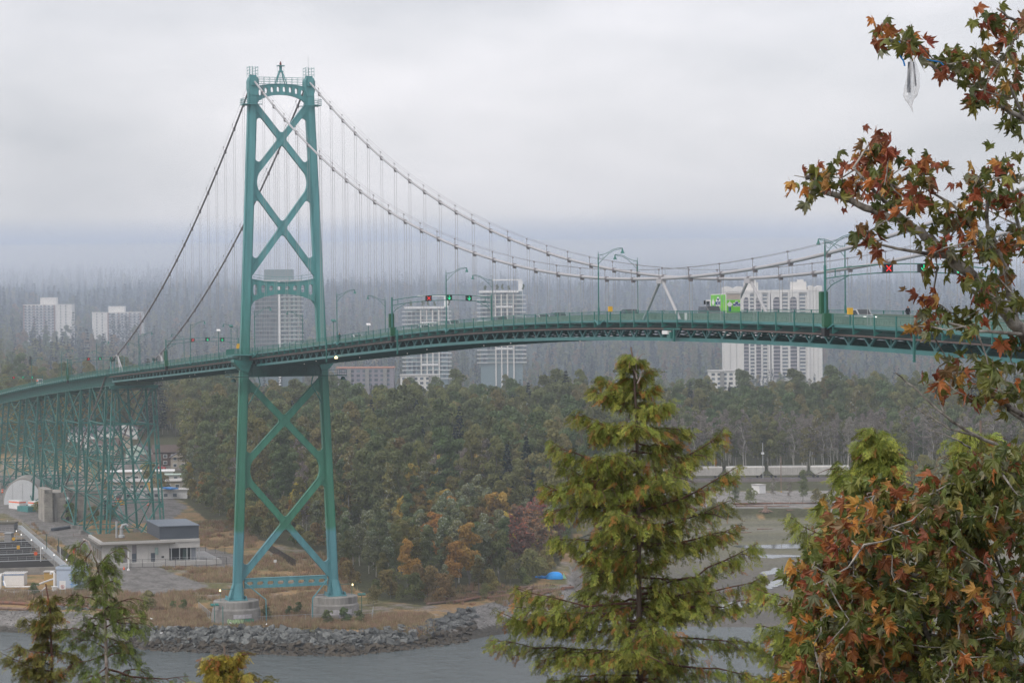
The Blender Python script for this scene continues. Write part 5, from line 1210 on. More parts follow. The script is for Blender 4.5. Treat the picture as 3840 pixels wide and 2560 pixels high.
# round arched white tent
def arch_shed():
    F = 880; p = FP(F, 78); p[2] = hz(F, 78); o = thing('arched_tent', 'big white arched fabric shed behind the viaduct legs at left', 'shed', p, math.atan2(RH[1], RH[0])+.1)
    R_ = 6.9; P = [(R_*math.cos(a), 0, 1.0+8.2*math.sin(a)) for a in np.linspace(0, math.pi, 21)]; P = [(R_, 0, 0)]+P+[(-R_, 0, 0)]
    MB().prism(P, (0, .3, 0), (0, 20, 0)).build('cover', mat('grey_tent_fabric', (.30, .29, .27)), o, off=(0, 0, 0)); MB().prism([(x*.93, y, z*.94) for x, y, z in P], (0, 0, 0), (0, .28, 0)).build('end_wall', mat('white_tent_end', (.62, .64, .66), rough=.7, var=.06, scale=.6), o, off=(0, 0, 0))
    m = MB()
    for x in (-3.4, 0, 3.4): m.box((x, -.04, 3.8), (.12, .06, 7.4))
    m.build('wall_rib', M['steel'], o, off=(0, 0, 0))
arch_shed()
for (lab, px, F, sz, mt, nm) in (('white shipping container with orange stripe under the viaduct', 58, 862, (7, 2.6, 2.8), 'white', 'container'), ('second white container with orange stripe right of the crossing mast', 128, 856, (6, 2.6, 2.8), 'white', 'container'), ('blue tarpaulin lean-to between the two white containers', 92, 850, (7, 3, 1.8), 'teal', 'lean_to')):
    p = FP(F, px); p[2] = hz(F, px); o = thing(nm, lab, nm.replace('_', ' '), p, .4); MB().box((0, 0, sz[2]/2), sz).build('body', M[mt], o, off=(0, 0, 0))
    if mt == 'white': MB().box((0, 0, sz[2]-.5), (sz[0]+.02, sz[1]+.02, .4)).build('stripe', M['orange'], o, off=(0, 0, 0))
# crossing mast
p = G(113, 1862); o = thing('railway_crossing_signal', 'railway crossing mast with white crossed boards by the gravel road', 'crossing signal', p)
MB().tube([p, p+[0, 0, 6.2]], .12, 6).build('mast', M['steel'], o); m = MB(); q = p+[.15, 0, 5.0]; m.beam(q+[0, -.9, -.7], q+[0, .9, .7], .05, .3, up=(1, 0, 0)); m.beam(q+[.02, .9, -.7], q+[.02, -.9, .7], .05, .3, up=(1, 0, 0)); m.build('crossed_boards', M['white'], o)
m = MB()
for a in (-.7, .7): m.lathe([(.35, 0), (.35, .25)], c=q+[0, a, -1.4], n=8)
m.build('lamp', M['black'], o)
# excavator and machines
def excavator():
    p = G(520, 1868); o = thing('excavator', 'yellow orange excavator with raised bent arm in the yard behind the viaduct', 'excavator', p, .2)
    MB().box((-1.5, 0, .5), (4.4, .7, 1.0)).box((-1.5, 2.4, .5), (4.4, .7, 1.0)).build('track', M['black'], o, off=(0, 0, 0)); MB().box((-1.5, 1.2, 1.8), (4.2, 2.6, 1.4)).build('body', M['yellow'], o, off=(0, 0, 0))
    MB().box((-2.4, .5, 3.1), (1.5, 1.3, 1.5)).build('cab', M['glass'], o, off=(0, 0, 0)); m = MB(); m.beam((0, 1.2, 2.2), (4.0, 1.2, 5.6), .5, .6); m.beam((4.0, 1.2, 5.6), (7.0, 1.2, 5.9), .45, .5); m.beam((7.0, 1.2, 5.9), (7.6, 1.2, 2.4), .4, .45); m.build('arm', M['yellow'], o, off=(0, 0, 0))
    MB().prism([(7.0, 0, 2.4), (8.3, 0, 2.3), (8.0, 0, 1.2), (7.1, 0, .8)], (0, .7, 0), (0, 1.8, 0)).build('bucket', M['dark'], o, off=(0, 0, 0))
    p = G(445, 1892); o = thing('bulldozer', 'small orange tracked machine left of the excavator', 'bulldozer', p, .1); MB().box((0, 0, .5), (4, 2, 1)).build('track', M['black'], o, off=(0, 0, 0)); MB().box((0, 0, 1.6), (3, 1.5, 1.2)).build('body', M['orange'], o, off=(0, 0, 0)); MB().box((2.3, 0, .9), (.2, 3, 1.4)).build('blade', M['yellow'], o, off=(0, 0, 0)); MB().box((-.4, 0, 2.7), (1.3, 1.2, 1.1)).build('cab', M['glass'], o, off=(0, 0, 0))
excavator()

# ================================================================== vehicles
def car(label, p, rz, paint, L=4.5, W=1.8, H=1.5, suv=False, lights=False, cat='car', name='car'):
    o = thing(name, label, cat, p, rz); h1 = H*.56; P = [(-L/2, .35), (-L/2+.05, h1), (-L*.36, h1+.06), (-L*.27 if suv else -L*.2, H), (L*.10, H), (L*.24, h1+.05), (L/2-.12, h1-.12), (L/2, .4)]
    if suv: P = [(-L/2, .35), (-L/2+.05, h1+.1), (-L*.46, H-.05), (L*.08, H), (L*.24, h1+.1), (L/2-.12, h1), (L/2, .4)]
    m = MB().prism([(x, 0, z) for x, z in P], (0, -W/2+.06, 0), (0, W/2-.06, 0)).box((0, 0, h1*.66), (L*.96, W, h1*.5)); b = m.build('body', paint, o, off=(0, 0, 0))
    md = b.modifiers.new('soft_edges', 'BEVEL'); md.width = .07; md.segments = 2
    zt, zb = H-.12, h1+.1; xr0, xr1, xf0, xf1 = (-L*.43, -L*.42, .06*L, L*.19) if suv else (-L*.33, -L*.21, .08*L, L*.20)
    m = MB().prism([(xr0, 0, zb), (xr1, 0, zt), (xf0, 0, zt), (xf1, 0, zb)], (0, -W/2+.03, 0), (0, W/2-.03, 0)); m.build('window', M['carglass'], o, off=(0, 0, 0))
    m = MB().prism([(L*.115, 0, H-.02), (L*.235, 0, h1+.12), (L*.225, 0, h1+.1), (L*.10, 0, H-.06)], (0, -W/2+.2, 0), (0, W/2-.2, 0)); m.build('windscreen', M['carglass'], o, off=(0, 0, 0))
    wm = MB()
    for k in range(12):
        a, c = 2*math.pi*k/12, 2*math.pi*(k+1)/12; wm.prism([(0, 0, 0), (.33*math.cos(a), 0, .33*math.sin(a)), (.33*math.cos(c), 0, .33*math.sin(c))], (0, -.11, 0), (0, .11, 0))
    wme = wm.mesh('wheel', M['tyre'])
    for x in (-L*.31, L*.31):
        for y in (-W/2+.05, W/2-.05): put('wheel', wme, o, (x, y, .33))
    lm = MB().box((L/2-.03, 0, h1*.72), (.1, .34, .16)).mesh('headlight', M['whitelight'] if lights else M['white']); rm = MB().box((-L/2+.02, 0, h1*.8), (.08, .26, .2)).mesh('tail_light', M['red'])
    for y in (-W*.36, W*.36): put('headlight', lm, o, (0, y, 0)); put('tail_light', rm, o, (0, y, 0))
    return o
def on_deck(px, t_): s = float(onT(px, 1180, t_)[0]); return (s, t_, rz_(s)-1.19)
def dk_rz(s, dirn): return 0.0 if dirn > 0 else math.pi
CARS = [(1338, -2.9, 'carwhite', False, 'white hatchback behind the railing, first car right of the tower'), (1590, -2.9, 'carwhite', False, 'white car near the left lane signal frame'), (1700, -2.9, 'carsilver', True, 'white pickup like car behind the lamp left of the tall towers'),
        (2035, 0, 'carsilver', False, 'silver car on the middle lane left of midspan'), (2095, -2.9, 'cargreen', False, 'dark green car just left of the midspan lamp'), (2362, -2.9, 'cargreen', False, 'dark grey green car between the lamp and the cable struts'),
        (1158, 0, 'cargreen', False, 'dark car seen through the railing beside the far tower leg'), (1878, -2.9, 'cargrey', False, 'dark grey car below the taller white tower')]
for px, t_, c_, sv_, lab in CARS: p = on_deck(px, t_); car(lab, p, 0.0, M[c_], suv=sv_, H=1.5 if not sv_ else 1.75)
p = on_deck(2668, -2.9); car('grey sport utility vehicle with lit headlights in front of the green truck', p, 0.0, M['cargrey'], L=4.7, W=1.9, H=1.75, suv=True, lights=True)
p = on_deck(3228, 0.2); car('silver car with lit headlights just right of the signal cabinet', p, 0.0, M['carsilver'], L=4.7, lights=True)
for px, c_, lab in ((150, 'white', 'white van on the viaduct with orange side stripe'), (75, 'carwhite', 'white roofed vehicle at the far left of the viaduct')):
    s = float(onT(px, 1440, -2.5)[0]); p = (s, -2.5, rz_(s)-1.19); o = car(lab, p, 0, M[c_], L=6 if px == 150 else 4.6, H=2.9 if px == 150 else 1.7, suv=True, cat='van' if px == 150 else 'car')
    if px == 150: MB().box((0, -.96, 2.3), (3.6, .05, .45)).build('side_stripe', M['orange'], o, off=(0, 0, 0))
p = FP(1050, 600); p[2] = hz(1050, 600); car('red parked car in front of the brown house', p, .6, M['red'])
# the green removal truck: rig seen from behind at right
def text(o, body, loc, size, mt, rot, nm='lettering'):
    c = bpy.data.curves.new(nm, 'FONT'); c.body = body; c.size = size; c.extrude = .01; c.align_x = 'CENTER'; c.materials.append(mt); c.offset = .02
    t0 = bpy.data.objects.new(nm, c); COL.objects.link(t0); me_ = bpy.data.meshes.new_from_object(t0); bpy.data.objects.remove(t0); t = bpy.data.objects.new(nm, me_); COL.objects.link(t); t.parent = o; t.location = loc; t.rotation_euler = rot; return t
def truck():
    pa = on_deck(2750, 1.9); sc = 1.0
    o = thing('removal_truck', 'lime green removal truck with white figure print and blue MOVE lettering', 'truck', pa, 0)
    # local x = along the bridge (+x towards the viewer's right), side panel faces -y; rear panel faces +x
    L, W, Z0_, Z1_ = 6.0, 2.5, 1.0, 4.0
    b = MB().box((-L/2, 0, (Z0_+Z1_)/2), (L, W, Z1_-Z0_)).build('cargo_box', M['white'], o, off=(0, 0, 0))
    for x0, x1, nm in ((-L+.1, -.12, 'side_print'),): MB().box(((x0+x1)/2, -W/2-.01, (Z0_+Z1_)/2), (x1-x0, .02, Z1_-Z0_-.25)).build(nm, M['lime'], b, off=(0, 0, 0))
    MB().box((.02, 0, 2.05), (.04, W-.2, 2.0)).build('rear_print', M['lime'], b, off=(0, 0, 0)); MB().box((.02, 0, 3.5), (.03, W-.2, .75)).build('roller_door', mat('dirty_beige_door', (.48, .43, .38), rough=.7, var=.1, scale=3), b, off=(0, 0, 0)); MB().box((.05, 0, 4.06), (.12, W+.06, .16)).build('roof_edge', M['palecon'], b, off=(0, 0, 0))
    for nm_, (cx, cz, w2, h2, face) in (('printed_figure', (-5.0, 2.7, .55, .8, 's')), ('printed_figure', (-.62, 2.35, .5, .6, 'r'))):
        P = [(-w2, 0), (-w2*.45, h2*.45), (-w2*.15, h2*.6), (0, h2*1.1), (w2*.15, h2*.6), (w2*.45, h2*.45), (w2, 0), (w2*.3, -h2*.6), (-w2*.3, -h2*.6)]
        if face == 's': MB().prism([(cx+a, -W/2-.03, cz+c) for a, c in P], (0, 0, 0), (0, .02, 0)).build(nm_, M['white'], b, off=(0, 0, 0)); MB().box((cx, -W/2-.03, cz-h2*1.0), (.3, .02, .7)).build('printed_legs', M['bluetxt'], b, off=(0, 0, 0))
        else: MB().prism([(.05, cx+a, cz+c) for a, c in P], (0, 0, 0), (.02, 0, 0)).build(nm_, M['white'], b, off=(0, 0, 0)); MB().box((.06, cx-.12, cz-h2*1.25), (.02, .16, .8)).box((.06, cx+.12, cz-h2*1.25), (.02, .16, .8)).build('printed_legs', M['bluetxt'], b, off=(0, 0, 0))
    MB().box((-3.0, -W/2-.028, 2.65), (1.7, .02, 1.1)).box((-3.0, -W/2-.028, 3.3), (.8, .02, .5)).build('print_patch', M['white'], b, off=(0, 0, 0)); MB().box((.052, .55, 2.3), (.02, 1.15, .6)).box((.052, .55, 2.65), (.02, .5, .4)).build('print_patch', M['white'], b, off=(0, 0, 0))
    text(b, 'MOVE', (-3.0, -W/2-.06, 2.3), .75, M['bluetxt'], (math.pi/2, 0, 0)); text(b, 'THE', (-3.0, -W/2-.06, 3.0), .4, M['bluetxt'], (math.pi/2, 0, 0)); text(b, 'MOVE', (.085, .55, 2.12), .45, M['bluetxt'], (math.pi/2, 0, math.pi/2)); text(b, 'THE', (.085, .55, 2.55), .25, M['bluetxt'], (math.pi/2, 0, math.pi/2))
    MB().box((-7.2, 0, 2.0), (2.0, 2.3, 2.2)).build('cab', M['white'], o, off=(0, 0, 0)); MB().box((-7.3, 0, 2.5), (1.4, 2.34, .8)).build('cab_window', M['carglass'], o, off=(0, 0, 0)); MB().box((-8.0, -1.45, 2.7), (.12, .3, .6)).build('mirror', M['black'], o, off=(0, 0, 0)); MB().box((-4, 0, .75), (8.6, 1.0, .4)).build('chassis', M['black'], o, off=(0, 0, 0)); MB().box((.08, -1.2, .7), (.1, .25, .2)).box((.08, 1.2, .7), (.1, .25, .2)).build('tail_light', M['red'], o, off=(0, 0, 0))
    wm = MB().lathe([(.48, -.15), (.48, .15)], n=14); wme = mesh_np('wheel', np.array(wm.v)[:, [0, 2, 1]], wm.f, M['tyre'])
    for x in (-1.2, -2.3, -7.3):
        for y in (-1.1, 1.1): put('wheel', wme, o, (x, y, .48))
    o.scale = (.82, .82, .82)
truck()
# people on the walkways
def person(label, p, rz, h=1.75):
    sc_ = h/1.75
    o = thing('person', label, 'person', p, rz)
    J = {'pel': (0, 0, .95), 'che': (0, 0, 1.30), 'nek': (0, .0, 1.50), 'hed': (.02, 0, 1.66), 'shL': (0, .18, 1.42), 'elL': (-.04, .25, 1.15), 'haL': (.12, .22, .95), 'shR': (0, -.18, 1.42), 'elR': (-.06, -.25, 1.15), 'haR': (.10, -.22, .93), 'hiL': (0, .09, .90), 'knL': (.08, .10, .50), 'anL': (-.04, .10, .09), 'toL': (.12, .11, .04), 'hiR': (0, -.09, .90), 'knR': (-.02, -.10, .50), 'anR': (-.18, -.10, .12), 'toR': (-.06, -.11, .04)}
    E_ = [('pel', 'che'), ('che', 'nek'), ('nek', 'hed'), ('che', 'shL'), ('shL', 'elL'), ('elL', 'haL'), ('che', 'shR'), ('shR', 'elR'), ('elR', 'haR'), ('pel', 'hiL'), ('hiL', 'knL'), ('knL', 'anL'), ('anL', 'toL'), ('pel', 'hiR'), ('hiR', 'knR'), ('knR', 'anR'), ('anR', 'toR')]
    R_ = dict(pel=.15, che=.17, nek=.07, hed=.11, shL=.09, elL=.06, haL=.05, shR=.09, elR=.06, haR=.05, hiL=.11, knL=.075, anL=.055, toL=.045, hiR=.11, knR=.075, anR=.055, toR=.045)
    k = list(J); me = bpy.data.meshes.new('body'); me.from_pydata([J[a] for a in k], [(k.index(a), k.index(b)) for a, b in E_], []); me.materials.append(M['cloth']); b = put('body', me, o, sc=(sc_,)*3)
    b.modifiers.new('skin', 'SKIN'); sk_ = me.skin_vertices[0].data if me.skin_vertices else None
    if sk_ is None: bpy.context.view_layer.objects.active = b; 
    for i, a in enumerate(k):
        if me.skin_vertices: me.skin_vertices[0].data[i].radius = (R_[a], R_[a]); me.skin_vertices[0].data[i].use_root = (a == 'pel')
    b.modifiers.new('smooth', 'SUBSURF').levels = 1; b.modifiers['smooth'].render_levels = 1
    MB().lathe([(.04, 1.58), (.1, 1.62), (.115, 1.70), (.09, 1.78), (.02, 1.80)], c=(.03, 0, 0), n=10).build('face', M['skin'], o, off=(0, 0, 0)); MB().lathe([(.118, 1.68), (.122, 1.74), (.1, 1.80), (.02, 1.83)], c=(0, 0, 0), n=10).build('hair', M['black'], o, off=(0, 0, 0))
    return o
s = float(onT(3405, 1180, 6.6)[0]); person('person in dark clothing walking on the far walkway near the right signal frame', (s, 6.6, rz_(s)-1.22), 0, 1.85)
s = float(onT(1273, 1260, -6.8)[0]); person('person on the near walkway by the first lamp right of the tower', (s, -6.8, rz_(s)-1.22), 0)
s = float(onT(3095, 1180, 6.4)[0])
# flare: white bollard sign by the struts
p = (float(onT(2569, 1190, -7.5)[0]), -7.4, rz_(250)-1.22); tag(MB().box((p[0], p[1], p[2]+.45), (.35, .2, 1.0)).build('marker_board', M['white'], None, off=(0, 0, 0)), 'white marker board standing on the near walkway by the cable strut', 'marker board')

# ================================================================== freight train and rail yard
def train():
    P_ = [(-500, 0), (6000, 0)]
    Fr = Fof(2800, 1812, 4.0); bd = thing('rail_bank', 'dark ballast bank with the railway track along the far shore', 'railway track', FP(Fr, 2900, 4.2))
    zb = max(hz(Fr, px) for px in range(2300, 3700, 100))+.9
    m = MB(); a = FP(Fr, 2300, 0); c = FP(Fr, 3700, 0)
    def row(dz, df): return [FP(Fr+df, 2300, dz), FP(Fr+df, 3700, dz)]
    V = row(zb-2.4, -9)+row(zb, -4)+row(zb, 6)+row(zb-2.4, 9); m.add(V, [(0, 1, 3, 2), (2, 3, 5, 4), (4, 5, 7, 6), (0, 2, 4, 6), (1, 7, 5, 3)]); m.build('ballast', mat('brown_ballast', (.10, .085, .08), rough=.95, var=.3, scale=.8), bd)
    for df in (-.75, .75, -4.0+.4, -2.6+.2): m = MB(); m.beam(FP(Fr+df, 2300, zb+.1), FP(Fr+df, 3700, zb+.1), .09, .16); m.build('rail', M['cabledark'], bd)
    ux = (FP(Fr, 2900)-FP(Fr, 2800)); ux /= np.linalg.norm(ux); L = 16.2; px = 2395.0; k = 0; names = ['leftmost', 'second', 'third', 'fourth, ribbed', 'fifth', 'rightmost']
    gr = [mat('dirty_white_hopper', (.50, .49, .46), rough=.7, var=.1, scale=.6), mat('warm_grey_hopper', (.40, .385, .36), rough=.7, var=.12, scale=.6)]
    start = FP(Fr, 2395, zb+.2)
    for k in range(6):
        c = start+ux*(L*(k+.5)); o = thing('freight_wagon', 'dirty white covered hopper wagon, %s in the freight train from the left' % names[k], 'freight wagon', c, math.atan2(ux[1], ux[0]), 'hopper wagons of the freight train')
        h = 4.0; P = [(-7.0, 1.3), (-7.4, 3.2), (-7.4, h), (7.4, h), (7.4, 3.2), (7.0, 1.3), (5.2, 1.0), (-5.2, 1.0)]
        m = MB().prism([(x, 0, z) for x, z in [(-5.4, 1.0), (-7.3, 2.6), (-7.4, h), (7.4, h), (7.3, 2.6), (5.4, 1.0)]], (0, -1.45, 0), (0, 1.45, 0)); m.build('body', gr[k % 2], o, off=(0, 0, 0))
        MB().prism([(0, -1.45, h), (0, -.8, h+.45), (0, .8, h+.45), (0, 1.45, h)], (-7.3, 0, 0), (7.3, 0, 0)).build('roof', gr[k % 2], o, off=(0, 0, 0)); MB().box((0, 0, h+.55), (12.5, .7, .12)).build('roof_walkway', M['steel'], o, off=(0, 0, 0))
        for x in np.linspace(-7.0, 7.0, 16 if k == 3 else 6): MB().box((x, -1.5, 2.75 if abs(x) < 6 else 3.3), (.12, .12, 2.4 if abs(x) < 6 else 1.3)).build('side_rib', gr[(k+1) % 2], o, off=(0, 0, 0))
        m = MB(); m.box((-7.5, 0, 1.1), (.7, 2.8, .3)); m.box((7.5, 0, 1.1), (.7, 2.8, .3)); m.beam((-7.7, -1.3, 1.1), (-7.7, -1.3, h-.2), .1, .1); m.beam((7.7, -1.3, 1.1), (7.7, -1.3, h-.2), .1, .1); m.box((0, 0, .95), (15.4, .6, .25)); m.build('underframe', M['dark'], o, off=(0, 0, 0))
        wm = MB().lathe([(.45, -1.0), (.45, 1.0)], n=10); wme = mesh_np('wheel', np.array(wm.v)[:, [0, 2, 1]], wm.f, M['dark'])
        for x in (-6.2, -4.6, 4.6, 6.2): put('wheel', wme, o, (x, 0, .47))
train()
for px, y0, y1, mt, lab in ((2857, 1660, 1812, 'steel', 'tall pale lamp pole in front of the freight train'), (2925, 1712, 1850, 'wood', 'brown wooden pole in front of the freight train'), (590, 1, 1, None, '')):
    if mt is None: continue
    F = Fof(px, y1+6, 3.6); b = FP(F, px, 3.3); t = at(px, y0, F); o = thing('utility_pole', lab, 'utility pole', b); MB().tube([b, [b[0], b[1], t[2]]], .16, 6).build('pole', M[mt], o)
    if mt == 'steel': MB().box((b[0], b[1], t[2]-4), (.5, 1.0, .8)).build('lamp', M['white'], o)
    else: MB().box((b[0], b[1], b[2]+1.6), (.34, .34, .3)).build('yellow_band', M['yellow'], o)
for px, y, sz, lab in ((2845, 1848, (4.2, 3, 3.0), 'small white hut on the gravel behind the mudflat'), (2700, 1848, (3.0, 2, 1.6), 'small tan box left of the white hut')):
    p = G(px, y); o = thing('hut', lab, 'hut', p, .3); MB().box((0, 0, sz[2]/2), sz).build('wall', M['white' if px > 2800 else 'tan'], o, off=(0, 0, 0)); MB().box((0, 0, sz[2]+.1), (sz[0]+.4, sz[1]+.4, .2)).build('roof', M['palecon'], o, off=(0, 0, 0))
# ================================================================== pump building with sedum roof
def pump():
    z = 3.5; c = np.array(G(384, 2128)); c[2] = z; th = math.radians(17)
    ux = RH*math.cos(th)+FH*math.sin(th); ux /= np.linalg.norm(ux)
    a_ = math.atan2(ux[1], ux[0]); o = thing('pump_building', 'low pale concrete pump building with brown sedum roof and dark blue grey upper box', 'building', c, a_)
    Y = lambda v: v; s_ = FPX/float((c-CAM)@FH)
    X = lambda px: (px-384)/s_/math.cos(th)*(1+(px-384)*.00007)
    H = 6.0; D = 24
    off = (0, 0, 0)
    def bx(nm, mt, x0, x1, y0, y1, z0, z1): return MB().box(((x0+x1)/2, Y((y0+y1)/2), (z0+z1)/2), (x1-x0, abs(y1-y0), z1-z0)).build(nm, M[mt] if isinstance(mt, str) else mt, o, off=off)
    bx('plinth', 'palecon', X(384)-.1, X(800), -2.6, D, -.2, 1.3)
    xs = [384, 428, 472, 491, 506, 548, 581, 622]
    cols_ = ['palecon', mat('grey_wall_panel', (.22, .21, .22)), 'palecon', mat('dusky_wall_panel', (.20, .18, .19)), 'palecon', 'palecon', 'palecon']
    for i in range(7): bx('wall_panel', cols_[i], X(xs[i])+.03, X(xs[i+1])-.03, 0, .3, 1.3, H)
    bx('wall', 'concrete', X(384), X(622)-.05, .32, D, 1.3, H-.02)
    for i in range(5): bx('side_window', 'glass', X(384)-.06, X(384)+.04, 1.5+i*3.6, 3.6+i*3.6, 1.8, 4.4)
    bx('eave', mat('brown_grey_soffit', (.15, .14, .12)), X(384)-1.3, X(640), -1.4, D+1.0, H, H+.35); bx('parapet', 'palecon', X(384)-.5, X(728), -.6, D+.3, H+.352, H+1.0)
    bx('sedum_bed', 'sedum', X(384)+.2, X(590), -.1, D-.3, H+1.002, H+1.1)
    bx('soffit_beam', 'palecon', X(622), X(728), -.3, .1, H-1.3, H+.34)
    bx('upper_box', 'slate', X(590), X(728), 1.0, D-1, H+1.005, H+4.4); bx('upper_roof', mat('blue_grey_roof', (.12, .15, .19), rough=.5), X(587), X(731), .7, D-.6, H+4.402, H+4.6)
    bx('loading_bay', 'dark', X(628), X(722), 3.5, D-.5, 1.3, H-.1)
    for px in (629, 658, 684, 697, 716, 726): bx('column', 'steel', X(px)-.12, X(px)+.12, .0, .25, 1.3, H-.1)
    bx('side_screen', mat('grey_screen', (.20, .22, .25)), X(698), X(716), .3, .5, 1.3, H-.1)
    bx('green_cabinet', mat('grey_green_cabinet', (.06, .10, .09)), X(672), X(690), 1.0, 2.4, 1.3, 4.2)
    for px, w__ in ((497, 1.1), (564, 1.1)): d__ = bx('door', 'slate', X(px)-w__/2, X(px)+w__/2, -.06, .02, 1.3, 3.6)
    bx('wall_box', mat('pale_green_box', (.22, .30, .28)), X(571), X(581), -.6, -.02, 3.2, 5.0); bx('wall_vent', 'dark', X(594), X(603), -.05, .05, 2.1, 2.7)
    m = MB()
    for q in (.5, 1.05): m.beam((X(480), Y(-2.4), 1.3+q), (X(800), Y(-2.4), 1.3+q), .06, .06)
    for px in range(480, 801, 32): m.beam((X(px), Y(-2.4), 1.3), (X(px), Y(-2.4), 2.35), .07, .07)
    m.build('guard_rail', M['steel'], o, off=off)
    m = MB(); m.prism([(X(728), Y(0), 1.3), (X(800), Y(-2.2), 1.3), (X(800), Y(-2.2), -.1), (X(728), Y(0), -.1)], (0, 0, 0), (0, Y(1.6), 0)); m.build('ramp', M['palecon'], o, off=off)
    r = MB(); x = X(470); y = Y(9); r.lathe([(.9, 0), (.85, .6), (.5, .8), (.5, 2.4), (.8, 2.6)], c=(x, y, H+1.2), n=10); r.tube([(x, y, H+3.7), (x+.3, y, H+4.5), (x+1.2, y, H+4.7), (x+1.7, y, H+4.2)], .38, 8); r.tube([(x-1.3, y, H+1.2), (x-1.3, y, H+5.6)], .28, 8); r.build('roof_fan', M['steel'], o, off=off)
    return o
pump()
# ================================================================== treatment plant at lower left
def plant_works():
    A = G(30, 2215); z = 3.5
    def W(px, y, dz=0): p = G(px, y); p[2] = z+dz; return p
    o = thing('settling_tank', 'long open concrete settling tanks with grey walkways and railings', 'settling tank', W(100, 2110))
    corners = [(-60, 2000), (60, 1985), (235, 2165), (60, 2165)]
    P = [W(*c) for c in corners]; P[0] = W(-60, 2040); tk = MB()
    Q = [W(-40, 1990), W(58, 1985), W(232, 2150), W(-120, 2160)]
    for i in range(4): a, b = Q[i], Q[(i+1) % 4]; tk.beam(a+[0, 0, .9], b+[0, 0, .9], .5, 2.2)
    tk.build('tank_wall', M['concrete'], o)
    MB().prism([q for q in Q], (0, 0, .0), (0, 0, .62)).build('dark_water', mat('tank_water', (.022, .02, .017), rough=.75, spec=.1), o)
    n = 7
    for k in range(1, n):
        f_ = (k/n)**1.05; a = Q[0]*(1-f_)+Q[3]*f_; b = Q[1]*(1-f_)+Q[2]*f_
        MB().beam(a+[0, 0, 1.9], b+[0, 0, 1.9], .6, .18).build('walkway', M['steel'], o)
        m = MB()
        for h in (.5, 1.0): m.beam(a+[0, 0, 2+h], b+[0, 0, 2+h], .05, .05)
        for j in range(10): q = a+(b-a)*j/9; m.beam(q+[0, 0, 2], q+[0, 0, 3.05], .05, .05)
        m.build('railing', M['steel'], o)
    m = MB()
    for off_ in (0, 2.0):
        a, b = Q[1]+[off_*.3, off_, 0], Q[2]+[off_*.3, off_, 0]
        for h in (.4, .75, 1.1): m.beam(a+[0, 0, 2+h], b+[0, 0, 2+h], .05, .05)
        for j in range(40): q = a+(b-a)*j/39; m.beam(q+[0, 0, 2], q+[0, 0, 3.1], .05, .05)
    m.build('side_railing', M['steel'], o); MB().beam((Q[1]+Q[1]+[0, 2, 0])/2+[0, 0, 1.95], (Q[2]+Q[2]+[0, 2, 0])/2+[0, 0, 1.95], 2.0, .16).build('side_walkway', M['steel'], o)
    for (px, y, c_, lab) in ((51, 2050, 'yellow', 'round yellow lifebuoy holder on the tank railing, farthest'), (69, 2085, 'yellow', 'square yellow box on the tank railing'), (134, 2108, 'orange', 'round orange lifebuoy on the tank railing, nearest')):
        p = W(px, y, 2.0); m = MB(); m.box((p[0], p[1], p[2]+.9), (.3, .8 if 'square' in lab else .0001+.6, 1.0)) if 'square' in lab else m.tube([p+[0, 0, .8], p+[.15, 0, .8]], .5, 12); tag(m.build('lifebuoy' if 'life' in lab else 'yellow_box', M[c_], None, off=(0, 0, 0)), lab, 'lifebuoy' if 'life' in lab else 'box')
    # lamps along the walkway
    for k, (px, y) in enumerate(((62, 2030), (80, 2045), (118, 2068), (160, 2100), (203, 2130), (250, 2150))):
        p = W(px, y, .2); t_ = thing('path_lamp', 'small lit lamp on thin pole beside the tanks, %s from the far end' % ['first', 'second', 'third', 'fourth', 'fifth', 'sixth'][k], 'lamp', p, group='lit lamps beside the tanks'); MB().tube([p, p+[0, 0, 3.4]], .05, 5).build('pole', M['steel'], t_); MB().lathe([(.1, 0), (.2, .12), (.16, .32), (.04, .4)], c=p+[0, 0, 3.35], n=8, sx=.7, sy=.7).build('lamp', M['whitelight'], t_)
    for px, y, h in ((153, 2108, 4.5), (226, 2105, 4.4), (28, 1990, 4)):
        p = W(px, y); tag(MB().tube([p, p+[0, 0, h]], .11, 6).build('white_pole', M['white'], None, off=(0, 0, 0)), 'plain white pole by the tanks, %s' % ('left one' if px == 153 else 'right one' if px == 226 else 'by the dark roofed house'), 'pole')
    # sheds
    def shed(label, px0, px1, yb, h, d, wl, rf, extra=None):
        a, b = W(px0, yb), W(px1, yb); u_ = b-a; Lx = np.linalg.norm(u_); an = math.atan2(u_[1], u_[0]); s_ = thing('shed', label, 'shed', (a+b)/2, an)
        yv = 1 if (np.array([-math.sin(an), math.cos(an)])@FH[:2]) > 0 else -1
        MB().box((0, yv*d/2, h/2), (Lx, d, h)).build('wall', M[wl] if isinstance(wl, str) else wl, s_, off=(0, 0, 0)); MB().box((0, yv*d/2, h+.12), (Lx+.4, d+.4, .26)).build('roof', M[rf] if isinstance(rf, str) else rf, s_, off=(0, 0, 0)); return s_, Lx, yv
    s_, Lx, yv = shed('small white shed with pale ribbed roof edged in blue', 12, 90, 2195, 2.9, 4.0, 'white', 'white'); m = MB()
    for k in range(9): m.box((-Lx/2+.3+k*(Lx-.6)/8, yv*2, 3.2), (.12, 4.2, .1))
    m.build('roof_rib', M['palecon'], s_, off=(0, 0, 0)); MB().box((0, -yv*.05, 2.8), (Lx+.1, .08, .25)).build('blue_trim', M['blue'], s_, off=(0, 0, 0)); MB().box((-Lx/2, -yv*.05, 1.5), (.15, .08, 2.8)).build('blue_trim', M['blue'], s_, off=(0, 0, 0))
    s_, Lx, yv = shed('pale blue box building with hinged blue doors and broken dark roof', 212, 305, 2205, 4.9, 6.0, 'lightblue', mat('dark_broken_roof', (.10, .12, .12), rough=.8, rgb2=(.25, .30, .30), scale=1.5))
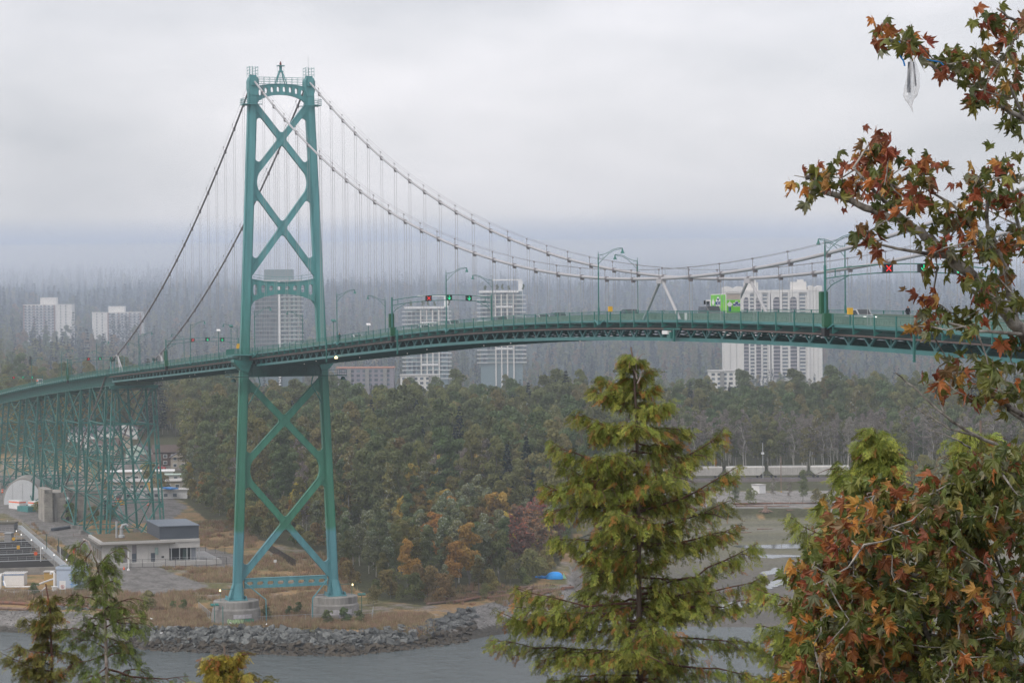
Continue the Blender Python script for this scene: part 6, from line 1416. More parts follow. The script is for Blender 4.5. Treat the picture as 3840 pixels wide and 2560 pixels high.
    for x in (-Lx/2-.02, Lx/2+.02): MB().box((x, yv*3, 5.0), (.2, 6.4, .6)).build('roof_kerb', M['lightblue'], s_, off=(0, 0, 0))
    MB().box((0, -yv*.1, 5.0), (Lx+.3, .25, .6)).build('roof_kerb', M['lightblue'], s_, off=(0, 0, 0)); MB().box((Lx*.28, -yv*.04, 2.2), (Lx*.4, .08, 4.2)).build('door', mat('mid_blue_door', (.26, .40, .58)), s_, off=(0, 0, 0))
    for zz in (1.0, 2.4, 3.8): MB().box((Lx*.1, -yv*.1, zz), (.7, .06, .12)).build('hinge', M['blue'], s_, off=(0, 0, 0))
    shed('ochre equipment cabinet between the white shed and the blue building', 166, 200, 2192, 3.2, 2.2, 'ochre', 'palecon'); shed('grey corrugated dark roofed house at the far end of the tanks', -30, 52, 1995, 3.4, 6, mat('grey_corrugated', (.20, .20, .21)), mat('mossy_dark_roof', (.08, .075, .05), rough=.95)); shed('grey louvred plant box on the walkway', 17, 42, 2030, 3.0, 2.0, mat('louvred_grey', (.26, .255, .25)), 'steel')
    # pipes
    def pipe(label, pts, r, cat='pipe', mt='white'): tag(MB().tube([W(a, b, c) for a, b, c in pts], r, 8).build('pipe', M[mt], None, off=(0, 0, 0)), label, cat)
    pipe('long pale pipe running low in front of the white shed', [(15, 2205, 1.8), (22, 2212, .8), (120, 2212, .8), (170, 2205, 1.6), (200, 2200, 2.0)], .22); pipe('second pale pipe just below the first', [(18, 2222, .5), (40, 2224, .3), (150, 2224, .3), (170, 2218, 1.0)], .14)
    pipe('white bent vent pipe at the left edge', [(3, 2215, 0), (3, 2215, 3.6), (5, 2214, 4.1), (11, 2213, 4.1), (12, 2213, 3.6)], .22); pipe('tall white gooseneck vent pipe beside the blue building', [(205, 2215, 0), (205, 2215, 4.2), (201, 2215, 4.6), (193, 2215, 4.6), (191, 2215, 4.1)], .32)
    p = W(205, 2222); tag(MB().box(p+[0, 0, .7], (1.1, 1.1, 1.5)).box(p+[0, 0, 1.5], (1.4, 1.4, .15)).build('pipe_plinth', M['white'], None, off=(0, 0, 0)), 'white block at the foot of the gooseneck pipe', 'plinth')
    # prohibition sign
    p = W(235, 2235); s_ = thing('warning_sign', 'white board with red crossed out anchor circle, facing the water', 'sign', p); fx = -FH; an = math.atan2(RH[1], RH[0]); s_.rotation_euler = (0, 0, an)
    MB().box((0, 0, 2.7), (1.5, .08, 2.0)).build('board', M['white'], s_, off=(0, 0, 0)); MB().tube([(-.6, .08, 0), (-.6, .08, 2.9)], .05, 5).build('leg', M['steel'], s_, off=(0, 0, 0)); MB().tube([(.6, .08, 0), (.6, .08, 2.9)], .05, 5).build('leg', M['steel'], s_, off=(0, 0, 0))
    m = MB(); m.tube([(.38*math.cos(a), -.06, 2.3+.38*math.sin(a)) for a in np.linspace(0, 2*math.pi, 21)], .045, 5, cap=False); m.beam((-.27, -.07, 2.57), (.27, -.07, 2.03), .04, .08, up=(0, 1, 0)); m.build('red_circle', M['red'], s_, off=(0, 0, 0))
    m = MB(); m.beam((0, -.055, 2.52), (0, -.055, 2.1), .03, .05, up=(0, 1, 0)); m.tube([(.2*math.cos(a), -.055, 2.28+.18*math.sin(a)) for a in np.linspace(math.pi, 2*math.pi, 8)], .03, 4); m.beam((-.1, -.055, 2.44), (.1, -.055, 2.44), .03, .04, up=(0, 1, 0)); m.build('anchor_symbol', M['black'], s_, off=(0, 0, 0))
plant_works()
# railing clutter in front of the white shed
# fences
def fence(label, pts, h, mt, step=2.6, name='fence', mesh=False, panel=True, group=None):
    P = [G(*p) for p in pts]; o = thing(name, label, 'fence', P[0], group=group); k = 0; pm = MB().tube([(0, 0, -.3), (0, 0, h)], .07 if not mesh else .045, 5).mesh('post', M[mt])
    for i in range(len(P)-1):
        a, b = P[i], P[i+1]; L = np.linalg.norm(b-a); n = max(1, int(L/step))
        for j in range(n+(i == len(P)-2)):
            q = a+(b-a)*j/n; put('post', pm, o, tuple(q-P[0]))
            if j < n:
                r = a+(b-a)*(j+1)/n; m = MB(); m.beam(q+[0, 0, h-.06], r+[0, 0, h-.06], .05, .05)
                if panel:
                    m.beam(q+[0, 0, .15], r+[0, 0, .15], .05, .05); kk = 9 if not mesh else 12
                    for w2 in range(1, kk): s_ = q+(r-q)*w2/kk; m.beam(s_+[0, 0, .12], s_+[0, 0, h-.08], .022 if not mesh else .012, .022 if not mesh else .012)
                m.build('panel', M[mt], o)
    return o
fence('black metal fence in front of the pump building', [(448, 2128), (620, 2125), (850, 2118)], 2.2, 'black'); fence('dark picket fence descending beside the tanks', [(215, 2075), (262, 2110), (330, 2145)], 2.4, 'slate', step=2.2)
fence('black fence along the gravel apron behind the near tower leg', [(735, 2070), (880, 2078)], 1.8, 'black', step=3.2); fence('dark fence running up to the wood between the tower legs', [(1000, 2060), (1108, 2128)], 2.2, 'black', step=2.4)
fence('pale chain link fence round the tower piers', [(745, 2283), (811, 2340), (985, 2338), (1145, 2330), (1395, 2325), (1400, 2300)], 1.7, 'steel', step=3.4, mesh=True)
fence('low wire fence along the beach in front of the treatment plant', [(0, 2235), (160, 2240), (330, 2230)], 1.8, 'steel', step=3.5, mesh=True)
fence('low dark log and rail fence below the viaduct bent', [(275, 2012), (330, 2016)], 1.0, 'wood', step=3)
# cones, windsock, bench etc
for k, (px, y, lab) in enumerate(((328, 2138, 'orange traffic cone by the dark picket fence'), (465, 2135, 'orange traffic cone at the gate of the pump building'), (9, 1846, 'orange drum at the left edge of the gravel road'), (33, 1856, 'orange drum right of the first one'), (130, 1893, 'orange drum before the anchorage block'), (555, 1895, 'orange drum near the excavator'))):
    p = G(px, y); o = thing('traffic_cone' if k < 2 else 'traffic_drum', lab, 'traffic cone', p, group='orange cones and drums'); s_ = 1.0
    if k < 2: MB().lathe([(.26, .04), (.06, .9)], c=p, n=10).build('cone', M['orange'], o); MB().box(p+[0, 0, .03], (.6, .6, .06)).build('base', M['black'], o)
    else: MB().lathe([(.36, .0), (.34, .45), (.28, 1.2)], c=p, n=10).build('drum', M['orange'], o); MB().lathe([(.36, .55), (.35, .75)], c=p, n=10).build('white_band', M['white'], o)
p = G(285, 2130); o = thing('windsock', 'red windsock hanging on a thin pole behind the bare topped tree', 'windsock', p); MB().tube([p, p+[0, 0, 5.5]], .06, 5).build('pole', M['steel'], o); MB().lathe([(.16, 0), (.3, 1.8)], c=p+[-.0, -.5, 3.6], n=8).build('sock', M['red'] if False else mat('bright_red_fabric', (.75, .04, .04)), o)
p = G(482, 2138); o = thing('gate_lamp', 'white post with lamp beside the pump building gate', 'post', p); MB().tube([p, p+[0, 0, 5.0]], .12, 6).build('post', M['white'], o); MB().lathe([(.4, 0), (.3, .5)], c=p, n=8).build('post_foot', M['white'], o)
p = G(372, 2135)
p = G(1032, 2125); o = thing('warning_board', 'tiny white notice on a short post in the dry grass between the legs', 'sign', p); MB().tube([p, p+[0, 0, 1.4]], .05, 5).build('post', M['steel'], o); MB().box(p+[0, 0, 1.6], (.1, .8, .7)).build('board', M['white'], o)
p = G(1105, 2332); o = thing('bench', 'small dark bench inside the chain link fence', 'bench', p, 1.2); MB().box((0, 0, .45), (2.2, .5, .08)).build('seat', M['palecon'], o, off=(0, 0, 0)); MB().box((-.9, 0, .2), (.12, .45, .42)).build('leg', M['dark'], o, off=(0, 0, 0)); MB().box((.9, 0, .2), (.12, .45, .42)).build('leg', M['dark'], o, off=(0, 0, 0))
p = G(232, 1985); o = thing('pipe_stack', 'stack of long dark pipes lying beside the gravel road', 'pipe stack', p, 2.4)
for k in range(6): MB().tube([(-5, (k % 3)*.5-.5, .25+.42*(k//3)), (5, (k % 3)*.5-.5, .25+.42*(k//3))], .22, 8).build('dark_pipe', M['slate'], o, off=(0, 0, 0))
for px, y0, h in ((175, 2080, 9.5), (220, 2075, 7)):
    p = G(px, y0); tag(MB().tube([p, p+[0, 0, h*.62]], .12, 6).build('green_post', mat('dull_green_post', (.07, .11, .08)), None, off=(0, 0, 0)), 'plain dull green post beside the dark picket fence, %s' % ('left one' if px == 175 else 'right one'), 'post')
p = G(298, 1845); tag(MB().tube([FP(905, 304, 4), FP(905, 304, 27)], .35, 8).build('concrete_pole', M['palecon'], None, off=(0, 0, 0)), 'tall grey concrete pole standing behind the viaduct legs', 'pole')
p = G(458, 1860); tag(MB().tube([FP(880, 458, 4), FP(880, 458, 24)], .14, 6).build('wooden_pole', M['wood'], None, off=(0, 0, 0)), 'thin wooden pole behind the cable bent', 'pole')
# blue tent
def tent():
    p = G(2078, 2168); o = thing('tent', 'bright blue dome tent at the edge of the beach', 'tent', p); r_ = math.atan2(RH[1], RH[0]); o.rotation_euler = (0, 0, r_); n = 14; V = []; F = []
    for i in range(7):
        f_ = i/6; z = 1.75*math.sin(f_*math.pi/2)
        for j in range(n): a = 2*math.pi*j/n; sq = 1/max(abs(math.cos(a)), abs(math.sin(a)))**.5; rr = 1.9*math.cos(f_*math.pi/2)**.8*sq; V.append((rr*math.cos(a)*1.2+f_*.3, rr*math.sin(a), z))
    for i in range(6):
        for j in range(n): F.append((i*n+j, i*n+(j+1) % n, (i+1)*n+(j+1) % n, (i+1)*n+j))
    MB().add(V, F).build('canopy', mat('bright_blue_nylon', (.01, .30, .80), rough=.45), o, off=(0, 0, 0), smooth=False)
    MB().prism([(2.2, -.3, 0), (3.1, -.3, 0), (2.3, -.3, 1.5)], (0, 0, 0), (0, .2, 0)).build('door_flap', mat('pale_green_nylon', (.35, .6, .4)), o, off=(0, 0, 0))
    for k, (px, y, s_) in enumerate(((2032, 2166, 1.0), (2016, 2164, .7), (2050, 2162, .6))):
        p = G(px, y); rr = random.Random(k); m = MB(); m.lathe([(s_, 0), (s_*.9, s_*.4), (s_*.3, s_*.62)], c=p, n=7, sx=1.2); tag(m.build('blue_bundle', M['blue'], None, off=(0, 0, 0)), 'crumpled blue tarpaulin heap left of the tent, %s' % ['largest', 'leftmost', 'nearest the tent'][k], 'tarpaulin')
tent()

# ================================================================== shore: stones, logs, stumps, grass
def stone_mesh(seed):
    r_ = np.random.default_rng(seed); V = r_.normal(size=(14, 3)); V /= np.linalg.norm(V, axis=1, keepdims=True); V *= (.75+.4*r_.random((14, 1))); V *= np.array([1, .8, .62])
    b = bmesh.new(); [b.verts.new(v) for v in V]; bmesh.ops.convex_hull(b, input=b.verts); bmesh.ops.delete(b, geom=[v for v in b.verts if not v.link_faces], context='VERTS'); me = bpy.data.meshes.new('stone'); b.to_mesh(me); b.free(); return me
STN = []
for k in range(8): me = stone_mesh(400+k); me.materials.append(M['stone']); STN.append(me)
STW = []
for k in range(6): me = stone_mesh(420+k); me.materials.append(M['stonewet']); STW.append(me)
def bank():
    o = thing('rock_embankment', 'riprap bank of grey stones along the water below the bridge tower', 'rock bank', FP(520, 1100, 1.5)); pts = []
    r_ = np.random.default_rng(11)
    for k in range(5200):
        px = 470+r_.random()*1310; t = r_.random()**.9*1.12-.06; fs = np.interp(px, *SH); ft = np.interp(px, TP_X, TP_F)
        if px > 1680 and r_.random() < (px-1680)/100: continue
        F = fs+(ft-fs)*t-2+r_.normal()*.4; p = FP(F, px); p[2] = hz(F, px); pts.append((px, t, F, p))
    # thin to a packed layer
    sel = []; grid = {}
    for q in pts:
        s_ = (.45+1.15*r_.random()**2.6)*(1.0 if q[1] > .3 else .75); k = (int(q[3][0]/1.05), int(q[3][1]/1.05))
        if grid.get(k, 0) >= 2: continue
        grid[k] = grid.get(k, 0)+1; sel.append((s_, q))
    sel.sort(key=lambda a: -a[0]*(1.3 if a[1][1] > .25 else .8)); P_, R_, S_, I_ = [], [], [], []
    for i, (s_, (px, t, F, p)) in enumerate(sel):
        wetk = t < .36+.14*r_.random()
        if i < 290:
            me = STW[i % 6] if wetk else STN[i % 8]; q = put('stone', me, o, tuple(np.array(p)-origin_of(o)+[0, 0, .15*s_]), (r_.random()*.6, r_.random()*.6, r_.random()*6.3), (s_, s_, s_))
        else: P_.append(p+[0, 0, .1*s_]); R_.append(r_.random()*6.3); S_.append(s_); I_.append((8+int(r_.random()*6)) if wetk else int(r_.random()*8))
    g = gn_scatter('small_stones', P_, R_, S_, I_, STN+STW); g.parent = o; g.matrix_parent_inverse = Matrix.Translation(-o.location)
    P_, R_, S_, I_ = [], [], [], []           # loose stones on the beaches
    for k in range(2600):
        px = -60+r_.random()*600 if k % 2 else 1680+r_.random()*480; fs = np.interp(px, *SH); ft = np.interp(px, TP_X, TP_F); F = fs+(ft-fs)*(r_.random()*1.0); p = FP(F, px); p[2] = hz(F, px)+.02; P_.append(p); R_.append(r_.random()*6.3); S_.append(.09+.2*r_.random()**5); I_.append(int(r_.random()*14))
    for k in range(260):
        px = 640+r_.random()*900; F = np.interp(px, TP_X, TP_F)+r_.random()*4; p = FP(F, px); p[2] = hz(F, px); P_.append(p); R_.append(r_.random()*6.3); S_.append(.2+.3*r_.random()); I_.append(int(r_.random()*8))
    for k in range(220):
        px = 150+r_.random()*330; F = Fof(px, 2275, 3.4)+r_.normal()*3; p = FP(F, px); p[2] = hz(F, px); P_.append(p); R_.append(r_.random()*6.3); S_.append(.3+.6*r_.random()); I_.append(int(r_.random()*8))
    gn_scatter('beach_stones', P_, R_, S_, I_, STN+STW)
bank()
def log(a, b, r, mt, lab, root=False, group='driftwood logs on the shore'):
    A, B = G(*a), G(*b); n = 5; r_ = random.Random(int(a[0]*7+a[1])); pts = [A+(B-A)*k/n+np.array([0, 0, r*.7+r_.random()*.15]) for k in range(n+1)]
    o = tag(MB().tube(pts, [r*(1-.35*k/n) for k in range(n+1)], 7).build('driftwood_log', M[mt], None, off=(0, 0, 0)), lab, 'driftwood log', group)
    if root:
        m = MB()
        for k in range(7): an = 6.28*k/7; m.tube([A+[0, 0, r], A+np.array([math.cos(an)*.5, math.sin(an)*1.0, r+math.sin(an*2)*.7+.4])], [r*.6, r*.15], 5)
        m.build('root', M[mt], o, off=(0, 0, 0))
LOGS = [((-20, 2308), (330, 2338), .42, 'woodred', 'long reddish boom log lying across the left beach'), ((-20, 2296), (200, 2302), .35, 'wood', 'dark log above the reddish one on the left beach'), ((215, 2330), (420, 2352), .32, 'woodred', 'reddish log end at the right of the left beach'), ((30, 2318), (160, 2314), .2, 'wood', 'thin grey log on the left beach'),
        ((1600, 2268), (1760, 2248), .28, 'wood', 'thin brown log at the right end of the grassy point'), ((1705, 2262), (1835, 2236), .38, 'woodred', 'reddish log, nearest in the heap left of the tall cedar'), ((1660, 2248), (1815, 2240), .3, 'woodred', 'second reddish log in the heap'), ((1830, 2246), (1960, 2228), .36, 'woodred', 'thick broken log in the middle of the heap'),
        ((1770, 2226), (1900, 2222), .32, 'wood', 'dark straight log at the back of the heap'), ((1980, 2226), (2060, 2214), .45, 'wood', 'thick grey log lying right of the root stump'), ((2015, 2232), (2130, 2206), .25, 'woodred', 'thin reddish log right of the thick grey one'), ((1950, 2205), (2140, 2196), .28, 'wood', 'long dark log behind the root stump'), ((2110, 2212), (2150, 2208), .5, 'woodred', 'short stout log with pale end'), ((2160, 2218), (2260, 2190), .2, 'wood', 'thin branch like log pointing to the cedar'),
        ((2100, 1952), (2420, 1968), .35, 'woodred', 'reddish log on the far bank left of the cedar trunk'), ((2060, 1944), (2280, 1940), .3, 'wood', 'grey log on the far bank at left'), ((2750, 1925), (3090, 1922), .35, 'woodred', 'long reddish log on the far bank at right'), ((2760, 1932), (2960, 1935), .25, 'wood', 'grey log below the reddish one on the far bank'), ((3100, 1928), (3250, 1930), .3, 'wood', 'dark log at the right end of the far bank')]
for a, b, r, mt, lab in LOGS: log(a, b, r, mt, lab)
log((1990, 2215), (1950, 2226), .55, 'wood', 'upturned root stump among the driftwood', root=True, group=None)
p = G(2872, 1946); m = MB(); m.tube([p, p+[0, 0, 1.6], p+[0, .3, 2.4]], [1.3, .6, .35], 7)
for k in range(6): an = 6.28*k/6; m.tube([p+[0, 0, .8], p+np.array([2.6*math.cos(an), 2.6*math.sin(an), .1])], [.4, .08], 5)
tag(m.build('tree_stump', M['wood'], None, off=(0, 0, 0)), 'old tree stump with spread roots standing on the mudflat', 'tree stump')
for k, (px, y, L) in enumerate(((2840, 1985, 5), (2590, 1985, 7), (2620, 2000, 4), (2760, 1998, 5), (2480, 1992, 5), (2950, 1944, 4), (2300, 1975, 6))):
    tag(MB().tube([G(px, y)+[0, 0, .15], G(px, y)+RH*L+FH*1.5+[0, 0, .1]], [.3, .14], 6).build('sunken_log', M['wood'], None, off=(0, 0, 0)), 'dark sunken log on the mudflat, number %d of the scattered ones' % k if False else 'dark half sunken log lying on the mudflat', 'driftwood log', 'sunken logs on the mudflat')
# dry grass and weeds
def grass():
    r_ = np.random.default_rng(5); T = []
    def blades(seed, n, h, col, w_=.05):
        q = np.random.default_rng(seed); V = []; C = []
        for k in range(n):
            a = q.random()*6.28; x, y = q.normal(size=2)*.32; hh = h*(.5+.8*q.random()); dx, dy = q.normal(size=2)*.25*hh; cx, cy = math.cos(a)*w_, math.sin(a)*w_
            V += [(x-cx, y-cy, 0), (x+cx, y+cy, 0), (x+dx+cx*.2, y+dy+cy*.2, hh)]; C += [np.array(col)*(.75+.5*q.random())]*3
        return mesh_np('tuft', np.array(V), np.arange(3*n).reshape(n, 3), M['leaf'], col=np.array(C))
    ms = [blades(1, 26, .75, (.36, .27, .16)), blades(2, 26, .6, (.31, .25, .14)), blades(3, 24, .5, (.17, .17, .06)), blades(4, 26, .9, (.38, .29, .18)), blades(5, 22, .7, (.28, .18, .11))]
    P_, R_, S_, I_ = [], [], [], []
    zones = [(560, 1620, 2300, 2356, 5200, (0, 1, 3, 3, 2)), (440, 1300, 2215, 2310, 4200, (0, 1, 2, 3, 4)), (470, 900, 2125, 2185, 1800, (0, 2, 4, 1)), (900, 1320, 2080, 2230, 2600, (0, 1, 2, 4)), (250, 480, 1985, 2040, 500, (0, 2)), (-40, 330, 2215, 2262, 1100, (0, 2, 4, 4)), (1600, 2100, 2190, 2262, 900, (1, 2, 2)), (720, 960, 1960, 2060, 1200, (2, 2, 1)), (120, 240, 1930, 2110, 500, (0, 2))]
    for x0, x1, y0, y1, n, ids in zones:
        px = x0+r_.random(n)*(x1-x0); y = y0+r_.random(n)*(y1-y0)
        F = (CAM[2]-3.4)/((y-1170)/FPX)*1.0
        for a, b in zip(px, y):
            if any(inpoly(np.array([a]), np.array([b]), pl_)[0] for pl_ in roads[:3]): continue
            v = ray(a, b); k = (3.4-CAM[2])/v[2]; q = CAM+v*k; P_.append(q); 
    P_ = np.array(P_); f2 = (P_-CAM)@FH; r2 = (P_-CAM)@RH; P_[:, 2] = height(f2, r2)-.03
    nse = fbm(f2/8, r2/8, 88); keep = nse > .38; P_ = P_[keep]; n = len(P_)
    gn_scatter('dry_grass', P_, r_.random(n)*6.3, .7+.8*r_.random(n), r_.choice(5, n, p=[.26, .24, .2, .2, .1]), ms)
grass()
# bushes on the point and along the sheds (kinds shared with the wood)
BUSH = [(1000, 2322, .55, 0, 'low dark bush right of the graffiti pier'), (955, 2336, .35, 0, 'small bush against the graffiti pier'), (1120, 2305, .5, 2, 'dark spreading bush between the piers'), (1085, 2310, .4, 2, 'small dark bush left of the spreading one'), (1230, 2342, .55, 2, 'dark bush in front of the far pier, left'), (1290, 2338, .6, 2, 'dark bush in front of the far pier, middle'), (1345, 2338, .5, 2, 'dark bush in front of the far pier, right'), (560, 2290, .8, 0, 'dark bush at the shore left of the pier fence'), (690, 2290, .45, 2, 'low green bush in the dry grass left of the piers'), (650, 2285, .35, 2, 'tiny green bush in the dry grass'),
        (225, 1940, .9, 0, 'round green bush before the anchorage block'), (262, 1955, 1.0, 2, 'dark green bush right of the round one at the anchorage'), (140, 1925, .7, 0, 'low bush at the left corner of the anchorage block'), (350, 1960, .9, 2, 'dark bush between the viaduct legs'), (420, 1955, .9, 2, 'dark bush behind the sedum roof'), (300, 2225, .9, 2, 'bare grey bush against the pale blue building'), (130, 2235, .55, 2, 'green weeds below the plant pipes'), (390, 2200, .7, 0, 'bush right of the pale blue building'), (330, 2215, .6, 2, 'small bush by the warning board'), (1400, 2268, .8, 0, 'round bush at the wood edge beside the twin floodlights'), (1830, 2215, .8, 0, 'round dark bush above the driftwood'), (1960, 2200, .8, 2, 'round bush above the root stump'), (150, 1855, .6, 2, 'bush behind the crossing mast'), (610, 1855, 1.4, 0, 'bush right of the excavator'), (560, 1812, 1.5, 0, 'broad bush before the white workshop')]
for px, y, sc, v, lab in BUSH: p = G(px, y); plant('shrub', v, p, sc, lab, None, 'bush')
for k, (px, h) in enumerate(((2700, .9), (2760, .7), (2815, .8), (2900, 1.0), (2960, .8), (3010, 1.0), (3060, .75), (3120, 1.1), (2640, .8), (2560, .9), (2500, .8), (3180, 1.0))):
    p = G(px, 1925); plant(['bare', 'broadleaf', 'shrub', 'bare'][k % 4], k % 2, p, h*(.5 if k % 4 != 2 else 1.2), ['thin half bare young tree', 'small green young tree', 'low green shrub', 'thin half bare young tree'][k % 4]+' on the far bank in front of the freight train', 'young growth on the far bank', 'bank_tree')
# gulls on the rocks
gm_w = M['white']
for k, (px, y) in enumerate(((590, 2408), (605, 2412), (570, 2418), (620, 2405), (806, 2414), (868, 2430), (1000, 2446), (700, 2412))):
    p = G(px, y, 1.0)+[0, 0, .5]; o = thing('gull', 'white gull resting on the dark weedy rocks at the waterline', 'gull', p, rng.random()*6, 'gulls on the rocks'); m = MB(); b = bmesh.new(); bmesh.ops.create_icosphere(b, subdivisions=2, radius=.2)
    for v in b.verts: v.co.x *= 1.5; v.co.z = v.co.z*.8+.25+(.12 if v.co.x > .18 else 0)*(v.co.x); 
    me = bpy.data.meshes.new('body'); b.to_mesh(me); b.free(); me.materials.append(gm_w); put('body', me, o); MB().tube([(.2, 0, .3), (.3, 0, .45), (.34, 0, .5)], [.09, .08, .06], 7).build('head', gm_w, o, off=(0, 0, 0)); MB().tube([(.38, 0, .5), (.47, 0, .48)], [.025, .01], 4).build('beak', M['yellow'], o, off=(0, 0, 0)); MB().prism([(-.1, .15, .38), (-.45, .06, .32), (.12, .15, .2)], (0, 0, 0), (0, .03, 0)).build('wing', M['palecon'], o, off=(0, 0, 0)); MB().tube([(0, .05, 0), (0, .05, .15)], .012, 4).tube([(0, -.05, 0), (0, -.05, .15)], .012, 4).build('leg', M['orange'], o, off=(0, 0, 0))
# ================================================================== near trees
def frond_mesh(seed, n=8, L=1.0):
    """flat feathery cedar spray hanging along -z from the origin, unit length; returns V,F,tipweight"""
    r_ = np.random.default_rng(seed); V, F, T = [], [], []
    def blade(p, d, l, w_, t0, t1):
        d = d/np.linalg.norm(d); s_ = np.cross(d, [0.15, 1, .1]); s_ /= np.linalg.norm(s_); k = len(V)
        V.extend([p, p+d*l*.4+s_*w_, p+d*l, p+d*l*.4-s_*w_]); T.extend([t0, (t0+t1)/2, t1, (t0+t1)/2]); F.append((k, k+1, k+2, k+3))
    bend = (r_.random()-.5)*.7; cup = (r_.random()-.5)*.6
    for i in range(n):
        f_ = (i+.5)/n; p = np.array([bend*f_*f_, cup*f_*f_*.5+.03*math.sin(i*2), -f_*.92])
        for sg in (-1, 1):
            if r_.random() < .12: continue
            l1 = .42*(1-f_*.65)*(.6+.7*r_.random()); d = np.array([sg*(.7+.5*r_.random()), (r_.random()-.5)*.7, -.9]); d /= np.linalg.norm(d); blade(p, d, l1, .017, f_*.6, .7+.3*f_)
            for j in (.35, .65): q = p+d*l1*j; blade(q, d+np.array([-sg*.6, (r_.random()-.5)*.3, -.8]), l1*.5, .017, .5, 1.0)
            if i < 4: q = p+d*l1*.5; blade(q, d+np.array([sg*.8, 0, .1]), l1*.4, .016, .4, .9)
        blade(p, np.array([bend*.3, 0, -1.0]), 1.0/n+.08, .016, f_*.5, f_)
    return np.array(V), np.array(F), np.array(T)
FRONDS = [frond_mesh(k, n=6+k % 3) for k in range(6)]
def rotm(n, r_, droop=.5, face=None):
    """random rotations: local -z axis roughly down with spread; returns (n,3,3)"""
    ax = r_.normal(size=(n, 3))*droop; ax[:, 2] = 0; dn = ax-np.array([0, 0, 1.0]); dn /= np.linalg.norm(dn, axis=1, keepdims=True); Z = -dn
    a = r_.normal(size=(n, 3)); X = a-Z*np.sum(a*Z, 1, keepdims=True); X /= np.linalg.norm(X, axis=1, keepdims=True); Y = np.cross(Z, X)
    return np.stack([X, Y, Z], 2)
def scatter_fronds(name, P, size, r_, base, tip, brown, parent, matn='cedarleaf', out=None, droop=.5, fr=FRONDS, brownf=.12, tipamt=.55):
    n = len(P); Vs, Fs, Cs = [], [], []; kk = r_.integers(0, len(fr), n); Rm = rotm(n, r_, droop); off = 0
    if out is not None:      # lean outwards along the branch
        Z = Rm[:, :, 2]; Z = Z-out*.75; Z /= np.linalg.norm(Z, axis=1, keepdims=True); X = Rm[:, :, 0]; X = X-Z*np.sum(X*Z, 1, keepdims=True); X /= np.linalg.norm(X, axis=1, keepdims=True); Rm = np.stack([X, np.cross(Z, X), Z], 2)
    for k in range(len(fr)):
        idx_ = np.nonzero(kk == k)[0]
        if not len(idx_): continue
        V, F, T = fr[k]; m = len(V); W_ = np.einsum('nij,mj->nmi', Rm[idx_], V)*size[idx_][:, None, None]+P[idx_][:, None, :]
        t = T[None, :, None]**1.6*tipamt*(.4+1.2*r_.random((len(idx_), 1, 1))); v = .35+1.2*r_.random((len(idx_), 1, 1))
        c = (np.array(base)*(1-t)+np.array(tip)*t)*v; br_ = r_.random(len(idx_)) < brownf; c[br_] = (np.array(brown)*(.6+.8*r_.random((br_.sum(), 1, 1))))
        Vs.append(W_.reshape(-1, 3)); Fs.append((F[None]+(np.arange(len(idx_))*m)[:, None, None]+off).reshape(-1, 4)); Cs.append(np.broadcast_to(c, W_.shape).reshape(-1, 3)); off += len(idx_)*m
    V = np.concatenate(Vs)-origin_of(parent); o = put(name, mesh_np(name, V, np.concatenate(Fs), M[matn], col=np.concatenate(Cs)), parent); o['kind'] = 'stuff'; return o
def bez(a, b, sag, n=7, r_=None, jit=.0):
    pts = []
    for i in range(n+1):
        f_ = i/n; p = np.array(a)*(1-f_)+np.array(b)*f_; p[2] += -sag*4*f_*(1-f_)
        if r_ is not None and 0 < i: p += r_.normal(size=3)*jit
        pts.append(p)
    return pts
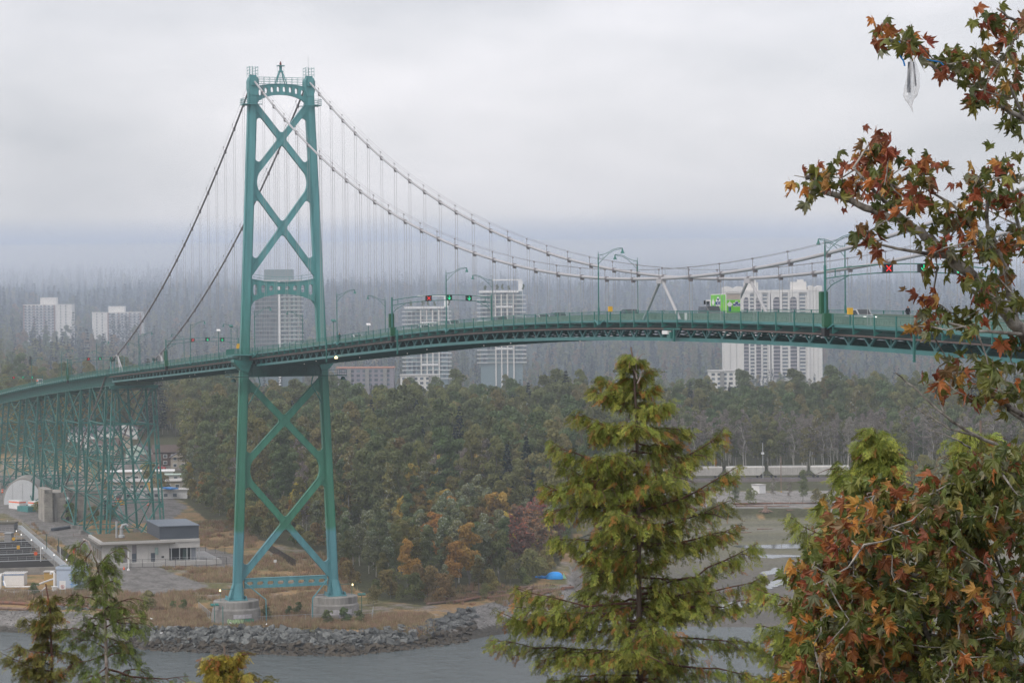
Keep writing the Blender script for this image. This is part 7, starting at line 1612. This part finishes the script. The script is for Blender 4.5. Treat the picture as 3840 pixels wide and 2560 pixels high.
def cedar(label, D, trunk, brs, env, seed, r0, dens=1.0, fsize=.26, base=(.115, .135, .022), tip=(.34, .26, .05), brown=(.30, .11, .025), zbase=None, bark='bark', nback=26, topbare=0, sag=.05, droopl=1.0, twm='redbark', brownf=.12, tipamt=.55, name='cedar_tree'):
    """trunk: [(px,py)] from top to bottom at view distance D; brs: list of (y attach px, tip px, tip py); env: (y, left px, right px) silhouette table"""
    r_ = np.random.default_rng(seed); T = [at(x, y, D) for x, y in trunk]; bx = T[-1].copy()
    zg = float(height([float((bx-CAM)@FH)], [float((bx-CAM)@RH)])[0]); foot = bx.copy(); foot[2] = zg
    o = thing(name, label, 'tree', foot); L = [foot]+T[::-1]; m = MB(); hh = [p[2]-zg for p in L]; H = hh[-1]
    m.tube(L, [max(.012, r0*(1-(h/H))**.8+.012) if i else r0*1.25 for i, h in enumerate(hh)], 9); m.build('trunk', M[bark], o, smooth=True)
    ty = np.array([p[1] for p in trunk]); tx = np.array([p[0] for p in trunk]); pm = D/FPX; P_, O_ = [], []; brm_ = MB()
    def branch(ya, tipp, depth, lm=1.0):
        A = at(float(np.interp(ya, ty, tx)), ya, D); B = at(tipp[0], tipp[1], D)+FH*depth; Lb = np.linalg.norm(B-A)
        if Lb < .12: return
        pts = bez(A, B, sag*Lb*(1 if B[2] > A[2] else -.6), 7, r_, .012*Lb); rr = .007+.010*min(1.5, Lb); brm_.tube(pts, [rr*(1-.8*i/7) for i in range(8)], 5)
        od = (B-A)/Lb; ns = int((10+44*Lb)*dens)
        for k in range(ns):
            f_ = .04+.96*r_.random()**.85; i = min(6, int(f_*7)); p = pts[i]*(1-(f_*7-i))+pts[i+1]*(f_*7-i)
            side = np.cross(od, [0, 0, 1]); sl = (r_.normal()*.24)*min(1.2, Lb)*(1.2-f_*.8); q = p+side*sl+np.array([0, 0, -abs(sl)*.35-.10*r_.random()*droopl*min(1.6, Lb+.4)+.09])
            P_.append(q); O_.append(od*(.2+.8*r_.random())+side*np.sign(sl)*.5)
        for k in range(int(2+4*Lb)):     # side twigs
            f_ = .25+.7*r_.random(); i = min(6, int(f_*7)); p = pts[i]; side = np.cross(od, [0, 0, 1])*r_.choice([-1, 1]); q = p+side*(.2+.25*r_.random())*min(1.2, Lb)+od*.2+np.array([0, 0, -.12]); brm_.tube([p, (p+q)/2+[0, 0, .03], q], [.007, .005, .002], 4, cap=False)
    for (ya, tx_, ty_) in brs: tx_ += r_.normal()*12; ty_ += r_.normal()*14; branch(ya, (tx_, ty_), r_.normal()*.25)
    ys = np.array([e[0] for e in env], float); lx = np.array([e[1] for e in env], float); rx = np.array([e[2] for e in env], float)
    y0, y1 = ys[0], ys[-1]
    for k in range(nback):
        y = y0+(y1-y0)*((k+r_.random())/nback); cx = float(np.interp(y, ty, tx)); half = (rx-lx)/2; wy = float(np.interp(y, ys, half)); a = r_.random()*6.28; f_ = .55+.35*r_.random()
        tipx = cx+math.cos(a)*f_*(float(np.interp(y, ys, rx))-cx if math.cos(a) > 0 else cx-float(np.interp(y, ys, lx))); dep = math.sin(a)*wy*pm*.8
        branch(min(y+40*r_.random(), trunk[-1][1]), (tipx, y+30*(r_.random()-.2)), dep)
    brm_.build('branch', M[twm], o)
    P_ = np.array(P_); O_ = np.array(O_); n = len(P_); scatter_fronds('foliage', P_, fsize*(.55+.75*r_.random(n)), r_, base, tip, brown, o, out=O_, brownf=brownf, tipamt=tipamt)
    return o
# ---- tall cedar in the middle foreground (display pixels of the photograph, full size)
k_ = 1.6327
def D2(l): return [(a*k_, b*k_, c*k_) if len(t_) == 3 else None for t_ in l for a, b, c in [t_]]
envA = [(800, 1447, 1470), (850, 1385, 1500), (900, 1345, 1535), (950, 1320, 1560), (1000, 1278, 1600), (1050, 1268, 1640), (1100, 1252, 1690), (1150, 1250, 1690), (1200, 1262, 1692), (1260, 1300, 1740), (1320, 1240, 1755), (1370, 1170, 1745), (1420, 1150, 1705), (1460, 1125, 1720), (1500, 1240, 1745), (1570, 1250, 1790), (1650, 1220, 1800)]
brA = [(905, 1375, 860), (880, 1500, 855), (930, 1348, 905), (960, 1555, 935), (990, 1322, 960), (985, 1595, 990), (1075, 1268, 1010), (1110, 1680, 978), (1150, 1255, 1110), (1175, 1695, 1075), (1120, 1290, 1060), (1165, 1252, 1180), (1210, 1690, 1160), (1230, 1265, 1225), (1250, 1692, 1215), (1290, 1330, 1265), (1350, 1742, 1255), (1365, 1755, 1320), (1385, 1170, 1345), (1395, 1180, 1380), (1400, 1745, 1370), (1440, 1145, 1400), (1490, 1125, 1470), (1470, 1740, 1480), (1500, 1240, 1510), (1520, 1790, 1560), (1550, 1260, 1568), (1040, 1600, 1040), (1080, 1285, 1100), (1300, 1520, 1290), (1420, 1560, 1400), (1560, 1700, 1600), (1560, 1200, 1600), (845, 1420, 830), (835, 1478, 828)]
def SC(l): return [tuple(v*k_ for v in t_) for t_ in l]
cedar('tall green and gold cedar standing in the middle foreground, its tip just below the bridge', 38, [(1449*k_, 797*k_), (1456*k_, 840*k_), (1463*k_, 1000*k_), (1467*k_, 1200*k_), (1468*k_, 1400*k_), (1472*k_, 1600*k_)], SC(brA), SC(envA), 1, .115, dens=3.1, nback=52, fsize=.185, base=(.12, .18, .028), tip=(.46, .39, .075), brown=(.34, .15, .04), brownf=.09)
# bare twigs at the tip
m = MB(); r_ = np.random.default_rng(3)
for (a, b, c_, d_) in ((1462, 850, 1466, 800), (1462, 830, 1480, 812), (1463, 870, 1450, 838), (1462, 860, 1448, 850), (1464, 880, 1478, 850)): A, B = at(a*k_, b*k_, 37.9), at(c_*k_, d_*k_, 37.9); m.tube(bez(A, B, -.03, 4, r_, .01), [.012, .01, .007, .005, .003], 5)
tag(m.build('bare_twig', M['palebark'], bpy.data.objects['cedar_tree']), None)
# ---- smaller cedars at right, behind the maple
cedar('small rounded golden green cedar top behind the lower maple, in front of the freight train', 30, [(2010*k_, 984*k_), (2012*k_, 1060*k_), (2018*k_, 1200*k_), (2020*k_, 1600*k_)], SC([(1012, 1996, 1000), (1015, 2026, 1003), (1030, 1985, 1012), (1032, 2040, 1018), (1045, 1975, 1035), (1048, 2050, 1035), (1075, 1965, 1060), (1078, 2062, 1062), (1060, 1985, 1025), (1070, 2040, 1030), (1100, 1925, 1062), (1090, 2050, 1075), (1130, 1950, 1100), (1150, 2060, 1120), (1260, 1825, 1185), (1275, 1880, 1170), (1330, 1800, 1290), (1390, 1745, 1365), (1450, 1740, 1430), (1500, 1760, 1490), (1560, 1770, 1550)]), SC([(992, 2002, 2018), (1020, 1978, 2045), (1060, 1962, 2062), (1100, 1935, 2055), (1150, 1930, 2070), (1200, 1830, 2100), (1300, 1810, 2150), (1400, 1760, 2200), (1500, 1745, 2300), (1600, 1740, 2300)]), 5, .09, dens=3.2, nback=54, fsize=.19, base=(.17, .24, .045), tip=(.46, .42, .08), brownf=.04)
cedar('narrow golden cedar tip at the right edge, above the maple mass', 27, [(2252*k_, 965*k_), (2254*k_, 1050*k_), (2258*k_, 1300*k_)], SC([(1010, 2225, 1000), (1020, 2282, 1010), (1040, 2215, 1035), (1050, 2295, 1045)]), SC([(965, 2246, 2258), (1000, 2225, 2280), (1060, 2210, 2300), (1150, 2190, 2330)]), 8, .07, dens=2.2, nback=16, fsize=.18, base=(.17, .24, .045), tip=(.48, .42, .08), brownf=.05)
# ---- left group at the bottom
cedar('thin cedar with bare pale forked top at bottom left', 44, [(105*k_, 1340*k_), (115*k_, 1400*k_), (118*k_, 1480*k_), (120*k_, 1600*k_)], SC([(1400, 70, 1375), (1420, 140, 1400), (1450, 45, 1430), (1460, 150, 1440), (1500, 40, 1480), (1490, 165, 1500), (1540, 10, 1500), (1550, 30, 1540), (1560, 175, 1530)]), SC([(1330, 98, 112), (1380, 75, 135), (1450, 60, 150), (1520, 40, 165), (1590, 30, 180)]), 11, .09, dens=1.8, nback=24, fsize=.19, base=(.11, .13, .028), tip=(.34, .27, .06), bark='redbark', brownf=.09)
cedar('wind bent evergreen with bare white leader and drooping green boughs at left', 42, [(190*k_, 1237*k_), (203*k_, 1243*k_), (213*k_, 1270*k_), (226*k_, 1300*k_), (236*k_, 1330*k_), (240*k_, 1400*k_), (243*k_, 1450*k_), (244*k_, 1510*k_), (247*k_, 1600*k_)],
      SC([(1240, 168, 1262), (1262, 172, 1300), (1290, 205, 1345), (1300, 288, 1262), (1312, 278, 1298), (1345, 265, 1340), (1350, 262, 1380), (1390, 180, 1370), (1400, 330, 1370), (1420, 345, 1440), (1430, 190, 1430), (1460, 315, 1470), (1480, 120, 1455), (1500, 170, 1520), (1510, 330, 1500), (1535, 420, 1545), (1545, 460, 1560), (1550, 130, 1560), (1440, 340, 1420)]),
      SC([(1245, 175, 215), (1300, 200, 270), (1350, 225, 262), (1380, 190, 320), (1430, 190, 340), (1480, 150, 330), (1540, 140, 400), (1590, 120, 450)]), 14, .10, dens=1.6, nback=12, fsize=.18, base=(.085, .13, .025), tip=(.24, .28, .06), brown=(.12, .09, .03), bark='palebark', sag=-.12, droopl=2.4, brownf=.05)
cedar('small golden cedar tip at the bottom edge right of the bent evergreen', 32, [(515*k_, 1482*k_), (517*k_, 1520*k_), (520*k_, 1620*k_)], SC([(1520, 485, 1505), (1525, 545, 1515), (1545, 470, 1530), (1550, 570, 1545), (1570, 440, 1560), (1575, 620, 1565)]), SC([(1482, 510, 522), (1520, 488, 548), (1560, 460, 590), (1610, 430, 640)]), 17, .06, dens=2.2, nback=14, fsize=.20, base=(.2, .2, .03), tip=(.6, .42, .08), brownf=.1)

# ---- maple: lobed leaves
def maple_leaf(seed):
    r_ = np.random.default_rng(seed); rad = []
    for lobe, (a, l_) in enumerate(((-112, .58), (-56, .86), (0, 1.0), (56, .86), (112, .58))):
        if lobe: rad.append((a-28, .46+.08*r_.random()))
        rad += [(a-17, l_*(.66+.1*r_.random())), (a-12, l_*.62), (a-6, l_*.86), (a+r_.normal()*3, l_*(1+.06*r_.normal())), (a+6, l_*.84), (a+12, l_*.60), (a+17, l_*(.66+.1*r_.random()))]
    pts = [(0, -.02)]+[(r*math.sin(math.radians(a)), r*math.cos(math.radians(a))) for a, r in rad]+[]
    cup = .5+.9*r_.random(); cu2 = .5+(r_.random()-.2)*1.3; V = []
    for x, y in [(0, .08)]+pts: V.append((x, y, -cup*(x*x)*1.1-cu2*(max(0, y)**2)*.5+(r_.random()-.5)*.12))
    n = len(pts); F = [(0, 1+i, 1+(i+1) % n) for i in range(n)]; V = np.array(V)
    pet = len(V); V = np.concatenate([V, [(-.012, 0, 0), (.012, 0, 0), (.01, -.5, .16), (-.01, -.5, .16)]]); return V, F, pet
LEAFCOL = [(.10, .125, .03), (.135, .15, .035), (.17, .17, .04), (.07, .095, .027), (.42, .17, .045), (.33, .11, .04), (.22, .065, .035), (.46, .26, .07), (.20, .13, .06), (.17, .185, .11), (.27, .085, .045)]
def leaf_obj_mesh(k, ci):
    V, F, pet = maple_leaf(500+k); r_ = np.random.default_rng(600+k*13+ci); c0 = np.array(LEAFCOL[ci]); ed = np.array(LEAFCOL[[4, 5, 6, 8][(k+ci) % 4]]) if ci < 4 or ci == 9 else np.array([(.28, .05, .02), (.10, .10, .02), (.45, .22, .05)][(k+ci) % 3])
    n = len(V); rr = np.linalg.norm(V[:, :2], axis=1); t = np.clip((rr-.45)*1.6, 0, 1)*(.15+.75*r_.random(n))*(.35 if ci < 4 else .7); c = c0[None]*(1-t[:, None])+ed[None]*t[:, None]; c[0] *= 1.25; c *= (.8+.4*r_.random((n, 1))); c[pet:] = (.25, .14, .04)
    me = bpy.data.meshes.new('leaf'); me.from_pydata([tuple(v) for v in V], [], [tuple(f) for f in F]+[(pet, pet+1, pet+2, pet+3)]); me.materials.append(M['leaffg'])
    a = me.color_attributes.new('tint', 'FLOAT_COLOR', 'POINT'); q = np.ones((n, 4), np.float32); q[:, :3] = c; a.data.foreach_set('color', q.ravel()); me['nf'] = 0; return me, V, F, pet, c
LM = {(k, ci): leaf_obj_mesh(k, ci) for k in range(5) for ci in range(len(LEAFCOL))}
def maple(label, D, skeleton, blobs, trunkpts, seed, name='maple_tree', lsz=.088, r0=.09, size_j=.5, maxind=285):
    """skeleton: list of polylines [(px,py,dD)...] with start radius; blobs: (cx,cy,rx,ry,n leaves,warm share,depth)"""
    r_ = np.random.default_rng(seed); T = [at(x, y, D+d) for x, y, d in trunkpts]; foot = T[0].copy(); zg = float(height([float((foot-CAM)@FH)], [float((foot-CAM)@RH)])[0]); foot[2] = zg
    o = thing(name, label, 'tree', foot); MB().tube([foot]+T, [r0*1.4]+[r0*(1-.6*i/len(T)) for i in range(len(T))], 9).build('trunk', M['greybark'], o, smooth=True)
    nodes = []; bm2 = MB()
    for poly, ra in skeleton:
        pts = [at(x, y, D+d) for x, y, d in poly]; Q = []
        for i in range(len(pts)-1):
            for k in range(4): Q.append(pts[i]+(pts[i+1]-pts[i])*k/4+r_.normal(size=3)*ra*.25)
        Q.append(pts[-1]); n = len(Q); rad = [ra*(1-.75*i/n) for i in range(n)]; MB().tube(Q, rad, 7).build('branch', M['greybark'], o, smooth=True); nodes += [(q, rr) for q, rr in zip(Q, rad)]
    NP_ = np.array([q for q, _ in nodes]); twm_ = MB(); leaves = []
    for (cx, cy, rx, ry, n, warm, dep) in blobs:
        ntw = max(1, int(n/5.5)); pal = r_.random()
        for k in range(ntw):
            while True:
                u = r_.normal(size=2)*.40
                if u@u < 1: break
            w_ = at(cx+rx*u[0], cy+ry*u[1], D+dep+r_.normal()*.35); d_ = np.linalg.norm(NP_-w_, axis=1); j = int(np.argmin(d_)); a = NP_[j]
            NP_ = np.vstack([NP_, w_])
            if d_[j] > .04:
                mid = (a+w_)/2+np.array([0, 0, -.03*d_[j]])+r_.normal(size=3)*.02; twm_.tube([a, mid, w_], [.0075 if d_[j] > .3 else .005, .005, .0025], 5, cap=False)
            wm_ = np.clip(warm*.80+(r_.random()-.5)*.8, 0, 1)
            for q in range(int(n/ntw)):
                p = w_+r_.normal(size=3)*np.array([.055, .055, .05]); ci = int(r_.choice([4, 5, 6, 7, 8, 10])) if r_.random() < wm_ else int(r_.choice([0, 1, 2, 3, 9, 0, 1]))
                dn = np.array([r_.normal()*.6, r_.normal()*.6, -1.0]); dn /= np.linalg.norm(dn); nr = r_.normal(size=3)+(-FH)*.45+np.array([0, 0, .75]); nr -= dn*(nr@dn); nr /= np.linalg.norm(nr); X = np.cross(dn, nr); R_ = np.stack([X, dn, nr], 1)
                leaves.append((p, R_, lsz*(1-size_j*.8+size_j*1.3*r_.random()), int(r_.integers(0, 5)), ci))
    twm_.build('twig', M['greybark'], o)['kind'] = 'stuff'
    leaves.sort(key=lambda L: float((L[0]-CAM)@_d)-L[2]*2); Vs, Fs, Cs = [], [], []; off = 0; og = origin_of(o)
    for i, (p, R_, s_, k, ci) in enumerate(leaves):
        R_ = R_*np.array([.5+.55*r_.random(), 1, 1])[None, :]
        me, V, F, pet, c = LM[(k, ci)]
        if i < maxind:
            q = bpy.data.objects.new('leaf', me); COL.objects.link(q); q.parent = o; mm = Matrix([[*(R_[r]*s_), (p-og)[r]] for r in range(3)]+[[0, 0, 0, 1]]); q.matrix_local = mm
        else:
            W_ = (V*s_)@R_.T+p-og; Vs.append(W_); Fs += [tuple(a+off for a in f) for f in F]+[(pet+off, pet+1+off, pet+2+off, pet+3+off)]; Cs.append(c*(.75+.5*r_.random())); off += len(V)
    if Vs:
        V = np.concatenate(Vs); tri = np.array([f if len(f) == 3 else f[:3] for f in Fs]); q2 = mesh_np('foliage', V, Fs, M['leaffg'], col=np.concatenate(Cs)); f_ = put('foliage', q2, o); f_['kind'] = 'stuff'
    return o
def K(l): return [(x*k_, y*k_, d) for x, y, d in l]
# upper maple: trunk out of frame at right, boughs reaching in
sk1 = [(K([(2460, 150, .6), (2400, 60, .3), (2340, 55, .2), (2290, 20, 0)]), .022), (K([(2460, 420, .5), (2352, 275, .2), (2290, 235, .1), (2230, 200, 0), (2160, 172, 0), (2100, 110, 0), (2040, 88, 0)]), .022), (K([(2352, 275, .2), (2300, 150, .1), (2280, 130, 0)]), .012),
       (K([(2480, 900, .6), (2380, 800, .4), (2330, 740, .2), (2250, 650, .1), (2180, 590, 0), (2130, 545, 0), (2060, 500, 0), (1980, 470, 0), (1880, 430, 0), (1850, 400, 0)]), .055), (K([(2130, 545, 0), (2040, 470, 0), (2000, 430, -.1), (1960, 385, -.1), (2015, 310, 0)]), .018), (K([(2180, 590, 0), (2080, 575, 0), (2010, 560, 0), (1975, 545, 0)]), .014),
       (K([(2330, 740, .2), (2310, 620, .1), (2270, 520, 0), (2260, 430, 0)]), .026), (K([(2310, 620, .1), (2200, 480, 0), (2120, 430, 0)]), .018), (K([(2480, 790, .4), (2340, 765, .1), (2240, 762, 0), (2170, 740, 0), (2120, 735, 0)]), .016), (K([(2360, 960, .3), (2280, 900, .1), (2240, 860, 0), (2180, 850, 0)]), .02), (K([(2420, 1010, .4), (2300, 930, .2), (2250, 880, .1)]), .02),
       (K([(2330, 1040, .2), (2240, 1000, .1), (2170, 955, 0), (2110, 900, 0), (2055, 855, 0)]), .014), (K([(2240, 1000, .1), (2180, 985, 0), (2100, 935, 0)]), .009), (K([(2230, 1030, .1), (2200, 1010, 0), (2130, 985, 0)]), .007), (K([(2170, 955, 0), (2150, 900, 0), (2130, 870, 0)]), .006), (K([(2352, 560, .2), (2330, 480, .1), (2320, 400, 0)]), .016)]
b1 = [(2030, 78, 40, 28, 26, .55, 0), (2065, 95, 36, 32, 30, .55, 0), (2110, 100, 38, 36, 34, .6, 0), (2150, 135, 34, 34, 28, .4, 0), (2200, 130, 44, 34, 38, .35, 0), (2250, 150, 44, 42, 44, .35, 0), (2300, 130, 44, 40, 40, .5, .1), (2240, 215, 44, 40, 40, .25, 0), (2300, 240, 44, 44, 40, .25, .1), (2330, 200, 36, 60, 40, .35, .1), (2290, 35, 36, 30, 22, .35, 0), (2330, 40, 36, 50, 34, .4, .1), (2330, 100, 30, 30, 20, .5, .1), (2335, 285, 22, 24, 12, .4, .1),
      (2012, 302, 24, 26, 10, .8, 0), (2020, 345, 50, 34, 46, .8, -.1), (1970, 370, 50, 34, 44, .85, -.1), (1890, 400, 50, 26, 34, .7, 0), (1822, 405, 16, 26, 7, .8, 0), (1870, 445, 30, 34, 16, .6, 0), (1950, 430, 60, 40, 60, .55, 0), (2040, 420, 56, 44, 60, .5, 0), (2120, 400, 56, 44, 56, .5, 0), (2030, 470, 60, 36, 40, .35, 0), (2110, 460, 56, 44, 54, .4, 0), (2060, 505, 36, 30, 20, .5, 0), (1985, 545, 30, 28, 22, .75, 0), (2020, 555, 26, 22, 14, .7, 0),
      (2255, 410, 56, 40, 52, .5, 0), (2300, 410, 40, 40, 40, .4, 0), (2240, 470, 50, 40, 44, .45, 0), (2310, 480, 44, 44, 44, .4, .1), (2190, 510, 56, 44, 56, .45, 0), (2150, 560, 44, 40, 40, .45, 0), (2240, 560, 56, 44, 56, .4, 0), (2310, 560, 44, 50, 50, .35, .1), (2170, 610, 44, 34, 34, .4, 0), (2300, 630, 44, 44, 44, .5, .1), (2330, 690, 30, 44, 34, .3, .2), (2270, 690, 40, 36, 34, .25, 0), (2240, 650, 30, 30, 14, .3, 0),
      (2150, 700, 44, 28, 30, .75, 0), (2110, 745, 26, 34, 18, .8, 0), (2165, 750, 34, 36, 28, .65, 0), (2200, 715, 24, 26, 14, .4, 0), (2240, 730, 30, 30, 18, .3, 0), (2330, 780, 30, 50, 40, .35, .1), (2200, 850, 56, 40, 56, .55, 0), (2270, 850, 56, 44, 60, .45, 0), (2330, 860, 40, 44, 44, .4, .1), (2180, 895, 36, 34, 32, .6, 0), (2250, 900, 50, 34, 40, .45, 0), (2320, 910, 36, 30, 26, .5, .1), (2310, 360, 30, 26, 12, .5, .1), (2340, 540, 20, 90, 46, .4, .2)]
b1 = [(a*k_, b*k_, c*.85*k_, d*.85*k_, int(n*.52)+2, w_, dd) for a, b, c, d, n, w_, dd in b1]
maple('maple with olive and orange autumn leaves reaching in from the right edge over the bridge', 17, sk1, b1, [(4150, 2600, 1.0), (4080, 1800, .8), (4020, 900, .7), (3980, 200, .6), (3960, -500, .6)], 21, lsz=.086)
# lower maple mass
sk2 = [(K([(2420, 1560, .6), (2260, 1330, .3), (2160, 1230, .1), (2050, 1180, 0), (1960, 1170, 0)]), .035), (K([(2140, 1480, 0), (2110, 1400, -.1), (2080, 1310, -.1), (2060, 1250, 0)]), .018), (K([(2400, 1300, .5), (2300, 1150, .2), (2200, 1110, .1), (2160, 1085, 0)]), .03), (K([(2300, 1150, .2), (2290, 1060, 0)]), .018), (K([(2260, 1330, .3), (2100, 1320, 0), (1960, 1290, 0), (1820, 1290, 0)]), .022), (K([(2420, 1560, .6), (2200, 1470, .2), (2050, 1440, 0), (1900, 1420, 0)]), .026), (K([(2300, 1620, .3), (2100, 1540, .1), (1900, 1520, 0)]), .024), (K([(2430, 1450, .5), (2330, 1380, .3), (2280, 1250, .2)]), .026), (K([(2420, 1560, .6), (2280, 1490, .2), (2190, 1410, .1), (2130, 1350, 0), (2090, 1330, 0)]), .02), (K([(2260, 1600, .2), (2190, 1540, .1), (2120, 1500, 0), (2040, 1480, 0)]), .018), (K([(2330, 1380, .3), (2250, 1400, .1), (2180, 1460, 0)]), .014), (K([(2300, 1150, .2), (2230, 1180, .1), (2170, 1230, 0)]), .014), (K([(2400, 1300, .5), (2340, 1200, .3), (2330, 1090, .2)]), .018)]
b2 = []
r_b = np.random.default_rng(77)
OUT = [(1915, 1135, 24, 22, 12, .85), (1960, 1125, 40, 30, 34, .6), (2010, 1115, 40, 30, 34, .7), (2060, 1130, 40, 34, 34, .35), (2105, 1125, 26, 22, 14, .9), (2150, 1110, 40, 34, 30, .35), (2200, 1080, 44, 34, 40, .3), (2250, 1060, 44, 34, 44, .3), (2310, 1050, 44, 36, 46, .35), (1990, 1170, 50, 40, 54, .35), (2060, 1180, 50, 40, 54, .4), (2120, 1170, 50, 40, 50, .5),
       (1820, 1275, 34, 34, 28, .8), (1870, 1270, 44, 40, 44, .55), (1830, 1300, 30, 30, 18, .8), (1930, 1240, 44, 40, 44, .5), (1960, 1300, 50, 44, 60, .6), (1900, 1330, 44, 36, 40, .5), (1880, 1400, 44, 40, 40, .5), (1850, 1450, 40, 36, 34, .65), (1840, 1520, 40, 34, 32, .85), (1800, 1560, 34, 26, 22, .95)]
for q in OUT: b2.append((q[0]+6, q[1]+24, q[2]*.8, q[3]*.7, int(q[4]*.7), q[5], 0))
for yy in range(1185, 1640, 52):
    x0 = np.interp(yy, [1150, 1250, 1330, 1420, 1520, 1600], [1960, 1900, 1880, 1850, 1850, 1830])
    for xx in np.arange(x0+10, 2380, 56):
        w_ = .20+.26*(xx < 2050)+.25*r_b.random()**2-(.08 if xx > 2150 else 0); b2.append((xx+r_b.normal()*10, yy+r_b.normal()*10, 46, 42, 46, w_, r_b.normal()*.25))
for xx, yy, n_ in ((2170, 1120, 34), (2215, 1100, 40), (2265, 1095, 44), (2315, 1080, 44), (2345, 1120, 44), (2150, 1160, 40), (2200, 1150, 44), (2250, 1145, 46), (2300, 1135, 46), (2340, 1170, 44), (2240, 1070, 24), (2300, 1050, 30), (2350, 1050, 36), (2345, 1220, 44), (2290, 1190, 44)): b2.append((xx, yy, 40, 34, n_, .2+.2*r_b.random(), r_b.normal()*.2))
b2 = [(a*k_, b*k_, c*.95*k_, d*.95*k_, int(n*(.62+.5*r_b.random())), w_, dd) for a, b, c, d, n, w_, dd in b2 if r_b.random() > .16]
maple('dense maple crown of dark green and rusty orange leaves filling the lower right corner', 16.5, sk2, b2, [(3900, 3600, .6), (3850, 3000, .6), (3800, 2600, .5), (3780, 2300, .4)], 31, lsz=.09)
# plastic bag caught in the upper maple, blue string
def bag():
    c = at(2093*k_, 130*k_, 16.9); o = thing('plastic_bag', 'clear plastic bag hanging from the upper maple bough', 'plastic bag', c); pm = 16.9/FPX; V = []; F = []; n = 16; rows_ = [(0, .16, .3), (40, .22, .2), (110, .42, .1), (180, .52, .12), (235, .50, .14), (262, .34, .2), (300, .10, .3), (340, .015, 0)]
    for i, (y, w_, j) in enumerate(rows_):
        for k in range(n): a = 2*math.pi*k/n; fold = 1+.30*math.sin(4*a+i*.9)+.12*math.sin(9*a); V.append(RH*math.cos(a)*w_*fold*46*pm+FH*math.sin(a)*w_*fold*40*pm+np.array([0, 0, -y*pm*.62])+RH*(8*math.sin(i))*pm)
    for i in range(len(rows_)-1):
        for k in range(n): F.append((i*n+k, i*n+(k+1) % n, (i+1)*n+(k+1) % n, (i+1)*n+k))
    m_ = bpy.data.materials.new('clear_plastic_film'); m_.use_nodes = True; t = m_.node_tree; P = t.nodes['Principled BSDF']; P.inputs['Base Color'].default_value = (.8, .82, .85, 1); P.inputs['Roughness'].default_value = .25; tr = t.nodes.new('ShaderNodeBsdfTransparent'); mx = t.nodes.new('ShaderNodeMixShader'); n_ = t.nodes.new('ShaderNodeTexNoise'); n_.inputs['Scale'].default_value = 9; r2 = t.nodes.new('ShaderNodeMapRange'); r2.inputs['From Min'].default_value = .35; r2.inputs['From Max'].default_value = .65; r2.inputs['To Min'].default_value = .08; r2.inputs['To Max'].default_value = .6
    tcx = t.nodes.new('ShaderNodeTexCoord'); mpx = t.nodes.new('ShaderNodeMapping'); mpx.inputs['Scale'].default_value = (3, 3, .5); t.links.new(tcx.outputs['Object'], mpx.inputs[0]); t.links.new(mpx.outputs[0], n_.inputs['Vector']); t.links.new(n_.outputs[0], r2.inputs['Value']); t.links.new(r2.outputs[0], mx.inputs[0]); t.links.new(tr.outputs[0], mx.inputs[1]); t.links.new(P.outputs[0], mx.inputs[2]); t.links.new(mx.outputs[0], t.nodes['Material Output'].inputs['Surface'])
    MB().add(V, F).build('film', m_, o, off=(0, 0, 0)); MB().prism([RH*(-12*pm)+np.array([0, 0, -20*pm]), RH*(-4*pm)+np.array([0, 0, -20*pm]), RH*(-3*pm)+np.array([0, 0, -135*pm]), RH*(-18*pm)+np.array([0, 0, -135*pm])], (0, 0, 0), tuple(FH*.01)).prism([RH*(6*pm)+np.array([0, 0, -20*pm]), RH*(11*pm)+np.array([0, 0, -20*pm]), RH*(20*pm)+np.array([0, 0, -110*pm]), RH*(14*pm)+np.array([0, 0, -110*pm])], (0, 0, 0), tuple(FH*.01)).build('grey_streak', mat('streak_grey', (.10, .12, .15), rough=.4), o, off=(0, 0, 0))  # two flat grey strips inside the film, read as a grey streak
    m = MB(); m.tube([at(x*k_, y*k_, 16.7) for x, y in ((2065, 95), (2068, 110), (2064, 125), (2075, 140), (2078, 152))], .006, 5); m.tube([at(x*k_, y*k_, 16.7) for x, y in ((2096, 118), (2112, 122), (2120, 135), (2140, 140), (2160, 143), (2175, 160))], .005, 5); m.build('string', M['blue'], o)
bag()
